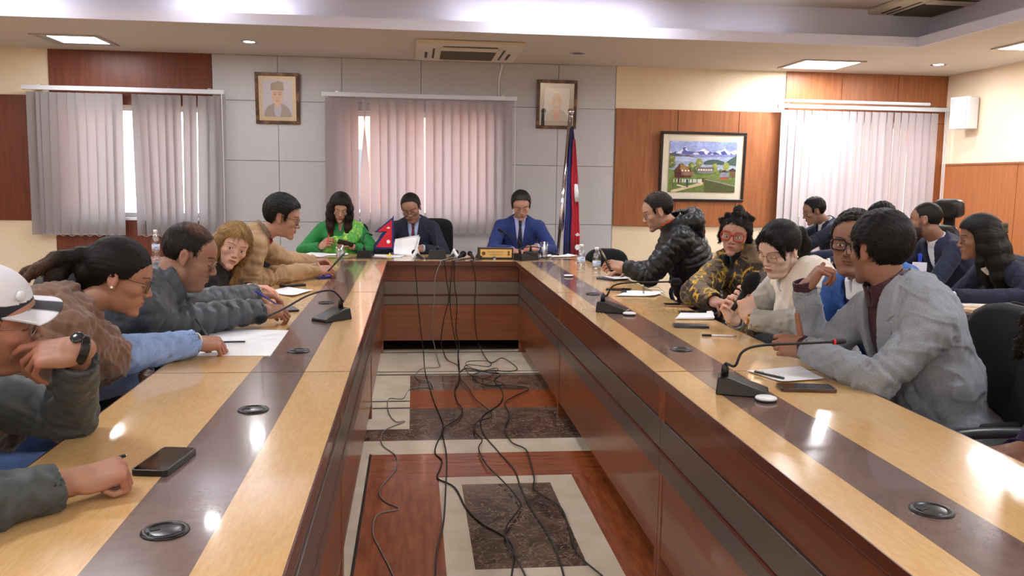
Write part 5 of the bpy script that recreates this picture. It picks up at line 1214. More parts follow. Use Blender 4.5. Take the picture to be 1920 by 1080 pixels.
    def bone(s, V):
        """for each vertex its length along the nearest bone, that bone's number and the distance round it"""
        segs = [(s.P, s.N)]
        for i in (0, 1):
            if s.arms[i] is not None: segs += [(s.S[i], s.arms[i][0]), (s.arms[i][0], s.arms[i][1])]
        best = np.full(len(V), 9.); par = np.zeros(len(V)); idn = np.zeros(len(V), int); off = 0
        for j, (a, b) in enumerate(segs):
            d = b-a; L = np.linalg.norm(d); t = np.clip(((V-a)@d)/L**2, 0, 1); dd = np.linalg.norm(V-a-t[:, None]*d, axis=1)-(.13 if j == 0 else .045)
            m = dd < best; best[m] = dd[m]; par[m] = t[m]*L+(0 if j == 0 or j % 2 else .285); idn[m] = j
        return par, idn
    def wear(s, name, F, m, wr=.004, quilt=0, qp=.055, seed=0, cell=None, fn=None, label=None, colf=None, disp=None):
        V, f = F.mesh(cell or s.cell); n = vnormals(V, f)
        if len(V) == 0: return None
        d = wob(V, 22, seed)*wr*.7+wob(V, 55, seed+3)*wr*.4
        if wr >= .004:                 # narrow creases and soft ridges
            d -= (1-np.minimum(np.abs(wob(V*V3((1, 1, .55)), 13, seed+31))*2.2, 1))**2*wr*.8; d += (1-np.minimum(np.abs(wob(V*V3((.6, 1, 1)), 17, seed+37))*2.5, 1))**3*wr*.6
        par, idn = s.bone(V)
        for i in (0, 1):
            if s.arms[i] is None: continue
            E = s.arms[i][0]; r = np.linalg.norm(V-E, axis=1); wt = np.exp(-(r/.075)**2); d += wt*np.sin(par*190+3*wob(V, 20, seed+7))*wr*.75*(idn > 0)
        if quilt: d += (np.abs(np.sin(par*PI/qp+.35*wob(V, 14, seed+2)))**.5-.7)*quilt+wob(V, 75, seed+9)*quilt*.22
        if disp is not None: d += disp(V, par, idn)
        V2 = V+n*d[:, None]; C = colf(V2, par, idn) if colf else None
        o = mk(name, V2, f, m, s.root, True, col=C)
        if label: o['label'] = label
        return o
    def cuffs(s, F, inner=.011, depth=.035, ta=.014, ext=0.):
        """hollow the sleeve ends"""
        for a in s.arms:
            if a is None: continue
            E, W, fr, sd, pose = a; d = unit(W-E); r = .0275*s.limb+min(ta, .016)*1.15-inner+.003; F.add(WF, capcone(W+d*(ext-depth), W+d*(ext+.03), r, r, True), .0, '-')
        return F
    def neckhole(s, F, r=.064, up=.12): F.add(WF, cone(s.N+s.u*.0-s.f*.0, s.hf.w((0, -.02, -.06)), r, r), .006, '-'); return F
    def suit(s, m_j, m_s, m_tie=None, t=.02, V=.30, lapel=True, vw=.07, shirtcuff=True, m_l=None):
        F = s.torso(Field(), .007, arms=False); F = s.neckhole(F, .056)
        tr = Fr(s.N, s.cfr.R); s.wear('shirt', F, m_s, .002, cell=max(s.cell, .008))
        C = Field(); top = s.N+s.u*.028+s.f*.012; C.add(WF, capcone(s.N-s.u*.03+s.f*.006, top, .074, .064, True), .004); C.add(WF, capcone(s.N-s.u*.06, s.N+s.u*.06+s.f*.02, .058, .057, True), .003, '-')
        C.add(s.cfr, poly([(-.012, .1), (.012, .1), (0, -.015)], .02, .2), .004, '-'); s.wear('shirt_collar', C, m_s, .0006, cell=.005)
        J = s.torso(Field(), t, tp=t+.006, ta=.016); s.neckhole(J, .068); s.cuffs(J, ta=.016, ext=0)
        J.add(s.cfr, poly([(-vw, .06), (vw, .06), (vw*.62, -.10), (.004, -V), (-.004, -V), (-vw*.62, -.10)], .0, s.fd), .004, '-')
        J.add(s.cfr, poly([(-.003, -V+.02), (.003, -V+.02), (.014, -.7), (-.002, -.7)], .06, s.fd), .003, '-')
        s.wear('jacket', J, m_j, .0045, seed=sum(map(ord, s.root.name)) % 50)
        if lapel:
            for sg in (1, -1):
                K = s.torso(Field(), t+.006, arms=False); K.add(s.cfr, poly([(sg*(vw-.012), .035), (sg*(vw+.022), .03), (sg*(vw+.05), -.075), (sg*(vw+.028), -.085), (sg*(vw+.055), -.11), (sg*.05, -V+.06), (sg*.004, -V), (sg*(vw*.6-.004), -.10)][::sg], .0, .4), .003, '&'); s.neckhole(K, .066); s.wear('lapel', K, m_l or m_j, .001, cell=min(s.cell, .006))
        if m_tie is not None:
            K = s.torso(Field(), .0125, arms=False); K.add(s.cfr, poly([(-.016, -.02), (.016, -.02), (.012, -.05), (.034, -V-.04), (0, -V-.08), (-.034, -V-.04), (-.012, -.05)], .0, .4), .003, '&'); s.wear('tie', K, m_tie, .0006, cell=.005)
            K = Field(); fr = Fr(s.N-s.u*.022+s.f*.088*s.g, s.cfr.R); K.add(fr, cone((0, -.012, .012), (0, .004, -.012), .017, .012), .004); s.wear('tie_knot', K, m_tie, .0005, cell=.005)
        if shirtcuff:
            for a in s.arms:
                if a is None: continue
                E, W, fr, sd, pose = a; d = unit(W-E); K = Field(); K.add(WF, capcone(W-d*.03, W+d*.013, .0365*s.limb, .0355*s.limb, True), .002); K.add(WF, capcone(W-d*.0, W+d*.04, .0285*s.limb, .0285*s.limb, True), 0, '-'); s.wear('shirt_cuff', K, m_s, .0004, cell=.005)
        return s
    def trousers(s, m, shoes=None):
        F = Field(); F.add(Fr(s.P, np.array([s.r, s.cf0, (0, 0, 1)])), ell((0, -.01, -.01), (.178*s.wd, .13*s.g, .11)), .04, t=.006); s.leg(F, .010, False); s.wear('trousers', F, m, .005, cell=.012)
        for (h, k, a, lf) in s.legs:
            K = Field(); K.add(WF, cone(a-V3((0, 0, .042))-lf*.03, a-V3((0, 0, .055))+lf*.15, .042, .034), .02); K.add(WF, ((lambda x, y, z: -z+.001), V3((-1, -1, 0)), V3((1, 1, 1))), .004, '&'); s.wear('shoe', K, shoes or m_blk, .0005, cell=.009)
        return s
    def glasses(s, m, y0=.099, z0=.003, sc=1, tilt=0, **k):
        T = s.hf.mat() @ Matrix.Translation((0, 0, z0)) @ Matrix.Rotation(tilt, 4, 'X'); f = specs(s.root, T, m, m_lens, 'glasses', y0=y0, **k)
        return f
# ------------------------------------------------------------------ clothes
c_navy = cloth_mat('navy_suiting', '#161c30'); c_blue = cloth_mat('blue_suiting', '#1b2d66'); c_navy2 = cloth_mat('dark_navy_suiting', '#141a34')
c_white = cloth_mat('white_shirting', '#dfe4ee', bscale=900); c_lblue = cloth_mat('pale_blue_shirting', '#a9bde4', bscale=900); c_lav = cloth_mat('lavender_shirting', '#b4b6dc')
c_maroon = cloth_mat('maroon_tie', '#5a1424', rough=.5); c_tie = cloth_mat('dark_tie', '#1a2036', rough=.5)
c_tweed = cloth_mat('grey_tweed', '#6c727c', c2='#979da6', nscale=520, rough=.9, bump=.3, bscale=500, ramp=(.35, .65)); c_plum = cloth_mat('plum_shirting', '#35101f', rough=.55); c_char = cloth_mat('charcoal_trim', '#26282c')
c_puffg = cloth_mat('grey_nylon', '#41474f', rough=.5, bump=.15, bscale=60); c_puffb = cloth_mat('black_nylon', '#0d0e12', rough=.42, bump=.15, bscale=60)
c_shell = cloth_mat('grey_green_nylon', '#3d4345', rough=.55, bump=.25, bscale=50); c_tan = cloth_mat('tan_suede', '#a98a68', c2='#9a7c5c', nscale=9, rough=.9); c_tan2 = cloth_mat('taupe_rib', '#7f6a5c', bump=.5, bscale=300)
c_shawl = cloth_mat('brown_wool_shawl', '#705444', rough=1, bump=.4, bscale=350, sheen=.3); c_sky = cloth_mat('sky_blue_knit', '#7f9cd0', c2='#8fabdc', rough=.9, bump=.4, bscale=380); c_red = cloth_mat('dark_red_shirting', '#7a1428')
c_green = cloth_mat('green_blouse', '#0f7a35', rough=.6); c_sari = cloth_mat('lime_sari', '#5fb048', c2='#a8d85a', nscale=26, rough=.5, ramp=(.5, .6)); c_cream = cloth_mat('cream_fleece', '#e6dfd0', rough=.95, bump=.3, bscale=300); c_lgrey = cloth_mat('light_grey_knit', '#b6b5b0', rough=.9, bump=.3, bscale=380)
c_black = cloth_mat('black_knit', '#0e0e11', rough=.9); c_denim = cloth_mat('denim', '#31466e', c2='#3d5684', nscale=200); c_dark = cloth_mat('dark_trousers', '#1b1c22'); c_royal = cloth_mat('blue_jacket', '#2f5fae', rough=.7); c_ink = cloth_mat('navy_knit', '#171a4a', bump=.5, bscale=300); c_teal = cloth_mat('teal_scarf', '#1f7f8c', bump=.5, bscale=200); c_purple = cloth_mat('purple_knit', '#2a1640')
c_vcol = mat('printed_cloth', vcol=True, rough=.8, bump=.25, bscale=500, bdist=.001, sheen=.05)
m_wire = mat('thin_metal_frame', '#8a8078', .3, .8); m_gold2 = mat('gold_metal', '#b48a4a', .25, 1); m_redf = mat('red_plastic_frame', '#b82c22', .35); m_pearl = mat('pearl', '#eee6da', .25)
BLK, DBR = '#0e0c0c', '#1c1310'
def hold(p, side): return p.arms[0 if side == 'R' else 1]
def held_phone(label, off, dirn, nrm, l=.155, w=.075, h=.009, body=None):
    """a phone held in the air: centre off, long side along dirn, screen facing nrm"""
    R = axes(dirn, nrm); t = thing('phone', label, 'phone', off); t.rotation_euler = Matrix(((R[0][0], R[1][0], R[2][0]), (R[0][1], R[1][1], R[2][1]), (R[0][2], R[1][2], R[2][2]))).to_euler()
    MB().rbox(-w/2, w/2, -l/2, l/2, -h/2, h/2, .01).build('case', body or m_blk, t, bevel=.0018); MB().rbox(-w/2+.004, w/2-.004, -l/2+.005, l/2-.005, h/2-.0004, h/2+.0006, .007).build('screen', m_scr, t); return t
def held_pen(label, a, b, m, tipm=None):
    a, b = V3(a), V3(b); t = thing('pen', label, 'pen', a); d = b-a; MB().cyl(d*.12, d, .0042, n=10).build('barrel', m, t, smooth=True); MB().cyl((0, 0, 0), d*.12, .001, .0036, 10).build('tip', tipm or m_chrome, t, smooth=True)
def band(name, p, side, m, r=.031, w=.018, back=.01, th=.004, onhand=False):
    E, W, fr, sd, ps = hold(p, side); d = unit(W-E) if not onhand else unit(fr.R[1]+unit(W-E)*.6); c = W+d*back; K = Field(); K.add(WF, capcone(c-d*w/2, c+d*w/2, r, r, True), .003); K.add(WF, capcone(c-d*w, c+d*w, r-th, r-th, True), 0, '-'); return p.wear(name, K, m, 0, cell=.0025)
def strands(paths, hl):
    """locks of hair: list of point lists with radii, in head axes"""
    return [[(V3(a), r) for a, r in path] for path in paths]
def mk_eye(p): pass
# ================================================================== man in the cap, nearest at left
H = at(-22, 600, y=2.1)
q = dict(skin='#a8745a', line='full', hthick=.006, eye='down', beard=.25, jaw=1.05, cheek=1.1, fat=.6)
p = Person('person in a white and navy cap and dark grey jacket, hand on mouth', H, (14, 5, 14), (-1.36, 1.92, .53), 12, q, hcell=.0025, cell=.0065, g=1.1, hs=1.03, N=H+V3((-.085, -.03, -.13)))
WL = at(150, 655, y=2.03); EL = V3((-.86, 2.24, .80)); p.arm('L', WL, (-1, -.1, -.12), (.1, -.62, .75), dict(curl=[(14, 26, 12), (40, 34, 16), (50, 40, 18), (58, 42, 20)], thumb=(30, 60, 20, 10), spread=1.3), E=EL)
WR = at(140, 903, z=.795); p.arm('R', WR, (.9, .5, .12), (-.3, -.5, 1), dict(curl=[(72, 84, 40), (80, 86, 42), (84, 88, 44), (86, 88, 45)], thumb=(16, 40, 30, 30), spread=.4), E=V3((-.82, 1.60, .80)))
p.body(); p.hair(BLK)
F = p.torso(Field(), .024, tp=.03, ta=.024, ext=-.035); p.neckhole(F, .07); p.cuffs(F, ta=.024, ext=-.035, depth=.02); F.add(p.cfr, poly([(-.04, .1), (.04, .1), (.004, -.22), (-.004, -.22)], .0, p.fd), .004, '-'); p.wear('jacket', F, c_shell, .008, seed=3)
F = Field(); top = p.N+p.u*.05+p.f*.03; F.add(WF, capcone(p.N-p.u*.03, top, .088, .083, True), .005); F.add(WF, capcone(p.N-p.u*.06, p.N+p.u*.1+p.f*.05, .075, .073, True), .003, '-'); F.add(p.cfr, poly([(-.02, .12), (.02, .12), (0, -.05)], .02, .2), .004, '-'); p.wear('jacket_collar', F, c_shell, .003)
F = p.torso(Field(), .01, arms=False); p.neckhole(F, .06); p.wear('shirt', F, c_black, .002); p.trousers(c_dark)
p.glasses(m_wire, th=.0013, lw=.048, lh=.036, sq=.9)
band('wristwatch', p, 'L', m_blk, .0345, .020, -.002, .006, True); E_, W_, fr_, _, _ = hold(p, 'L'); K = Field(); K.add(Fr(W_, fr_.R), ell((.010, -.002, .030), (.016, .016, .006)), .004); p.wear('watch_face', K, m_grom, 0, cell=.003)
# cap
def cap_col(L, par):
    pass
F = Field(); hf = p.hf; c = V3((0, -.012, .050)); F.add(hf, ell(c, (.084, .101, .082)), .004); F.add(hf, ((lambda x, y, z: .028-z), V3((-1, -1, -1)), V3((1, 1, 1))), .004, '&'); V, f = F.mesh(.0032); L = hf.l(V)
C = np.tile(np.array(lin('#d9dbe6')), (len(V), 1)); C[(L[:, 2] < .062)] = lin('#23242e'); mk('cap_crown', V, f, c_vcol, p.root, True, col=C)
vv = []; ff = []; nu, nv = 22, 12
for lay in (0, -.003):
    for i in range(nu+1):
        a = (i/nu-.5)*2.2
        for j in range(nv+1):
            t_ = j/nv; rx = .080*(1-t_)+.094*t_; ry = .088*(1-t_)+.175*t_; x = rx*math.sin(a)*(1+.02*t_); y = -.012+ry*math.cos(a)*(1.0)+(0.0); y = y*(1-t_)+t_*(.050+.098*max(0, math.cos(a*.95))**.6); z = .044-.004*t_-.009*(abs(x)/.09)**2*1.2+lay; vv.append(hf.w((x, y, z)))
m1 = (nu+1)*(nv+1)
for i in range(nu):
    for j in range(nv): a = i*(nv+1)+j; ff.append((a, a+1, a+nv+2, a+nv+1)); ff.append((m1+a, m1+a+nv+1, m1+a+nv+2, m1+a+1))
for i in range(nu): a = i*(nv+1)+nv; ff.append((a, m1+a, m1+a+nv+1, a+nv+1))
vv = np.array(vv); L = hf.l(vv); C = np.tile(np.array(lin('#d9dbe6')), (len(vv), 1)); rr_ = np.abs(L[:, 0]); C[rr_ < .032] = lin('#23242e'); mk('cap_brim', vv, ff, c_vcol, p.root, True, col=C)
K = Field(); K.add(hf, ell((.048, .072, .080), (.014, .010, .012)), .002); p.wear('cap_badge', K, m_rail, 0, cell=.003)
held_pen('black and silver pen in the hand of the man in the cap', at(240, 853, y=1.97), at(186, 868, y=1.90), m_blk, m_chrome)
# ================================================================== woman writing, brown shawl
H = at(223, 520, y=2.95)
locks = strands([[((.0, -.085, .045), .035), ((.0, -.125, .035), .022), ((.0, -.155, .0), .026), ((.005, -.175, -.06), .028), ((.0, -.17, -.12), .024), ((.0, -.16, -.18), .012)],
                 [((.01, -.13, .035), .018), ((.02, -.18, .01), .018), ((.03, -.23, -.05), .016), ((.03, -.27, -.12), .012), ((.03, -.29, -.18), .006)],
                 [((-.01, -.13, .035), .015), ((-.02, -.20, .0), .014), ((-.01, -.26, -.07), .012), ((-.01, -.30, -.14), .006)],
                 [((0, -.06, .03), .05), ((0, -.085, -.02), .04), ((0, -.09, -.055), .02)]], None)
q = dict(flow='tie', skin='#a87458', line='cover2', hthick=.010, eye='down', locks=locks, comb='back', cheek=1.1, jaw=.96, lips=1.05, thinbrow=1, neck=.88)
p = Person('person writing on white paper, wearing a brown shawl, blue knit sleeves and glasses', H, (14, 20, 0), (-1.40, 2.68, .53), 18, q, hcell=.0027, cell=.0065, sw=.155, w=.95, limb=1.1, N=H+V3((-.135, -.04, -.105)))
WR = at(363, 642, z=.805); p.arm('R', WR, (1, .35, -.12), (-.35, -.45, .8), PINCH, E=V3((-1.02, 2.96, .80))); p.arm('L', V3((-.93, 3.12, .70)), (.9, -.5, 0), (0, 0, 1), RELAX)
def hc(L, C): w_ = np.clip((-L[:, 1]-.17)/.08, 0, 1)[:, None]; return C*(1-w_)+w_*np.array(lin('#5a3d2a'))
p.body(); p.hair('#120e0f', hc)
K = Field(); K.add(p.hf, ell((0, -.122, .036), (.027, .014, .027)), .003); p.wear('hair_tie', K, c_ink, 0, cell=.004)
F = p.torso(Field(), .013, ta=.030); p.neckhole(F, .06); p.cuffs(F, ta=.030); p.wear('sweater', F, c_sky, .008, seed=5)
F = p.torso(Field(), .044, tp=.03, ta=.052, k=.08, short=.80, low=True); p.neckhole(F, .066); p.wear('shawl', F, c_shawl, .013, seed=8)
F = Field(); F.add(WF, capcone(p.N-p.u*.01-p.f*.0, p.N+p.u*.035+p.f*.02, .076, .070, True), .008); F.add(WF, capcone(p.N-p.u*.05, p.N+p.u*.08+p.f*.03, .060, .058, True), .004, '-'); p.wear('shawl_collar', F, c_shawl, .004)
p.trousers(c_denim); p.glasses(m_dgrey, th=.0014, lw=.048, lh=.040, sq=.5); band('bracelet', p, 'R', m_white, .034, .007, .014, .004); band('bracelet', p, 'R', m_chrome, .034, .006, -.002, .004)
K = Field(); K.add(p.hf, ell((.087, -.008, -.027), .0045), 0); p.wear('earring', K, m_pearl, 0, cell=.002)
E_, W_, fr_, _, _ = hold(p, 'R'); tip = p.base+fr_.w((-.02, .11, -.045)); held_pen('pen in the writing hand of the woman in the brown shawl', at(398, 641, z=.757), at(366, 597, y=3.28), m_dgrey)
# ================================================================== man in the grey padded jacket
H = at(354, 481, y=3.65)
q = dict(skin='#9b6a50', line='recede', hthick=.0035, eye='down', mous=.35, beard=.22, jaw=1.1, fat=1, cheek=1.1, neck=1.22, nose=1.1)
p = Person('person with thinning hair in a dark grey padded jacket, writing notes with a blue pen', H, (10, 22, 0), (-1.38, 3.42, .53), 14, q, hcell=.0027, cell=.0075, g=1.3, w=1.15, hs=1.08, sw=.185, limb=1.2, N=H+V3((-.135, -.03, -.115)))
p.fd = .17; WR = at(490, 582, z=.82); p.arm('R', WR, (1, .25, -.1), (-.15, -.55, .8), GRIP, E=V3((-1.0, 3.56, .81))); p.arm('L', at(478, 551, z=.82), (1, .25, -.15), (0, 0, 1), dict(curl=(30, 35, 20), thumb=(40, 30, 15, 10), spread=.8))
def thin(L, C):
    m = np.clip((L[:, 2]-.085)/.03, 0, 1)*np.clip((L[:, 1]+.075)/.05, 0, 1)*(.30+.62*(nz2(L[:, 0]*3+1, L[:, 1]*3+1, 40, 3) > .4)); m = m[:, None]; return C*(1-m)+m*np.array(lin('#7d5440'))
p.body(); p.hair('#1a1412', thin, amp=.0008)
F = p.torso(Field(), .040, tp=.045, ta=.030, k=.06); p.neckhole(F, .082); p.cuffs(F, ta=.03, inner=.014); F.add(p.cfr, poly([(-.035, .1), (.035, .1), (.003, -.16), (-.003, -.16)], .0, p.fd), .004, '-'); p.wear('padded_jacket', F, c_puffg, .006, quilt=.011, qp=.062, seed=2)
F = Field(); top = p.N+p.u*.085+p.f*.055; F.add(WF, capcone(p.N-p.u*.04, top, .104, .094, True), .012); F.add(WF, capcone(p.N-p.u*.07, p.N+p.u*.16+p.f*.08, .082, .080, True), .004, '-'); F.add(p.cfr, poly([(-.03, .14), (.03, .14), (0, -.05)], .02, .2), .004, '-'); p.wear('jacket_collar', F, c_puffg, .006)
F = p.torso(Field(), .012, arms=False); p.neckhole(F, .068); p.wear('sweater', F, c_dark, .002); p.trousers(c_dark)
p.glasses(m_wire, th=.0014, lw=.046, lh=.032, sq=.9, z0=-.004, y0=.101); band('wristwatch', p, 'L', m_chrome, .034, .016, .016, .005)
held_pen('blue pen held by the man in the grey padded jacket', at(530, 578, z=.78), at(479, 546, y=4.0), mat('blue_pen', '#2436b8', .35))
# ================================================================== blonde woman
H = at(436, 461, y=4.72)
lk = []
for s in (-1, 1):
    for k_, (x0, y0) in enumerate(((.066, .02), (.074, -.01), (.07, -.04), (.055, -.07), (.03, -.09))):
        lk.append([((s*x0*.8, y0*.9, .06), .022), ((s*(x0+.008), y0, .01), .022), ((s*(x0+.010), y0-.005, -.05), .021), ((s*(x0+.004+.006*k_*s), y0-.006, -.12), .018), ((s*(x0-.004), y0+.01, -.19), .013), ((s*(x0-.01), y0+.02, -.25), .006)])
q = dict(flow='down', lk=.025, slen=2.2, mess=.1, cvar=1.35, skin='#dba58c', line='cover', hthick=.013, eye='open', gaze=(.003, -.001), locks=strands(lk, None), comb='back', cheek=1.05, jaw=.9, nose=.88, lips=1.15, thinbrow=1, browc='#5a4030', lipc='#b0605a', neck=.85)
p = Person('person with long blonde hair in a black top, head tilted towards the camera', H, (-66, 12, -19), (-1.42, 4.62, .53), 5, q, hcell=.0028, cell=.008, sw=.150, w=.9, hs=.98, N=H+V3((-.075, .05, -.15)))
p.arm('R', V3((-.98, 4.62, .79)), (1, .1, 0), (0, 0, 1), RELAX); p.arm('L', V3((-.9, 4.95, .79)), (1, -.2, 0), (0, 0, 1), RELAX)
def blond(L, C):
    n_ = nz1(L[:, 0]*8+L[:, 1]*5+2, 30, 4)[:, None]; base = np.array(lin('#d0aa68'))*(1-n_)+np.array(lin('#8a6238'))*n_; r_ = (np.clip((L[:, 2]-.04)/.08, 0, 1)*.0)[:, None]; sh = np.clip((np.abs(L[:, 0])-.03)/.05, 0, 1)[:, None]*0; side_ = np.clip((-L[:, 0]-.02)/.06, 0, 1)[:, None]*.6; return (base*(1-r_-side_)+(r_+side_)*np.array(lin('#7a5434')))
p.body(); p.hair('#b08a52', blond, amp=.002)
F = p.torso(Field(), .014, ta=.014); p.neckhole(F, .058); p.cuffs(F); p.wear('black_top', F, c_black, .005, seed=4); p.trousers(c_dark)
K = Field(); K.add(WF, capcone(p.N-p.u*.03, p.N+p.u*.03, .085, .075, True), .012); K.add(WF, capcone(p.N-p.u*.06, p.N+p.u*.08, .06, .058, True), .004, '-'); p.wear('scarf', K, c_black, .006)
# ================================================================== man in the tan jacket
H = at(529, 408, y=5.4)
q = dict(skin='#b07c60', line='full', hthick=.017, rise=.006, eye='down', jaw=1, cheek=1, neck=1.02)
p = Person('person in a tan jacket over a dark red shirt, holding a phone', H, (4, 16, 0), (-1.36, 5.18, .53), 6, q, hcell=.003, cell=.0075, g=1.1, hs=1.03, sw=.17, N=H+V3((-.13, .0, -.105)))
p.arm('R', at(592, 506, z=.81), (1, .3, -.02), (-.1, -.6, .75), PHONEP, E=V3((-.97, 5.28, .80))); p.arm('L', at(588, 491, z=.83), (1, -.05, 0), (.1, .5, .8), PHONEP)
p.body(); p.hair('#0d0b0c', amp=.0016)
F = p.torso(Field(), .034, tp=.03, ta=.024, k=.06); p.neckhole(F, .074); p.cuffs(F, ta=.024); F.add(p.cfr, poly([(-.05, .1), (.05, .1), (.02, -.5), (-.02, -.5)], .0, p.fd), .006, '-'); p.wear('jacket', F, c_tan, .010, seed=6)
F = Field(); F.add(WF, capcone(p.N-p.u*.05-p.f*.01, p.N+p.u*.045+p.f*.01, .092, .080, True), .008); F.add(WF, capcone(p.N-p.u*.08, p.N+p.u*.1+p.f*.03, .074, .070, True), .004, '-'); F.add(p.cfr, poly([(-.045, .14), (.045, .14), (.03, -.15), (-.03, -.15)], .02, .2), .004, '-'); p.wear('jacket_collar', F, c_tan2, .003)
F = p.torso(Field(), .010, arms=False); p.neckhole(F, .058); p.wear('shirt', F, c_red, .003)
F = Field(); F.add(WF, capcone(p.N-p.u*.03+p.f*.01, p.N+p.u*.03+p.f*.02, .072, .064, True), .004); F.add(WF, capcone(p.N-p.u*.06, p.N+p.u*.06+p.f*.03, .058, .056, True), .003, '-'); F.add(p.cfr, poly([(-.015, .1), (.015, .1), (0, -.02)], .02, .2), .004, '-'); p.wear('shirt_collar', F, c_red, .001, cell=.005); p.trousers(c_dark)
for a in p.arms:
    E_, W_, fr_, sd, ps = a; d = unit(W_-E_); K = Field(); K.add(WF, capcone(W_-d*.045, W_+d*.004, .046, .037, True), .004); K.add(WF, capcone(W_-d*.02, W_+d*.03, .029, .029, True), 0, '-'); p.wear('rib_cuff', K, c_tan2, .001, cell=.005)
p.glasses(m_dgrey, th=.0015, lw=.046, lh=.034, sq=.8)
held_phone('dark phone held upright by the man in the tan jacket', at(630, 492, y=5.75), (.5, .3, .55), (-.8, -.1, .6))
# ================================================================== woman in green
H = at(638, 390, y=8.0)
lk = []
for s in (-1, 1):
    for k_, (x0, y0) in enumerate(((.062, .045), (.074, .015), (.078, -.015), (.07, -.05), (.04, -.08))):
        dr = .06 if k_ < 2 else 0
        lk.append([((s*x0*.8, y0*.9, .06), .024), ((s*(x0+.010), y0, .0), .025), ((s*(x0+.016), y0+dr*.2, -.07), .026), ((s*(x0+.012), y0+dr*.7, -.15), .025), ((s*(x0+.004), y0+dr, -.24), .018), ((s*(x0-.01), y0+dr, -.31), .006)])
q = dict(flow='down', lk=.03, skin='#b58468', line='cover', hthick=.014, rise=.01, eye='down', locks=strands(lk, None), comb='back', cheek=1.1, jaw=.95, nose=.95, lips=1.15, thinbrow=1, lipc='#a04a48', neck=.88)
p = Person('person with long dark hair in a green blouse and lime sari, looking at a phone', H, (-84, 24, -4), (-.70, 8.16, .53), -92, q, tuck=.28, hcell=.0032, cell=.009, sw=.165, w=1.0, g=1.1, hs=1.0, bust=.012, N=H+V3((.0, .09, -.125)))
p.arm('R', V3(at(602, 462, y=7.78)), (.6, -.6, .5), (-.5, -.5, .3), PINCH, pole=(-.9, .1, -.6)); p.arm('L', V3(at(662, 463, y=7.78)), (-.5, -.6, .35), (.3, -.5, .6), PHONEP, pole=(.9, .1, -.6))
def hg(L, C): w_ = np.clip((-.08-L[:, 2])/.12, 0, 1)[:, None]; return C*(1-w_)+w_*np.array(lin('#4a2620'))
p.body(); p.hair('#1a0f10', hg, amp=.001)
F = p.torso(Field(), .012, ta=.013); p.neckhole(F, .062); p.cuffs(F, ta=.013); F.add(p.cfr, poly([(-.06, .1), (.06, .1), (.0, -.09)], .0, p.fd), .004, '-'); p.wear('blouse', F, c_green, .004, seed=4)
F = p.torso(Field(), .020, arms=False, tp=.024); F.add(p.cfr, poly([(-.185, .03), (-.09, .04), (-.02, -.10), (.10, -.13), (.16, -.22), (.2, -.6), (-.19, -.6), (-.16, -.2)], -.3, .4), .004, '&'); p.wear('sari', F, c_sari, .006, seed=7)
F = p.torso(Field(), .032, arms=True, short=.3, ta=.02); F.add(p.cfr, poly([(-.215, .06), (-.10, .05), (-.07, -.15), (-.09, -.6), (-.2, -.6), (-.19, -.15)], -.12, .4), .004, '&'); p.wear('sari_pleat', F, c_sari, .007, seed=9); p.trousers(c_green)
held_phone('phone held low by the woman in green', at(648, 456, y=7.68), (-.75, -.1, .2), (0, .5, .6), .14, .068)
held_pen('slim pen held by the woman in green', at(613, 462, y=7.66), at(617, 440, y=7.70), m_red)
# ================================================================== man in the navy suit reading papers
H = at(771, 390, y=7.93)
q = dict(skin='#9c6c54', line='recede', hthick=.009, eye='down', jaw=1.1, cheek=1.1, fat=.7, nose=1.1, neck=1.1)
p = Person('person in a navy suit and maroon tie reading papers through glasses', H, (-100, 26, 8), (.03, 8.14, .53), -92, q, tuck=.28, hcell=.003, cell=.0085, sw=.175, w=1.05, g=1.15, hs=1.03, N=H+V3((.02, .10, -.115)))
p.arm('R', V3(at(740, 462, y=7.72)), (.45, -.7, .25), (-.3, -.4, .8), GRIP, pole=(-.9, .1, -.8)); p.arm('L', V3(at(792, 466, y=7.74)), (-.75, -.6, .12), (.1, -.6, .7), GRIP, pole=(.9, .1, -.8))
p.body(); p.hair('#1c1614', amp=.001); p.suit(c_navy, c_lblue, c_maroon, V=.28); p.trousers(c_navy); p.glasses(m_dgrey, th=.0016, lw=.047, lh=.034, z0=-.012, y0=.104, sq=.9)
# papers he holds
t = thing('held_papers', 'curled white sheets held up by the man in the navy suit', 'paper', at(765, 462, y=7.6)); o3 = at(765, 462, y=7.6)
for (a, b_, c_, d_, dy) in (((737, 476), (773, 482), (786, 440), (741, 448), 0), ((752, 478), (781, 477), (788, 443), (760, 447), .02)):
    P4 = [at(x, y, y=7.52+dy+k) for (x, y), k in zip((a, b_, c_, d_), (0, -.02, .06, .08))]; vv = []; ff = []; n = 8
    for lay in (0, .002):
        for i in range(n+1):
            for j in range(n+1): u, v = i/n, j/n; pt = (P4[0]*(1-u)+P4[1]*u)*(1-v)+(P4[3]*(1-u)+P4[2]*u)*v-o3; pt[1] += lay+.02*math.sin(u*PI)+.012*math.sin(v*5); vv.append(pt)
    m1 = (n+1)**2
    for i in range(n):
        for j in range(n): a_ = i*(n+1)+j; ff.append((a_, a_+1, a_+n+2, a_+n+1)); ff.append((m1+a_, m1+a_+n+1, m1+a_+n+2, m1+a_+1))
        for (x1_, x2_) in ((i, i+1), (n*(n+1)+i, n*(n+1)+i+1), (i*(n+1), (i+1)*(n+1)), (i*(n+1)+n, (i+1)*(n+1)+n)): ff.append((x1_, x2_, m1+x2_, m1+x1_))
    mk('page', np.array(vv), ff, m_paper, t, True)
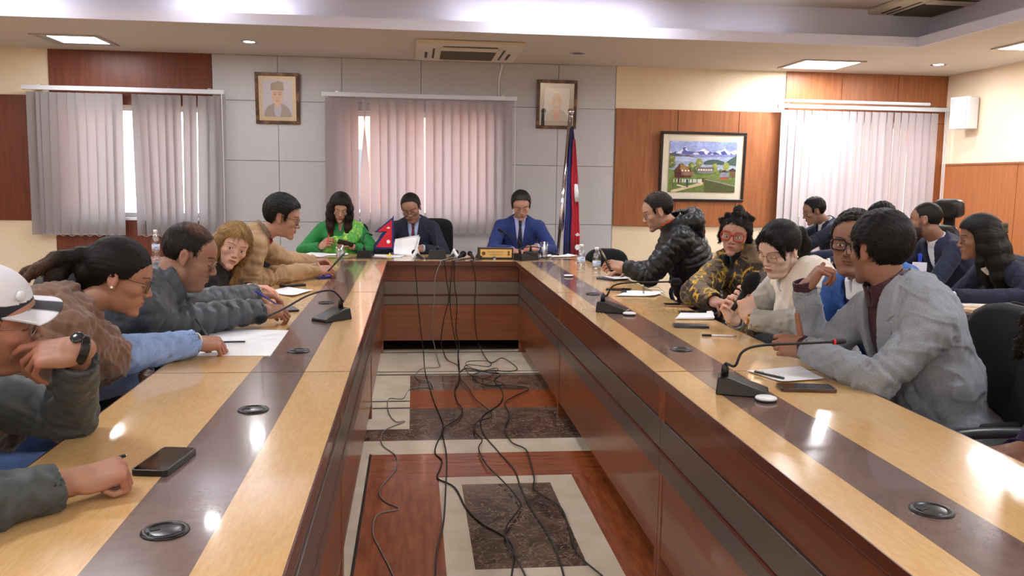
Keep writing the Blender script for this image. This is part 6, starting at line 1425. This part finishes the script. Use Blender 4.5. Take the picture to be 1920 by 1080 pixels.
# ================================================================== man in the blue suit
H = at(977, 386, y=7.98)
q = dict(skin='#b07e64', line='mid', hthick=.013, rise=.006, lift=2, eye='down', jaw=1, cheek=1, neck=1)
p = Person('person in a bright blue suit and dark tie looking down at the head table', H, (-93, 24, 3), (1.0, 8.16, .53), -92, q, tuck=.28, hcell=.003, cell=.0085, sw=.178, w=1.02, hs=1.02, N=H+V3((.0, .095, -.125)))
p.arm('R', V3(at(960, 470, y=7.72)), (.7, -.7, -.05), (0, -.3, 1), RELAX, pole=(-.9, .1, -.8)); p.arm('L', V3(at(1006, 464, y=7.72)), (-.8, -.5, -.05), (0, -.4, .9), GRIP, pole=(.9, .1, -.8))
def grey(L, C): w_ = (np.clip((L[:, 1]-.02)/.06, 0, 1)*.22)[:, None]; return C*(1-w_)+w_*np.array(lin('#7a7674'))
p.body(); p.hair('#191513', grey, amp=.0018); p.suit(c_blue, c_lav, c_tie, V=.32, vw=.075); p.trousers(c_blue)
K2 = p.torso(Field(), .016, arms=False)
K2.add(p.cfr, poly([(-.062, .02), (-.052, .02), (-.020, -.26), (-.030, -.26)], .0, .4), .001, '&'); p.wear('lanyard', K2, mat('lanyard_blue', '#2a4ec0', .6), 0, cell=.005)
K2 = p.torso(Field(), .016, arms=False); K2.add(p.cfr, poly([(.062, .02), (.052, .02), (.020, -.26), (.030, -.26)], .0, .4), .001, '&'); p.wear('lanyard', K2, mat('lanyard_blue', '#2a4ec0', .6), 0, cell=.005)
# ================================================================== man in the black padded jacket
H = at(1234, 397, y=5.7)
q = dict(skin='#b98a72', line='recede', hthick=.008, eye='down', jaw=1, cheek=.95, nose=1.05, beard=.2, neck=1)
p = Person('person with receding hair in a black hooded padded jacket, using a phone', H, (167, 22, 0), (1.98, 5.78, .53), 172, q, hcell=.003, cell=.0075, g=1.1, w=1.02, hs=1.02, sw=.17, limb=1.1, N=H+V3((.13, .0, -.10)))
p.arm('L', V3(at(1170, 500, y=5.66)), (-1, .05, .15), (0, -.75, .6), PHONEP, E=V3((1.55, 5.58, .80))); p.arm('R', V3(at(1172, 510, y=5.92)), (-1, -.35, .0), (.1, .3, .9), RELAX)
def sp(L, C): m = (np.clip((L[:, 2]-.09)/.03, 0, 1)*.45*(nz2(L[:, 0]*3+1, L[:, 1]*3+1, 40, 3) > .5))[:, None]; return C*(1-m)+m*np.array(lin('#8a6a5a'))
p.body(); p.hair('#1d1815', sp, amp=.0022)
F = p.torso(Field(), .036, tp=.036, ta=.030, k=.06); p.neckhole(F, .078); p.cuffs(F, ta=.03, inner=.014); p.wear('padded_jacket', F, c_puffb, .004, quilt=.012, qp=.05, seed=2)
F = Field(); F.add(WF, capcone(p.N-p.u*.06, p.N+p.u*.075+p.f*.035, .100, .088, True), .012); F.add(WF, capcone(p.N-p.u*.0, p.N+p.u*.12+p.f*.05, .074, .072, True), .004, '-'); p.wear('jacket_collar', F, c_puffb, .005)
F = Field(); F.add(p.cfr, ell((0, -.125, .015), (.13, .075, .075)), .03); F.add(p.cfr, ell((.075, -.05, .03), (.05, .08, .055)), .03); F.add(p.cfr, ell((-.075, -.05, .03), (.05, .08, .055)), .03); F.add(p.cfr, ell((0, -.13, -.07), (.09, .05, .06)), .04); F.add(WF, cone(p.N+p.u*.02-p.f*.02, p.N+p.u*.16-p.f*.02, .07), .02, '-'); p.wear('hood', F, c_puffb, .010, quilt=.004, qp=.05)
K = Field(); K.add(WF, capcone(p.N+p.u*.071+p.f*.034, p.N+p.u*.081+p.f*.038, .0885, .0875, True), .001); K.add(WF, capcone(p.N+p.u*.03, p.N+p.u*.12+p.f*.05, .080, .080, True), 0, '-'); K.add(p.cfr, poly([(-.2, 0), (.2, 0), (.2, .2), (-.2, .2)], .02, .3), 0, '&'); p.wear('collar_piping', K, mat('orange_piping', '#c8401c', .6), 0, cell=.004)
p.trousers(c_dark); p.glasses(m_wire, th=.0013, lw=.046, lh=.032, sq=.9)
held_phone('phone with a lit grey screen held by the man in the black padded jacket', at(1135, 486, y=5.66), (-.35, .1, .62), (.8, -.3, .55))
# ================================================================== woman in the patterned jacket
H = at(1379, 441, y=4.75)
lk = []
rg = random.Random(8)
for k_ in range(6):
    a = rg.uniform(0, 2*PI); e = rg.uniform(.1, 1.2); r0 = .095; x = math.cos(a)*math.cos(e)*.085; y = -.015+math.sin(a)*math.cos(e)*.1; z = .04+math.sin(e)*.09
    if y > .05 and z < .09: continue
    n_ = unit((x, y+.015, z-.04)); lk.append([((x, y, z), .014), (tuple(V3((x, y, z))+n_*.010+V3((rg.uniform(-.012, .012), rg.uniform(-.012, .012), 0))), .010), (tuple(V3((x, y, z))+n_*.014+V3((rg.uniform(-.02, .02), rg.uniform(-.02, .02), -.012))), .005)])
lk.append([((0, -.03, .12), .04), ((.01, -.04, .138), .028)])
for s in (-1, 1): lk.append([((s*.075, .0, .04), .014), ((s*.085, .005, -.01), .009), ((s*.08, .01, -.05), .005)])
q = dict(mess=.8, lift=2.4, dens=1.8, skin='#b5826c', line='cover2', hthick=.009, eye='open', gaze=(0, -.002), locks=strands(lk, None), comb='back', cheek=1.15, jaw=1, lips=1.15, nose=1, lipc='#8c4444', neck=.9)
p = Person('person with curly pinned hair and red glasses in a yellow patterned grey jacket', H, (-122, 4, -7), (2.02, 4.72, .53), -152, q, hcell=.0028, cell=.0065, g=1.05, w=1, hs=.98, sw=.165, limb=1.1, N=H+V3((.07, .05, -.13)))
p.arm('R', V3((1.55, 4.30, .80)), (.1, -1, 0), (-.2, 0, 1), GRIP, E=V3((1.53, 4.58, .81))); p.arm('L', V3((1.62, 4.25, .66)), (-1, .1, 0), (0, 0, 1), RELAX)
def patt(V, par, idn):
    C = np.tile(np.array(lin('#6b5c4a')), (len(V), 1)); w1 = wob(V, 26, 11); w2 = wob(V, 20, 17); dk = wob(V, 15, 21) > .25; C[dk] = lin('#3a2f2a'); m = (np.abs(w1) < .16) & (w2 > -.35); C[m] = lin('#c79a2c'); m = (np.abs(w2-.1) < .06); C[m] = lin('#8f7a3a'); C[(np.abs(w1) < .04) & (w2 > .2)] = lin('#e0bc4a'); return C
p.body(); p.hair('#17110f', amp=.003)
F = p.torso(Field(), .034, tp=.036, ta=.030, k=.06); p.neckhole(F, .078); p.cuffs(F, ta=.03, inner=.014); p.wear('patterned_jacket', F, c_vcol, .008, seed=12, colf=patt, cell=.006)
F = Field(); F.add(WF, capcone(p.N-p.u*.05, p.N+p.u*.06+p.f*.03, .105, .100, True), .012); F.add(WF, capcone(p.N-p.u*.02, p.N+p.u*.12+p.f*.06, .074, .080, True), .004, '-'); F.add(p.cfr, poly([(-.05, .14), (.05, .14), (0, -.06)], .02, .2), .004, '-'); p.wear('fur_collar', F, c_black, .012, cell=.006)
F = Field()
for s in (-1, 1): F.add(p.cfr, poly([(s*.03, -.06), (s*.115, .045), (s*.13, .075), (s*.06, .085), (s*.028, .02)][::s], .045, .085), .006)
p.wear('collar_flap', F, c_vcol, .003, colf=patt, cell=.005)
F = Field(); F.add(WF, capcone(p.N-p.u*.05+p.f*.02, p.N+p.u*.045+p.f*.025, .074, .062, True), .006); F.add(WF, capcone(p.N, p.N+p.u*.1+p.f*.05, .054, .052, True), .004, '-'); p.wear('scarf', F, c_teal, .005, cell=.005)
K = Field(); K.add(p.cfr, ell((.075, .165, -.115), (.022, .008, .022)), .002); p.wear('round_badge', K, m_blk, 0, cell=.003)
p.trousers(c_dark); p.glasses(m_redf, th=.0032, lw=.056, lh=.047, sq=.6)
# ================================================================== woman in the cream vest with a microphone
H = at(1461, 467, y=3.8)
lk = [[((0, -.07, .03), .045), ((0, -.105, .02), .025)], [((0, -.11, .02), .020), ((.0, -.15, .01), .028), ((.0, -.165, -.05), .032), ((.0, -.155, -.11), .026), ((.0, -.14, -.17), .010)],
      [((.02, .06, .095), .02), ((.05, .062, .06), .013), ((.062, .055, .02), .009), ((.067, .05, -.02), .005)], [((-.02, .06, .095), .02), ((-.05, .062, .06), .013), ((-.064, .055, .02), .008), ((-.068, .05, -.02), .005)]]
q = dict(flow='tie', skin='#e0b8a0', line='cover2', hthick=.012, eye='down', locks=strands(lk, None), comb='back', cheek=1.15, jaw=1.0, lips=1.15, nose=.88, lipc='#a8505a', thinbrow=1, neck=.86, fat=.3)
p = Person('person with a black ponytail, thin glasses and cream vest, holding a black microphone', H, (-154, 24, -5), (1.98, 3.72, .53), -168, q, hcell=.0025, cell=.0065, g=1.0, w=.95, hs=1.0, sw=.155, N=H+V3((.10, .045, -.12)), bust=.008)
p.arm('L', V3(at(1406, 597, y=3.60)), (-.28, .12, 1), (-.05, -.95, .1), dict(curl=[(25, 30, 20), (35, 38, 22), (42, 42, 25), (48, 46, 26)], thumb=(22, 40, 20, 15), spread=.5), E=V3((1.66, 3.52, .80)))
p.arm('R', V3(at(1376, 600, y=3.82)), (-.45, -.1, .75), (-.5, .75, .3), GRIP, E=V3((1.60, 3.98, .80)))
p.body(); p.hair('#110e10', amp=.0012)
F = p.torso(Field(), .016, ta=.022); p.neckhole(F, .06); p.cuffs(F, ta=.022); p.wear('sweater', F, c_lgrey, .009, seed=14)
F = p.torso(Field(), .030, arms=True, short=.22, ta=.018, tp=.032); p.neckhole(F, .068)
F.add(p.cfr, poly([(-.05, .1), (.05, .1), (0, -.04)], .0, p.fd), .004, '-')
for i in (0, 1): S_ = p.S[i]; E_ = p.arms[i][0]; d = unit(E_-S_); F.add(WF, capcone(S_+d*.045, S_+d*.2, .085, .085, True), .004, '-')
p.wear('vest', F, c_cream, .005, seed=15)
F = Field(); F.add(WF, capcone(p.N-p.u*.035+p.f*.012, p.N+p.u*.022+p.f*.02, .094, .068, True), .004); F.add(WF, capcone(p.N-p.u*.03, p.N+p.u*.06+p.f*.03, .058, .056, True), .003, '-'); F.add(p.cfr, poly([(-.022, .1), (.022, .1), (0, -.03)], .02, .2), .004, '-'); p.wear('shirt_collar', F, c_lgrey, .001, cell=.004)
p.trousers(c_lgrey); p.glasses(m_gold2, th=.0011, lw=.050, lh=.044, sq=.3); band('wristwatch', p, 'L', m_gold2, .031, .012, .006, .004)
K = Field(); K.add(p.hf, ell((-.087, -.010, -.030), .0055), 0); p.wear('earring', K, m_pearl, 0, cell=.002)
K = Field(); K.add(p.hf, ell((-.01, -.108, .02), (.022, .012, .022)), 0); p.wear('hair_clip', K, m_pearl, 0, cell=.004)
a, b_ = at(1412, 524, y=3.60), at(1380, 572, y=3.62); t = thing('handheld_microphone', 'black foam microphone held by the woman in the cream vest', 'microphone', b_); d = a-b_
MB().tube([d*-.2, d*0, d*.6], [.011, .012, .016], 16).build('handle', m_blkm, t, smooth=True); MB().tube([d*.5, d*.56, d*.75, d*1.0, d*1.2, d*1.28], [.012, .026, .033, .033, .022, .004], 20).build('windscreen', m_foam, t, smooth=True)
# ================================================================== man in the blue vest and glasses
H = at(1600, 455, y=3.3)
q = dict(skin='#9a6b52', line='recede', hthick=.009, eye='open', gaze=(0, -.002), mous=.5, jaw=1.08, cheek=1.05, nose=1.1, fat=.5, neck=1.05)
p = Person('person in black framed glasses, blue jacket and navy sweater, face half hidden', H, (-128, 6, -3), (2.10, 3.28, .53), -160, q, hcell=.0025, cell=.007, g=1.1, w=1.02, hs=1.03, sw=.17, N=H+V3((.09, .05, -.135)))
p.arm('L', V3((1.80, 3.02, .64)), (-1, .2, 0), (0, 0, 1), RELAX); p.arm('R', V3((1.72, 3.36, .64)), (-1, -.2, 0), (0, 0, 1), RELAX)
p.body(); p.hair('#1b1613', amp=.002)
F = p.torso(Field(), .014, ta=.008); p.neckhole(F, .06); F.add(p.cfr, poly([(-.05, .1), (.05, .1), (0, -.07)], .0, p.fd), .004, '-'); p.wear('sweater', F, c_ink, .004)
F = p.torso(Field(), .008, arms=False); p.neckhole(F, .056); p.wear('shirt', F, c_white, .002)
F = p.torso(Field(), .028, ta=.020); p.neckhole(F, .066); p.cuffs(F, ta=.02); F.add(p.cfr, poly([(-.075, .1), (.075, .1), (.055, -.6), (-.055, -.6)], .0, p.fd), .004, '-'); p.wear('jacket', F, c_royal, .007, seed=5)
F = Field(); F.add(WF, capcone(p.N-p.u*.05+p.f*.014, p.N+p.u*.022+p.f*.02, .098, .068, True), .004); F.add(WF, capcone(p.N-p.u*.04, p.N+p.u*.06+p.f*.03, .058, .056, True), .003, '-'); F.add(p.cfr, poly([(-.02, .1), (.02, .1), (0, -.045)], .02, .2), .004, '-'); F.add(p.cfr, poly([(-.08, .1), (.08, .1), (.08, -.2), (-.08, -.2)], .0, .3), .002, '&'); p.wear('shirt_collar', F, c_white, .002, cell=.004)
p.trousers(c_dark); p.glasses(m_blk, th=.0030, lw=.053, lh=.040, sq=.9)
# ================================================================== man in the grey blazer
H = at(1649, 470, y=2.8)
q = dict(skin='#96654c', line='low', hthick=.015, rise=.003, eye='down', jaw=1.05, cheek=1, nose=1.05, beard=.2, neck=1.05)
p = Person('person in a grey tweed blazer and plum shirt, turned away and gesturing with raised hand', H, (108, 4, 0), (1.84, 2.70, .53), 188, q, hcell=.0025, cell=.0062, g=1.12, w=1.0, hs=1.02, sw=.160, limb=1.0, N=H+V3((.03, -.035, -.12)), slouch=.03, drop=.05)
p.arm('L', V3(at(1512, 652, y=2.86)), (-1, .25, .1), (-.3, -.85, .3), dict(curl=[(72, 70, 35), (76, 72, 38), (80, 74, 40), (82, 76, 42)], thumb=(68, -30, 0, 0), spread=.35), E=V3(at(1648, 716, y=2.58)))
p.arm('R', V3(at(1508, 540, y=3.02)), (.55, -.22, .8), (-.75, .15, .55), dict(curl=[(60, 62, 35), (66, 68, 38), (70, 72, 40), (74, 76, 42)], thumb=(30, 5, 0, 0), spread=.4), E=V3(at(1532, 668, y=3.04)))
p.body(); p.hair('#100d0e', amp=.0016)
F = p.torso(Field(), .009, arms=False); p.neckhole(F, .062); p.wear('shirt', F, c_plum, .003)
F = Field(); F.add(WF, capcone(p.N-p.u*.03+p.f*.008, p.N+p.u*.045+p.f*.016, .083, .070, True), .004); F.add(WF, capcone(p.N-p.u*.06, p.N+p.u*.08+p.f*.03, .064, .061, True), .003, '-'); F.add(p.cfr, poly([(-.018, .1), (.018, .1), (0, -.03)], .02, .2), .004, '-'); p.wear('shirt_collar', F, c_plum, .001, cell=.004)
J = p.torso(Field(), .026, tp=.032, ta=.020); p.neckhole(J, .074); p.cuffs(J, ta=.02); J.add(p.cfr, poly([(-.06, .06), (.06, .06), (.05, -.10), (.004, -.34), (-.004, -.34), (-.05, -.10)], .0, p.fd), .004, '-'); p.wear('blazer', J, c_tweed, .008, seed=21)
for sg in (1, -1):
    K = p.torso(Field(), .033, arms=False); K.add(p.cfr, poly([(sg*.05, .05), (sg*.085, .045), (sg*.115, -.065), (sg*.092, -.08), (sg*.118, -.10), (sg*.045, -.28), (sg*.004, -.34), (sg*.046, -.10)][::sg], .0, .4), .003, '&'); p.neckhole(K, .07); p.wear('lapel', K, c_tweed, .001, cell=.005)
K = Field(); K.add(WF, capcone(p.N-p.u*.04-p.f*.012, p.N+p.u*.022-p.f*.004, .092, .082, True), .005); K.add(WF, capcone(p.N-p.u*.07, p.N+p.u*.06+p.f*.01, .074, .072, True), .003, '-'); K.add(p.cfr, poly([(-.2, -.2), (.2, -.2), (.2, .2), (-.2, .2)], .035, .3), .004, '-'); p.wear('blazer_collar', K, c_tweed, .001, cell=.005)
K = p.torso(Field(), .031, arms=False); K.add(p.cfr, poly([(-.135, -.17), (-.055, -.195), (-.058, -.215), (-.137, -.19)], .02, p.fd), .002, '&'); p.wear('pocket_trim', K, c_char, 0, cell=.004, label='charcoal pocket trim')
for a in p.arms:
    E_, W_, fr_, sd, ps = a; d = unit(W_-E_); K = Field(); K.add(WF, capcone(W_-d*.045, W_+d*.028, .040, .0385, True), .003); K.add(WF, capcone(W_-d*.0, W_+d*.06, .031, .031, True), 0, '-'); p.wear('shirt_cuff', K, c_plum, .0005, cell=.004)
fr2 = Fr(p.P, np.array([p.r, p.cf0, (0, 0, 1)])); K = Field(); K.add(fr2, cone((-.185, .06, .115), (-.215, -.035, .125), .012), .002); p.wear('pocket_trim', K, c_char, 0, cell=.004)
p.trousers(c_dark); p.glasses(m_dgrey, th=.0016, lw=.046, lh=.034, sq=.9)
# ================================================================== second row at right
H = at(1527, 396, y=7.6)
q = dict(skin='#946750', line='recede', hthick=.010, eye='down', jaw=1, cheek=1, nose=1.1, mous=.3)
p = Person('person in glasses and a navy suit looking down before the bright right blind', H, (168, 20, 0), (3.98, 7.66, .53), 175, q, hcell=.0035, cell=.0095, sw=.172, N=H+V3((.12, .0, -.095)))
p.arm('L', V3((3.22, 7.5, .80)), (-1, .1, 0), (0, 0, 1), RELAX); p.arm('R', V3((3.25, 7.9, .80)), (-1, -.1, 0), (0, 0, 1), RELAX)
p.body(); p.hair(BLK, amp=.002); p.suit(c_navy, c_white, V=.24); p.trousers(c_navy); p.glasses(m_wire, th=.0016, lw=.046, lh=.034, sq=.8)
H = at(1652, 411, y=6.7)
q = dict(skin='#9a6c54', line='low', hthick=.016, rise=.006, eye='down')
p = Person('person of whom only black hair shows behind the grey blazer and glasses men', H, (160, 14, 0), (4.12, 6.72, .53), 178, q, hcell=.0035, cell=.0095, sw=.168, N=H+V3((.10, .0, -.11)))
p.arm('L', V3((3.28, 6.55, .80)), (-1, .1, 0), (0, 0, 1), RELAX); p.arm('R', V3((3.28, 6.95, .80)), (-1, -.1, 0), (0, 0, 1), RELAX)
p.body(); p.hair(BLK, amp=.003); p.suit(c_navy2, c_white, V=.24); p.trousers(c_navy2)
H = at(1735, 415, y=5.75)
q = dict(skin='#8e6048', line='low', hthick=.004, eye='down', beard=.9, jaw=1.05, nose=1, neck=1.1)
p = Person('person with a dark beard, navy suit and blue badge clip', H, (138, 8, 8), (3.98, 5.78, .53), 178, q, hcell=.003, cell=.0085, sw=.18, w=1.08, g=1.12, hs=1.04, N=H+V3((.095, -.02, -.12)))
p.arm('L', V3((3.30, 5.62, .80)), (-1, .1, 0), (0, 0, 1), RELAX); p.arm('R', V3((3.30, 6.0, .80)), (-1, -.1, 0), (0, 0, 1), RELAX)
p.body(); p.hair('#15110f', amp=.0005); p.suit(c_navy2, c_white, V=.26); p.trousers(c_navy2)
q_ = at(1724, 500, y=5.5); t = tag(MB().rbox(-.045, .045, -.03, .03, -.001, .002, .004, Matrix.Rotation(PI/2, 4, 'X')).build('id_card', mat('card_white', '#d8dcec', .4)), 'white identity card on a blue clip worn by the bearded man', 'card')
t.parent = p.root; t.location = [float(k) for k in (q_-p.base)]; t.rotation_euler = (0, 0, -.5)
for k_ in ('label', 'category'): del t[k_]
o_ = MB().lathe([(.001, 0), (.016, 0), (.016, .004), (.001, .004)], (0, 0, 0), 20, Matrix.Rotation(PI/2, 4, 'X')).build('badge_reel', mat('lanyard_blue2', '#2340b0', .4), p.root, smooth=True); o_.location = [float(k) for k in (at(1725, 479, y=5.52)-p.base)]
o_ = MB().box(-.012, .012, -.0015, .0015, -.05, .04).build('badge_strap', mat('lanyard_blue2', '#2340b0', .4), p.root); o_.location = [float(k) for k in (at(1725, 487, y=5.51)-p.base)]; o_.rotation_euler = (0, 0, -.5)
H = at(1834, 449, y=4.7)
lk = []
for k_, (x0, y0) in enumerate(((-.06, .0), (-.07, -.035), (-.05, -.075), (-.01, -.095), (.03, -.09), (.06, -.06), (.072, -.02), (.066, .02))):
    lk.append([((x0*.85, y0, .07), .030), ((x0*1.05, y0-.015, .01), .032), ((x0*1.15, y0-.035, -.06), .034), ((x0*1.2, y0-.055, -.14), .033), ((x0*1.2, y0-.065, -.22), .026), ((x0*1.1, y0-.07, -.30), .010)])
lk.append([((-.072, .01, .02), .016), ((-.078, .012, -.05), .014), ((-.07, .02, -.13), .014), ((-.06, .03, -.22), .006)])
q = dict(flow='down', lk=.03, slen=1.6, skin='#8a5c46', line='cover2', hthick=.018, rise=.012, eye='down', locks=strands(lk, None), comb='back', cheek=1, jaw=.92, nose=.95, neck=.85)
p = Person('person with long black hair and hair clip in a navy blazer', H, (158, 6, 4), (3.88, 4.62, .53), 172, q, hcell=.003, cell=.0075, sw=.155, w=.92, hs=1.0, N=H+V3((.10, .0, -.125)), bust=.008)
p.arm('L', V3(at(1790, 558, y=4.55)), (-1, .15, -.05), (0, -.3, 1), RELAX, E=V3((3.42, 4.42, .80))); p.arm('R', V3((3.12, 4.95, .79)), (-1, -.1, 0), (0, 0, 1), RELAX)
p.body(); p.hair('#0c0a0b', amp=.0008); p.suit(c_navy2, c_white, V=.26); p.trousers(c_navy2)
K = Field(); K.add(p.hf, rbox((-.05, -.125, .055), (.016, .022, .030), .008), .003); K.add(p.hf, rbox((-.06, -.135, .05), (.012, .012, .016), .005), 0, '-'); p.wear('hair_clip', K, mat('olive_clip', '#4e4a38', .4), 0, cell=.004)
K = Field(); K.add(p.hf, ell((-.087, -.008, -.028), .006), 0); p.wear('earring', K, m_gold2, 0, cell=.002)
# person cut by the right edge
H = at(1998, 650, y=2.12)
lk = []
for k_ in range(60):
    a = rg.uniform(0, 2*PI); e = rg.uniform(-.5, 1.4); x = math.cos(a)*math.cos(e)*.09; y = -.015+math.sin(a)*math.cos(e)*.1; z = .02+math.sin(e)*.09
    if y > .04 and z < .09: continue
    n_ = unit((x, y+.015, z-.02)); lk.append([((x, y, z), .020), (tuple(V3((x, y, z))+n_*.02), .012), (tuple(V3((x, y, z))+n_*.03+V3((0, 0, -.02))), .006)])
q = dict(skin='#8e6048', line='cover2', hthick=.014, eye='down', locks=strands(lk, None), neck=.9)
p = Person('person with curly black hair in dark purple, cut off by the right edge', H, (50, 10, 0), (2.22, 1.92, .53), 175, q, hcell=.003, cell=.009, sw=.16, N=H+V3((.06, -.03, -.14)))
p.arm('L', V3((1.60, 1.72, .70)), (-1, .3, 0), (0, 0, 1), RELAX); p.arm('R', V3((1.62, 2.1, .70)), (-1, -.3, 0), (0, 0, 1), RELAX)
p.body(); p.hair('#0c0a0a', amp=.004); F = p.torso(Field(), .014, ta=.014); p.neckhole(F, .06); p.cuffs(F); p.wear('top', F, c_purple, .005); p.trousers(c_dark)
# ------------------------------------------------------------------ chairs
R_ = math.radians
def chair(label, x, y, facing, **k): return office_chair(label, x, y, R_(facing-90), **k)
chair('black office chair of the man in the cap', -1.38, 1.88, 12, back_z0=.56, back_z1=.92)
chair('black chair with rounded back under the woman in the shawl', -1.42, 2.64, 18, back_z0=.54, back_z1=.86, arms=False)
chair('black chair behind the man in the grey padded jacket, back top showing', -1.42, 3.42, 14, back_z0=.56, back_z1=.97, bw=.25)
chair('empty black chair between the grey padded jacket and the blonde woman', -1.40, 4.03, 8, back_z0=.56, back_z1=.965, bw=.25)
chair('black chair behind the blonde woman, back top showing', -1.48, 4.62, 5, back_z0=.56, back_z1=.97, bw=.25)
chair('black chair behind the man in the tan jacket', -1.40, 5.16, 6, back_z0=.56, back_z1=.93)
chair('black chair at the left corner of the ring', -1.08, 6.75, -40, back_z0=.54, back_z1=.86)
chair('black chair behind the woman in green, corner at her shoulder', -.66, 8.22, -90, back_z0=.58, back_z1=1.0, square=True, bw=.24)
chair('black mesh back chair right of the man in the navy suit', .14, 8.30, -92, back_z0=.58, back_z1=1.04, square=True, bw=.24)
chair('black chair behind the man in the bright blue suit', 1.0, 8.24, -92, back_z0=.58, back_z1=.94, square=True)
chair('black chair at the right corner of the ring behind the water bottles', 1.60, 7.05, -100, back_z0=.52, back_z1=.85, bw=.19, arms=False)
chair('black chair under the man in the black padded jacket', 2.02, 5.78, 172, back_z0=.54, back_z1=.9)
chair('black chair under the woman in the patterned jacket', 2.05, 4.74, 200, back_z0=.54, back_z1=.88)
chair('black chair under the woman in the cream vest', 2.02, 3.72, 186, back_z0=.54, back_z1=.88)
chair('black chair under the man in the blue jacket', 2.14, 3.26, 190, back_z0=.54, back_z1=.88)
chair('large black chair behind the grey blazer with a curved armrest', 1.80, 2.66, 176, back_z0=.5, back_z1=1.02, bw=.27)
chair('black chair at the right edge under the curly haired person', 2.26, 1.92, 176, back_z0=.54, back_z1=.9)
for lab, x, y in (('black chair of the man before the bright blind', 4.02, 7.66), ('black chair hidden behind the second row', 4.16, 6.72), ('black chair of the bearded man', 4.02, 5.78), ('black chair of the woman in the navy blazer', 3.92, 4.60)): chair(lab, x, y, 178, back_z0=.54, back_z1=.9)
c_ = at(1787, 396, y=6.35)
chair('tall black leather chair with a headrest against the orange wood wall', c_[0]-.27, 6.35, 190, back_z0=.55, back_z1=c_[2]-.10, bw=.24, fab=m_lth, head=True, square=True, group='leather chairs')
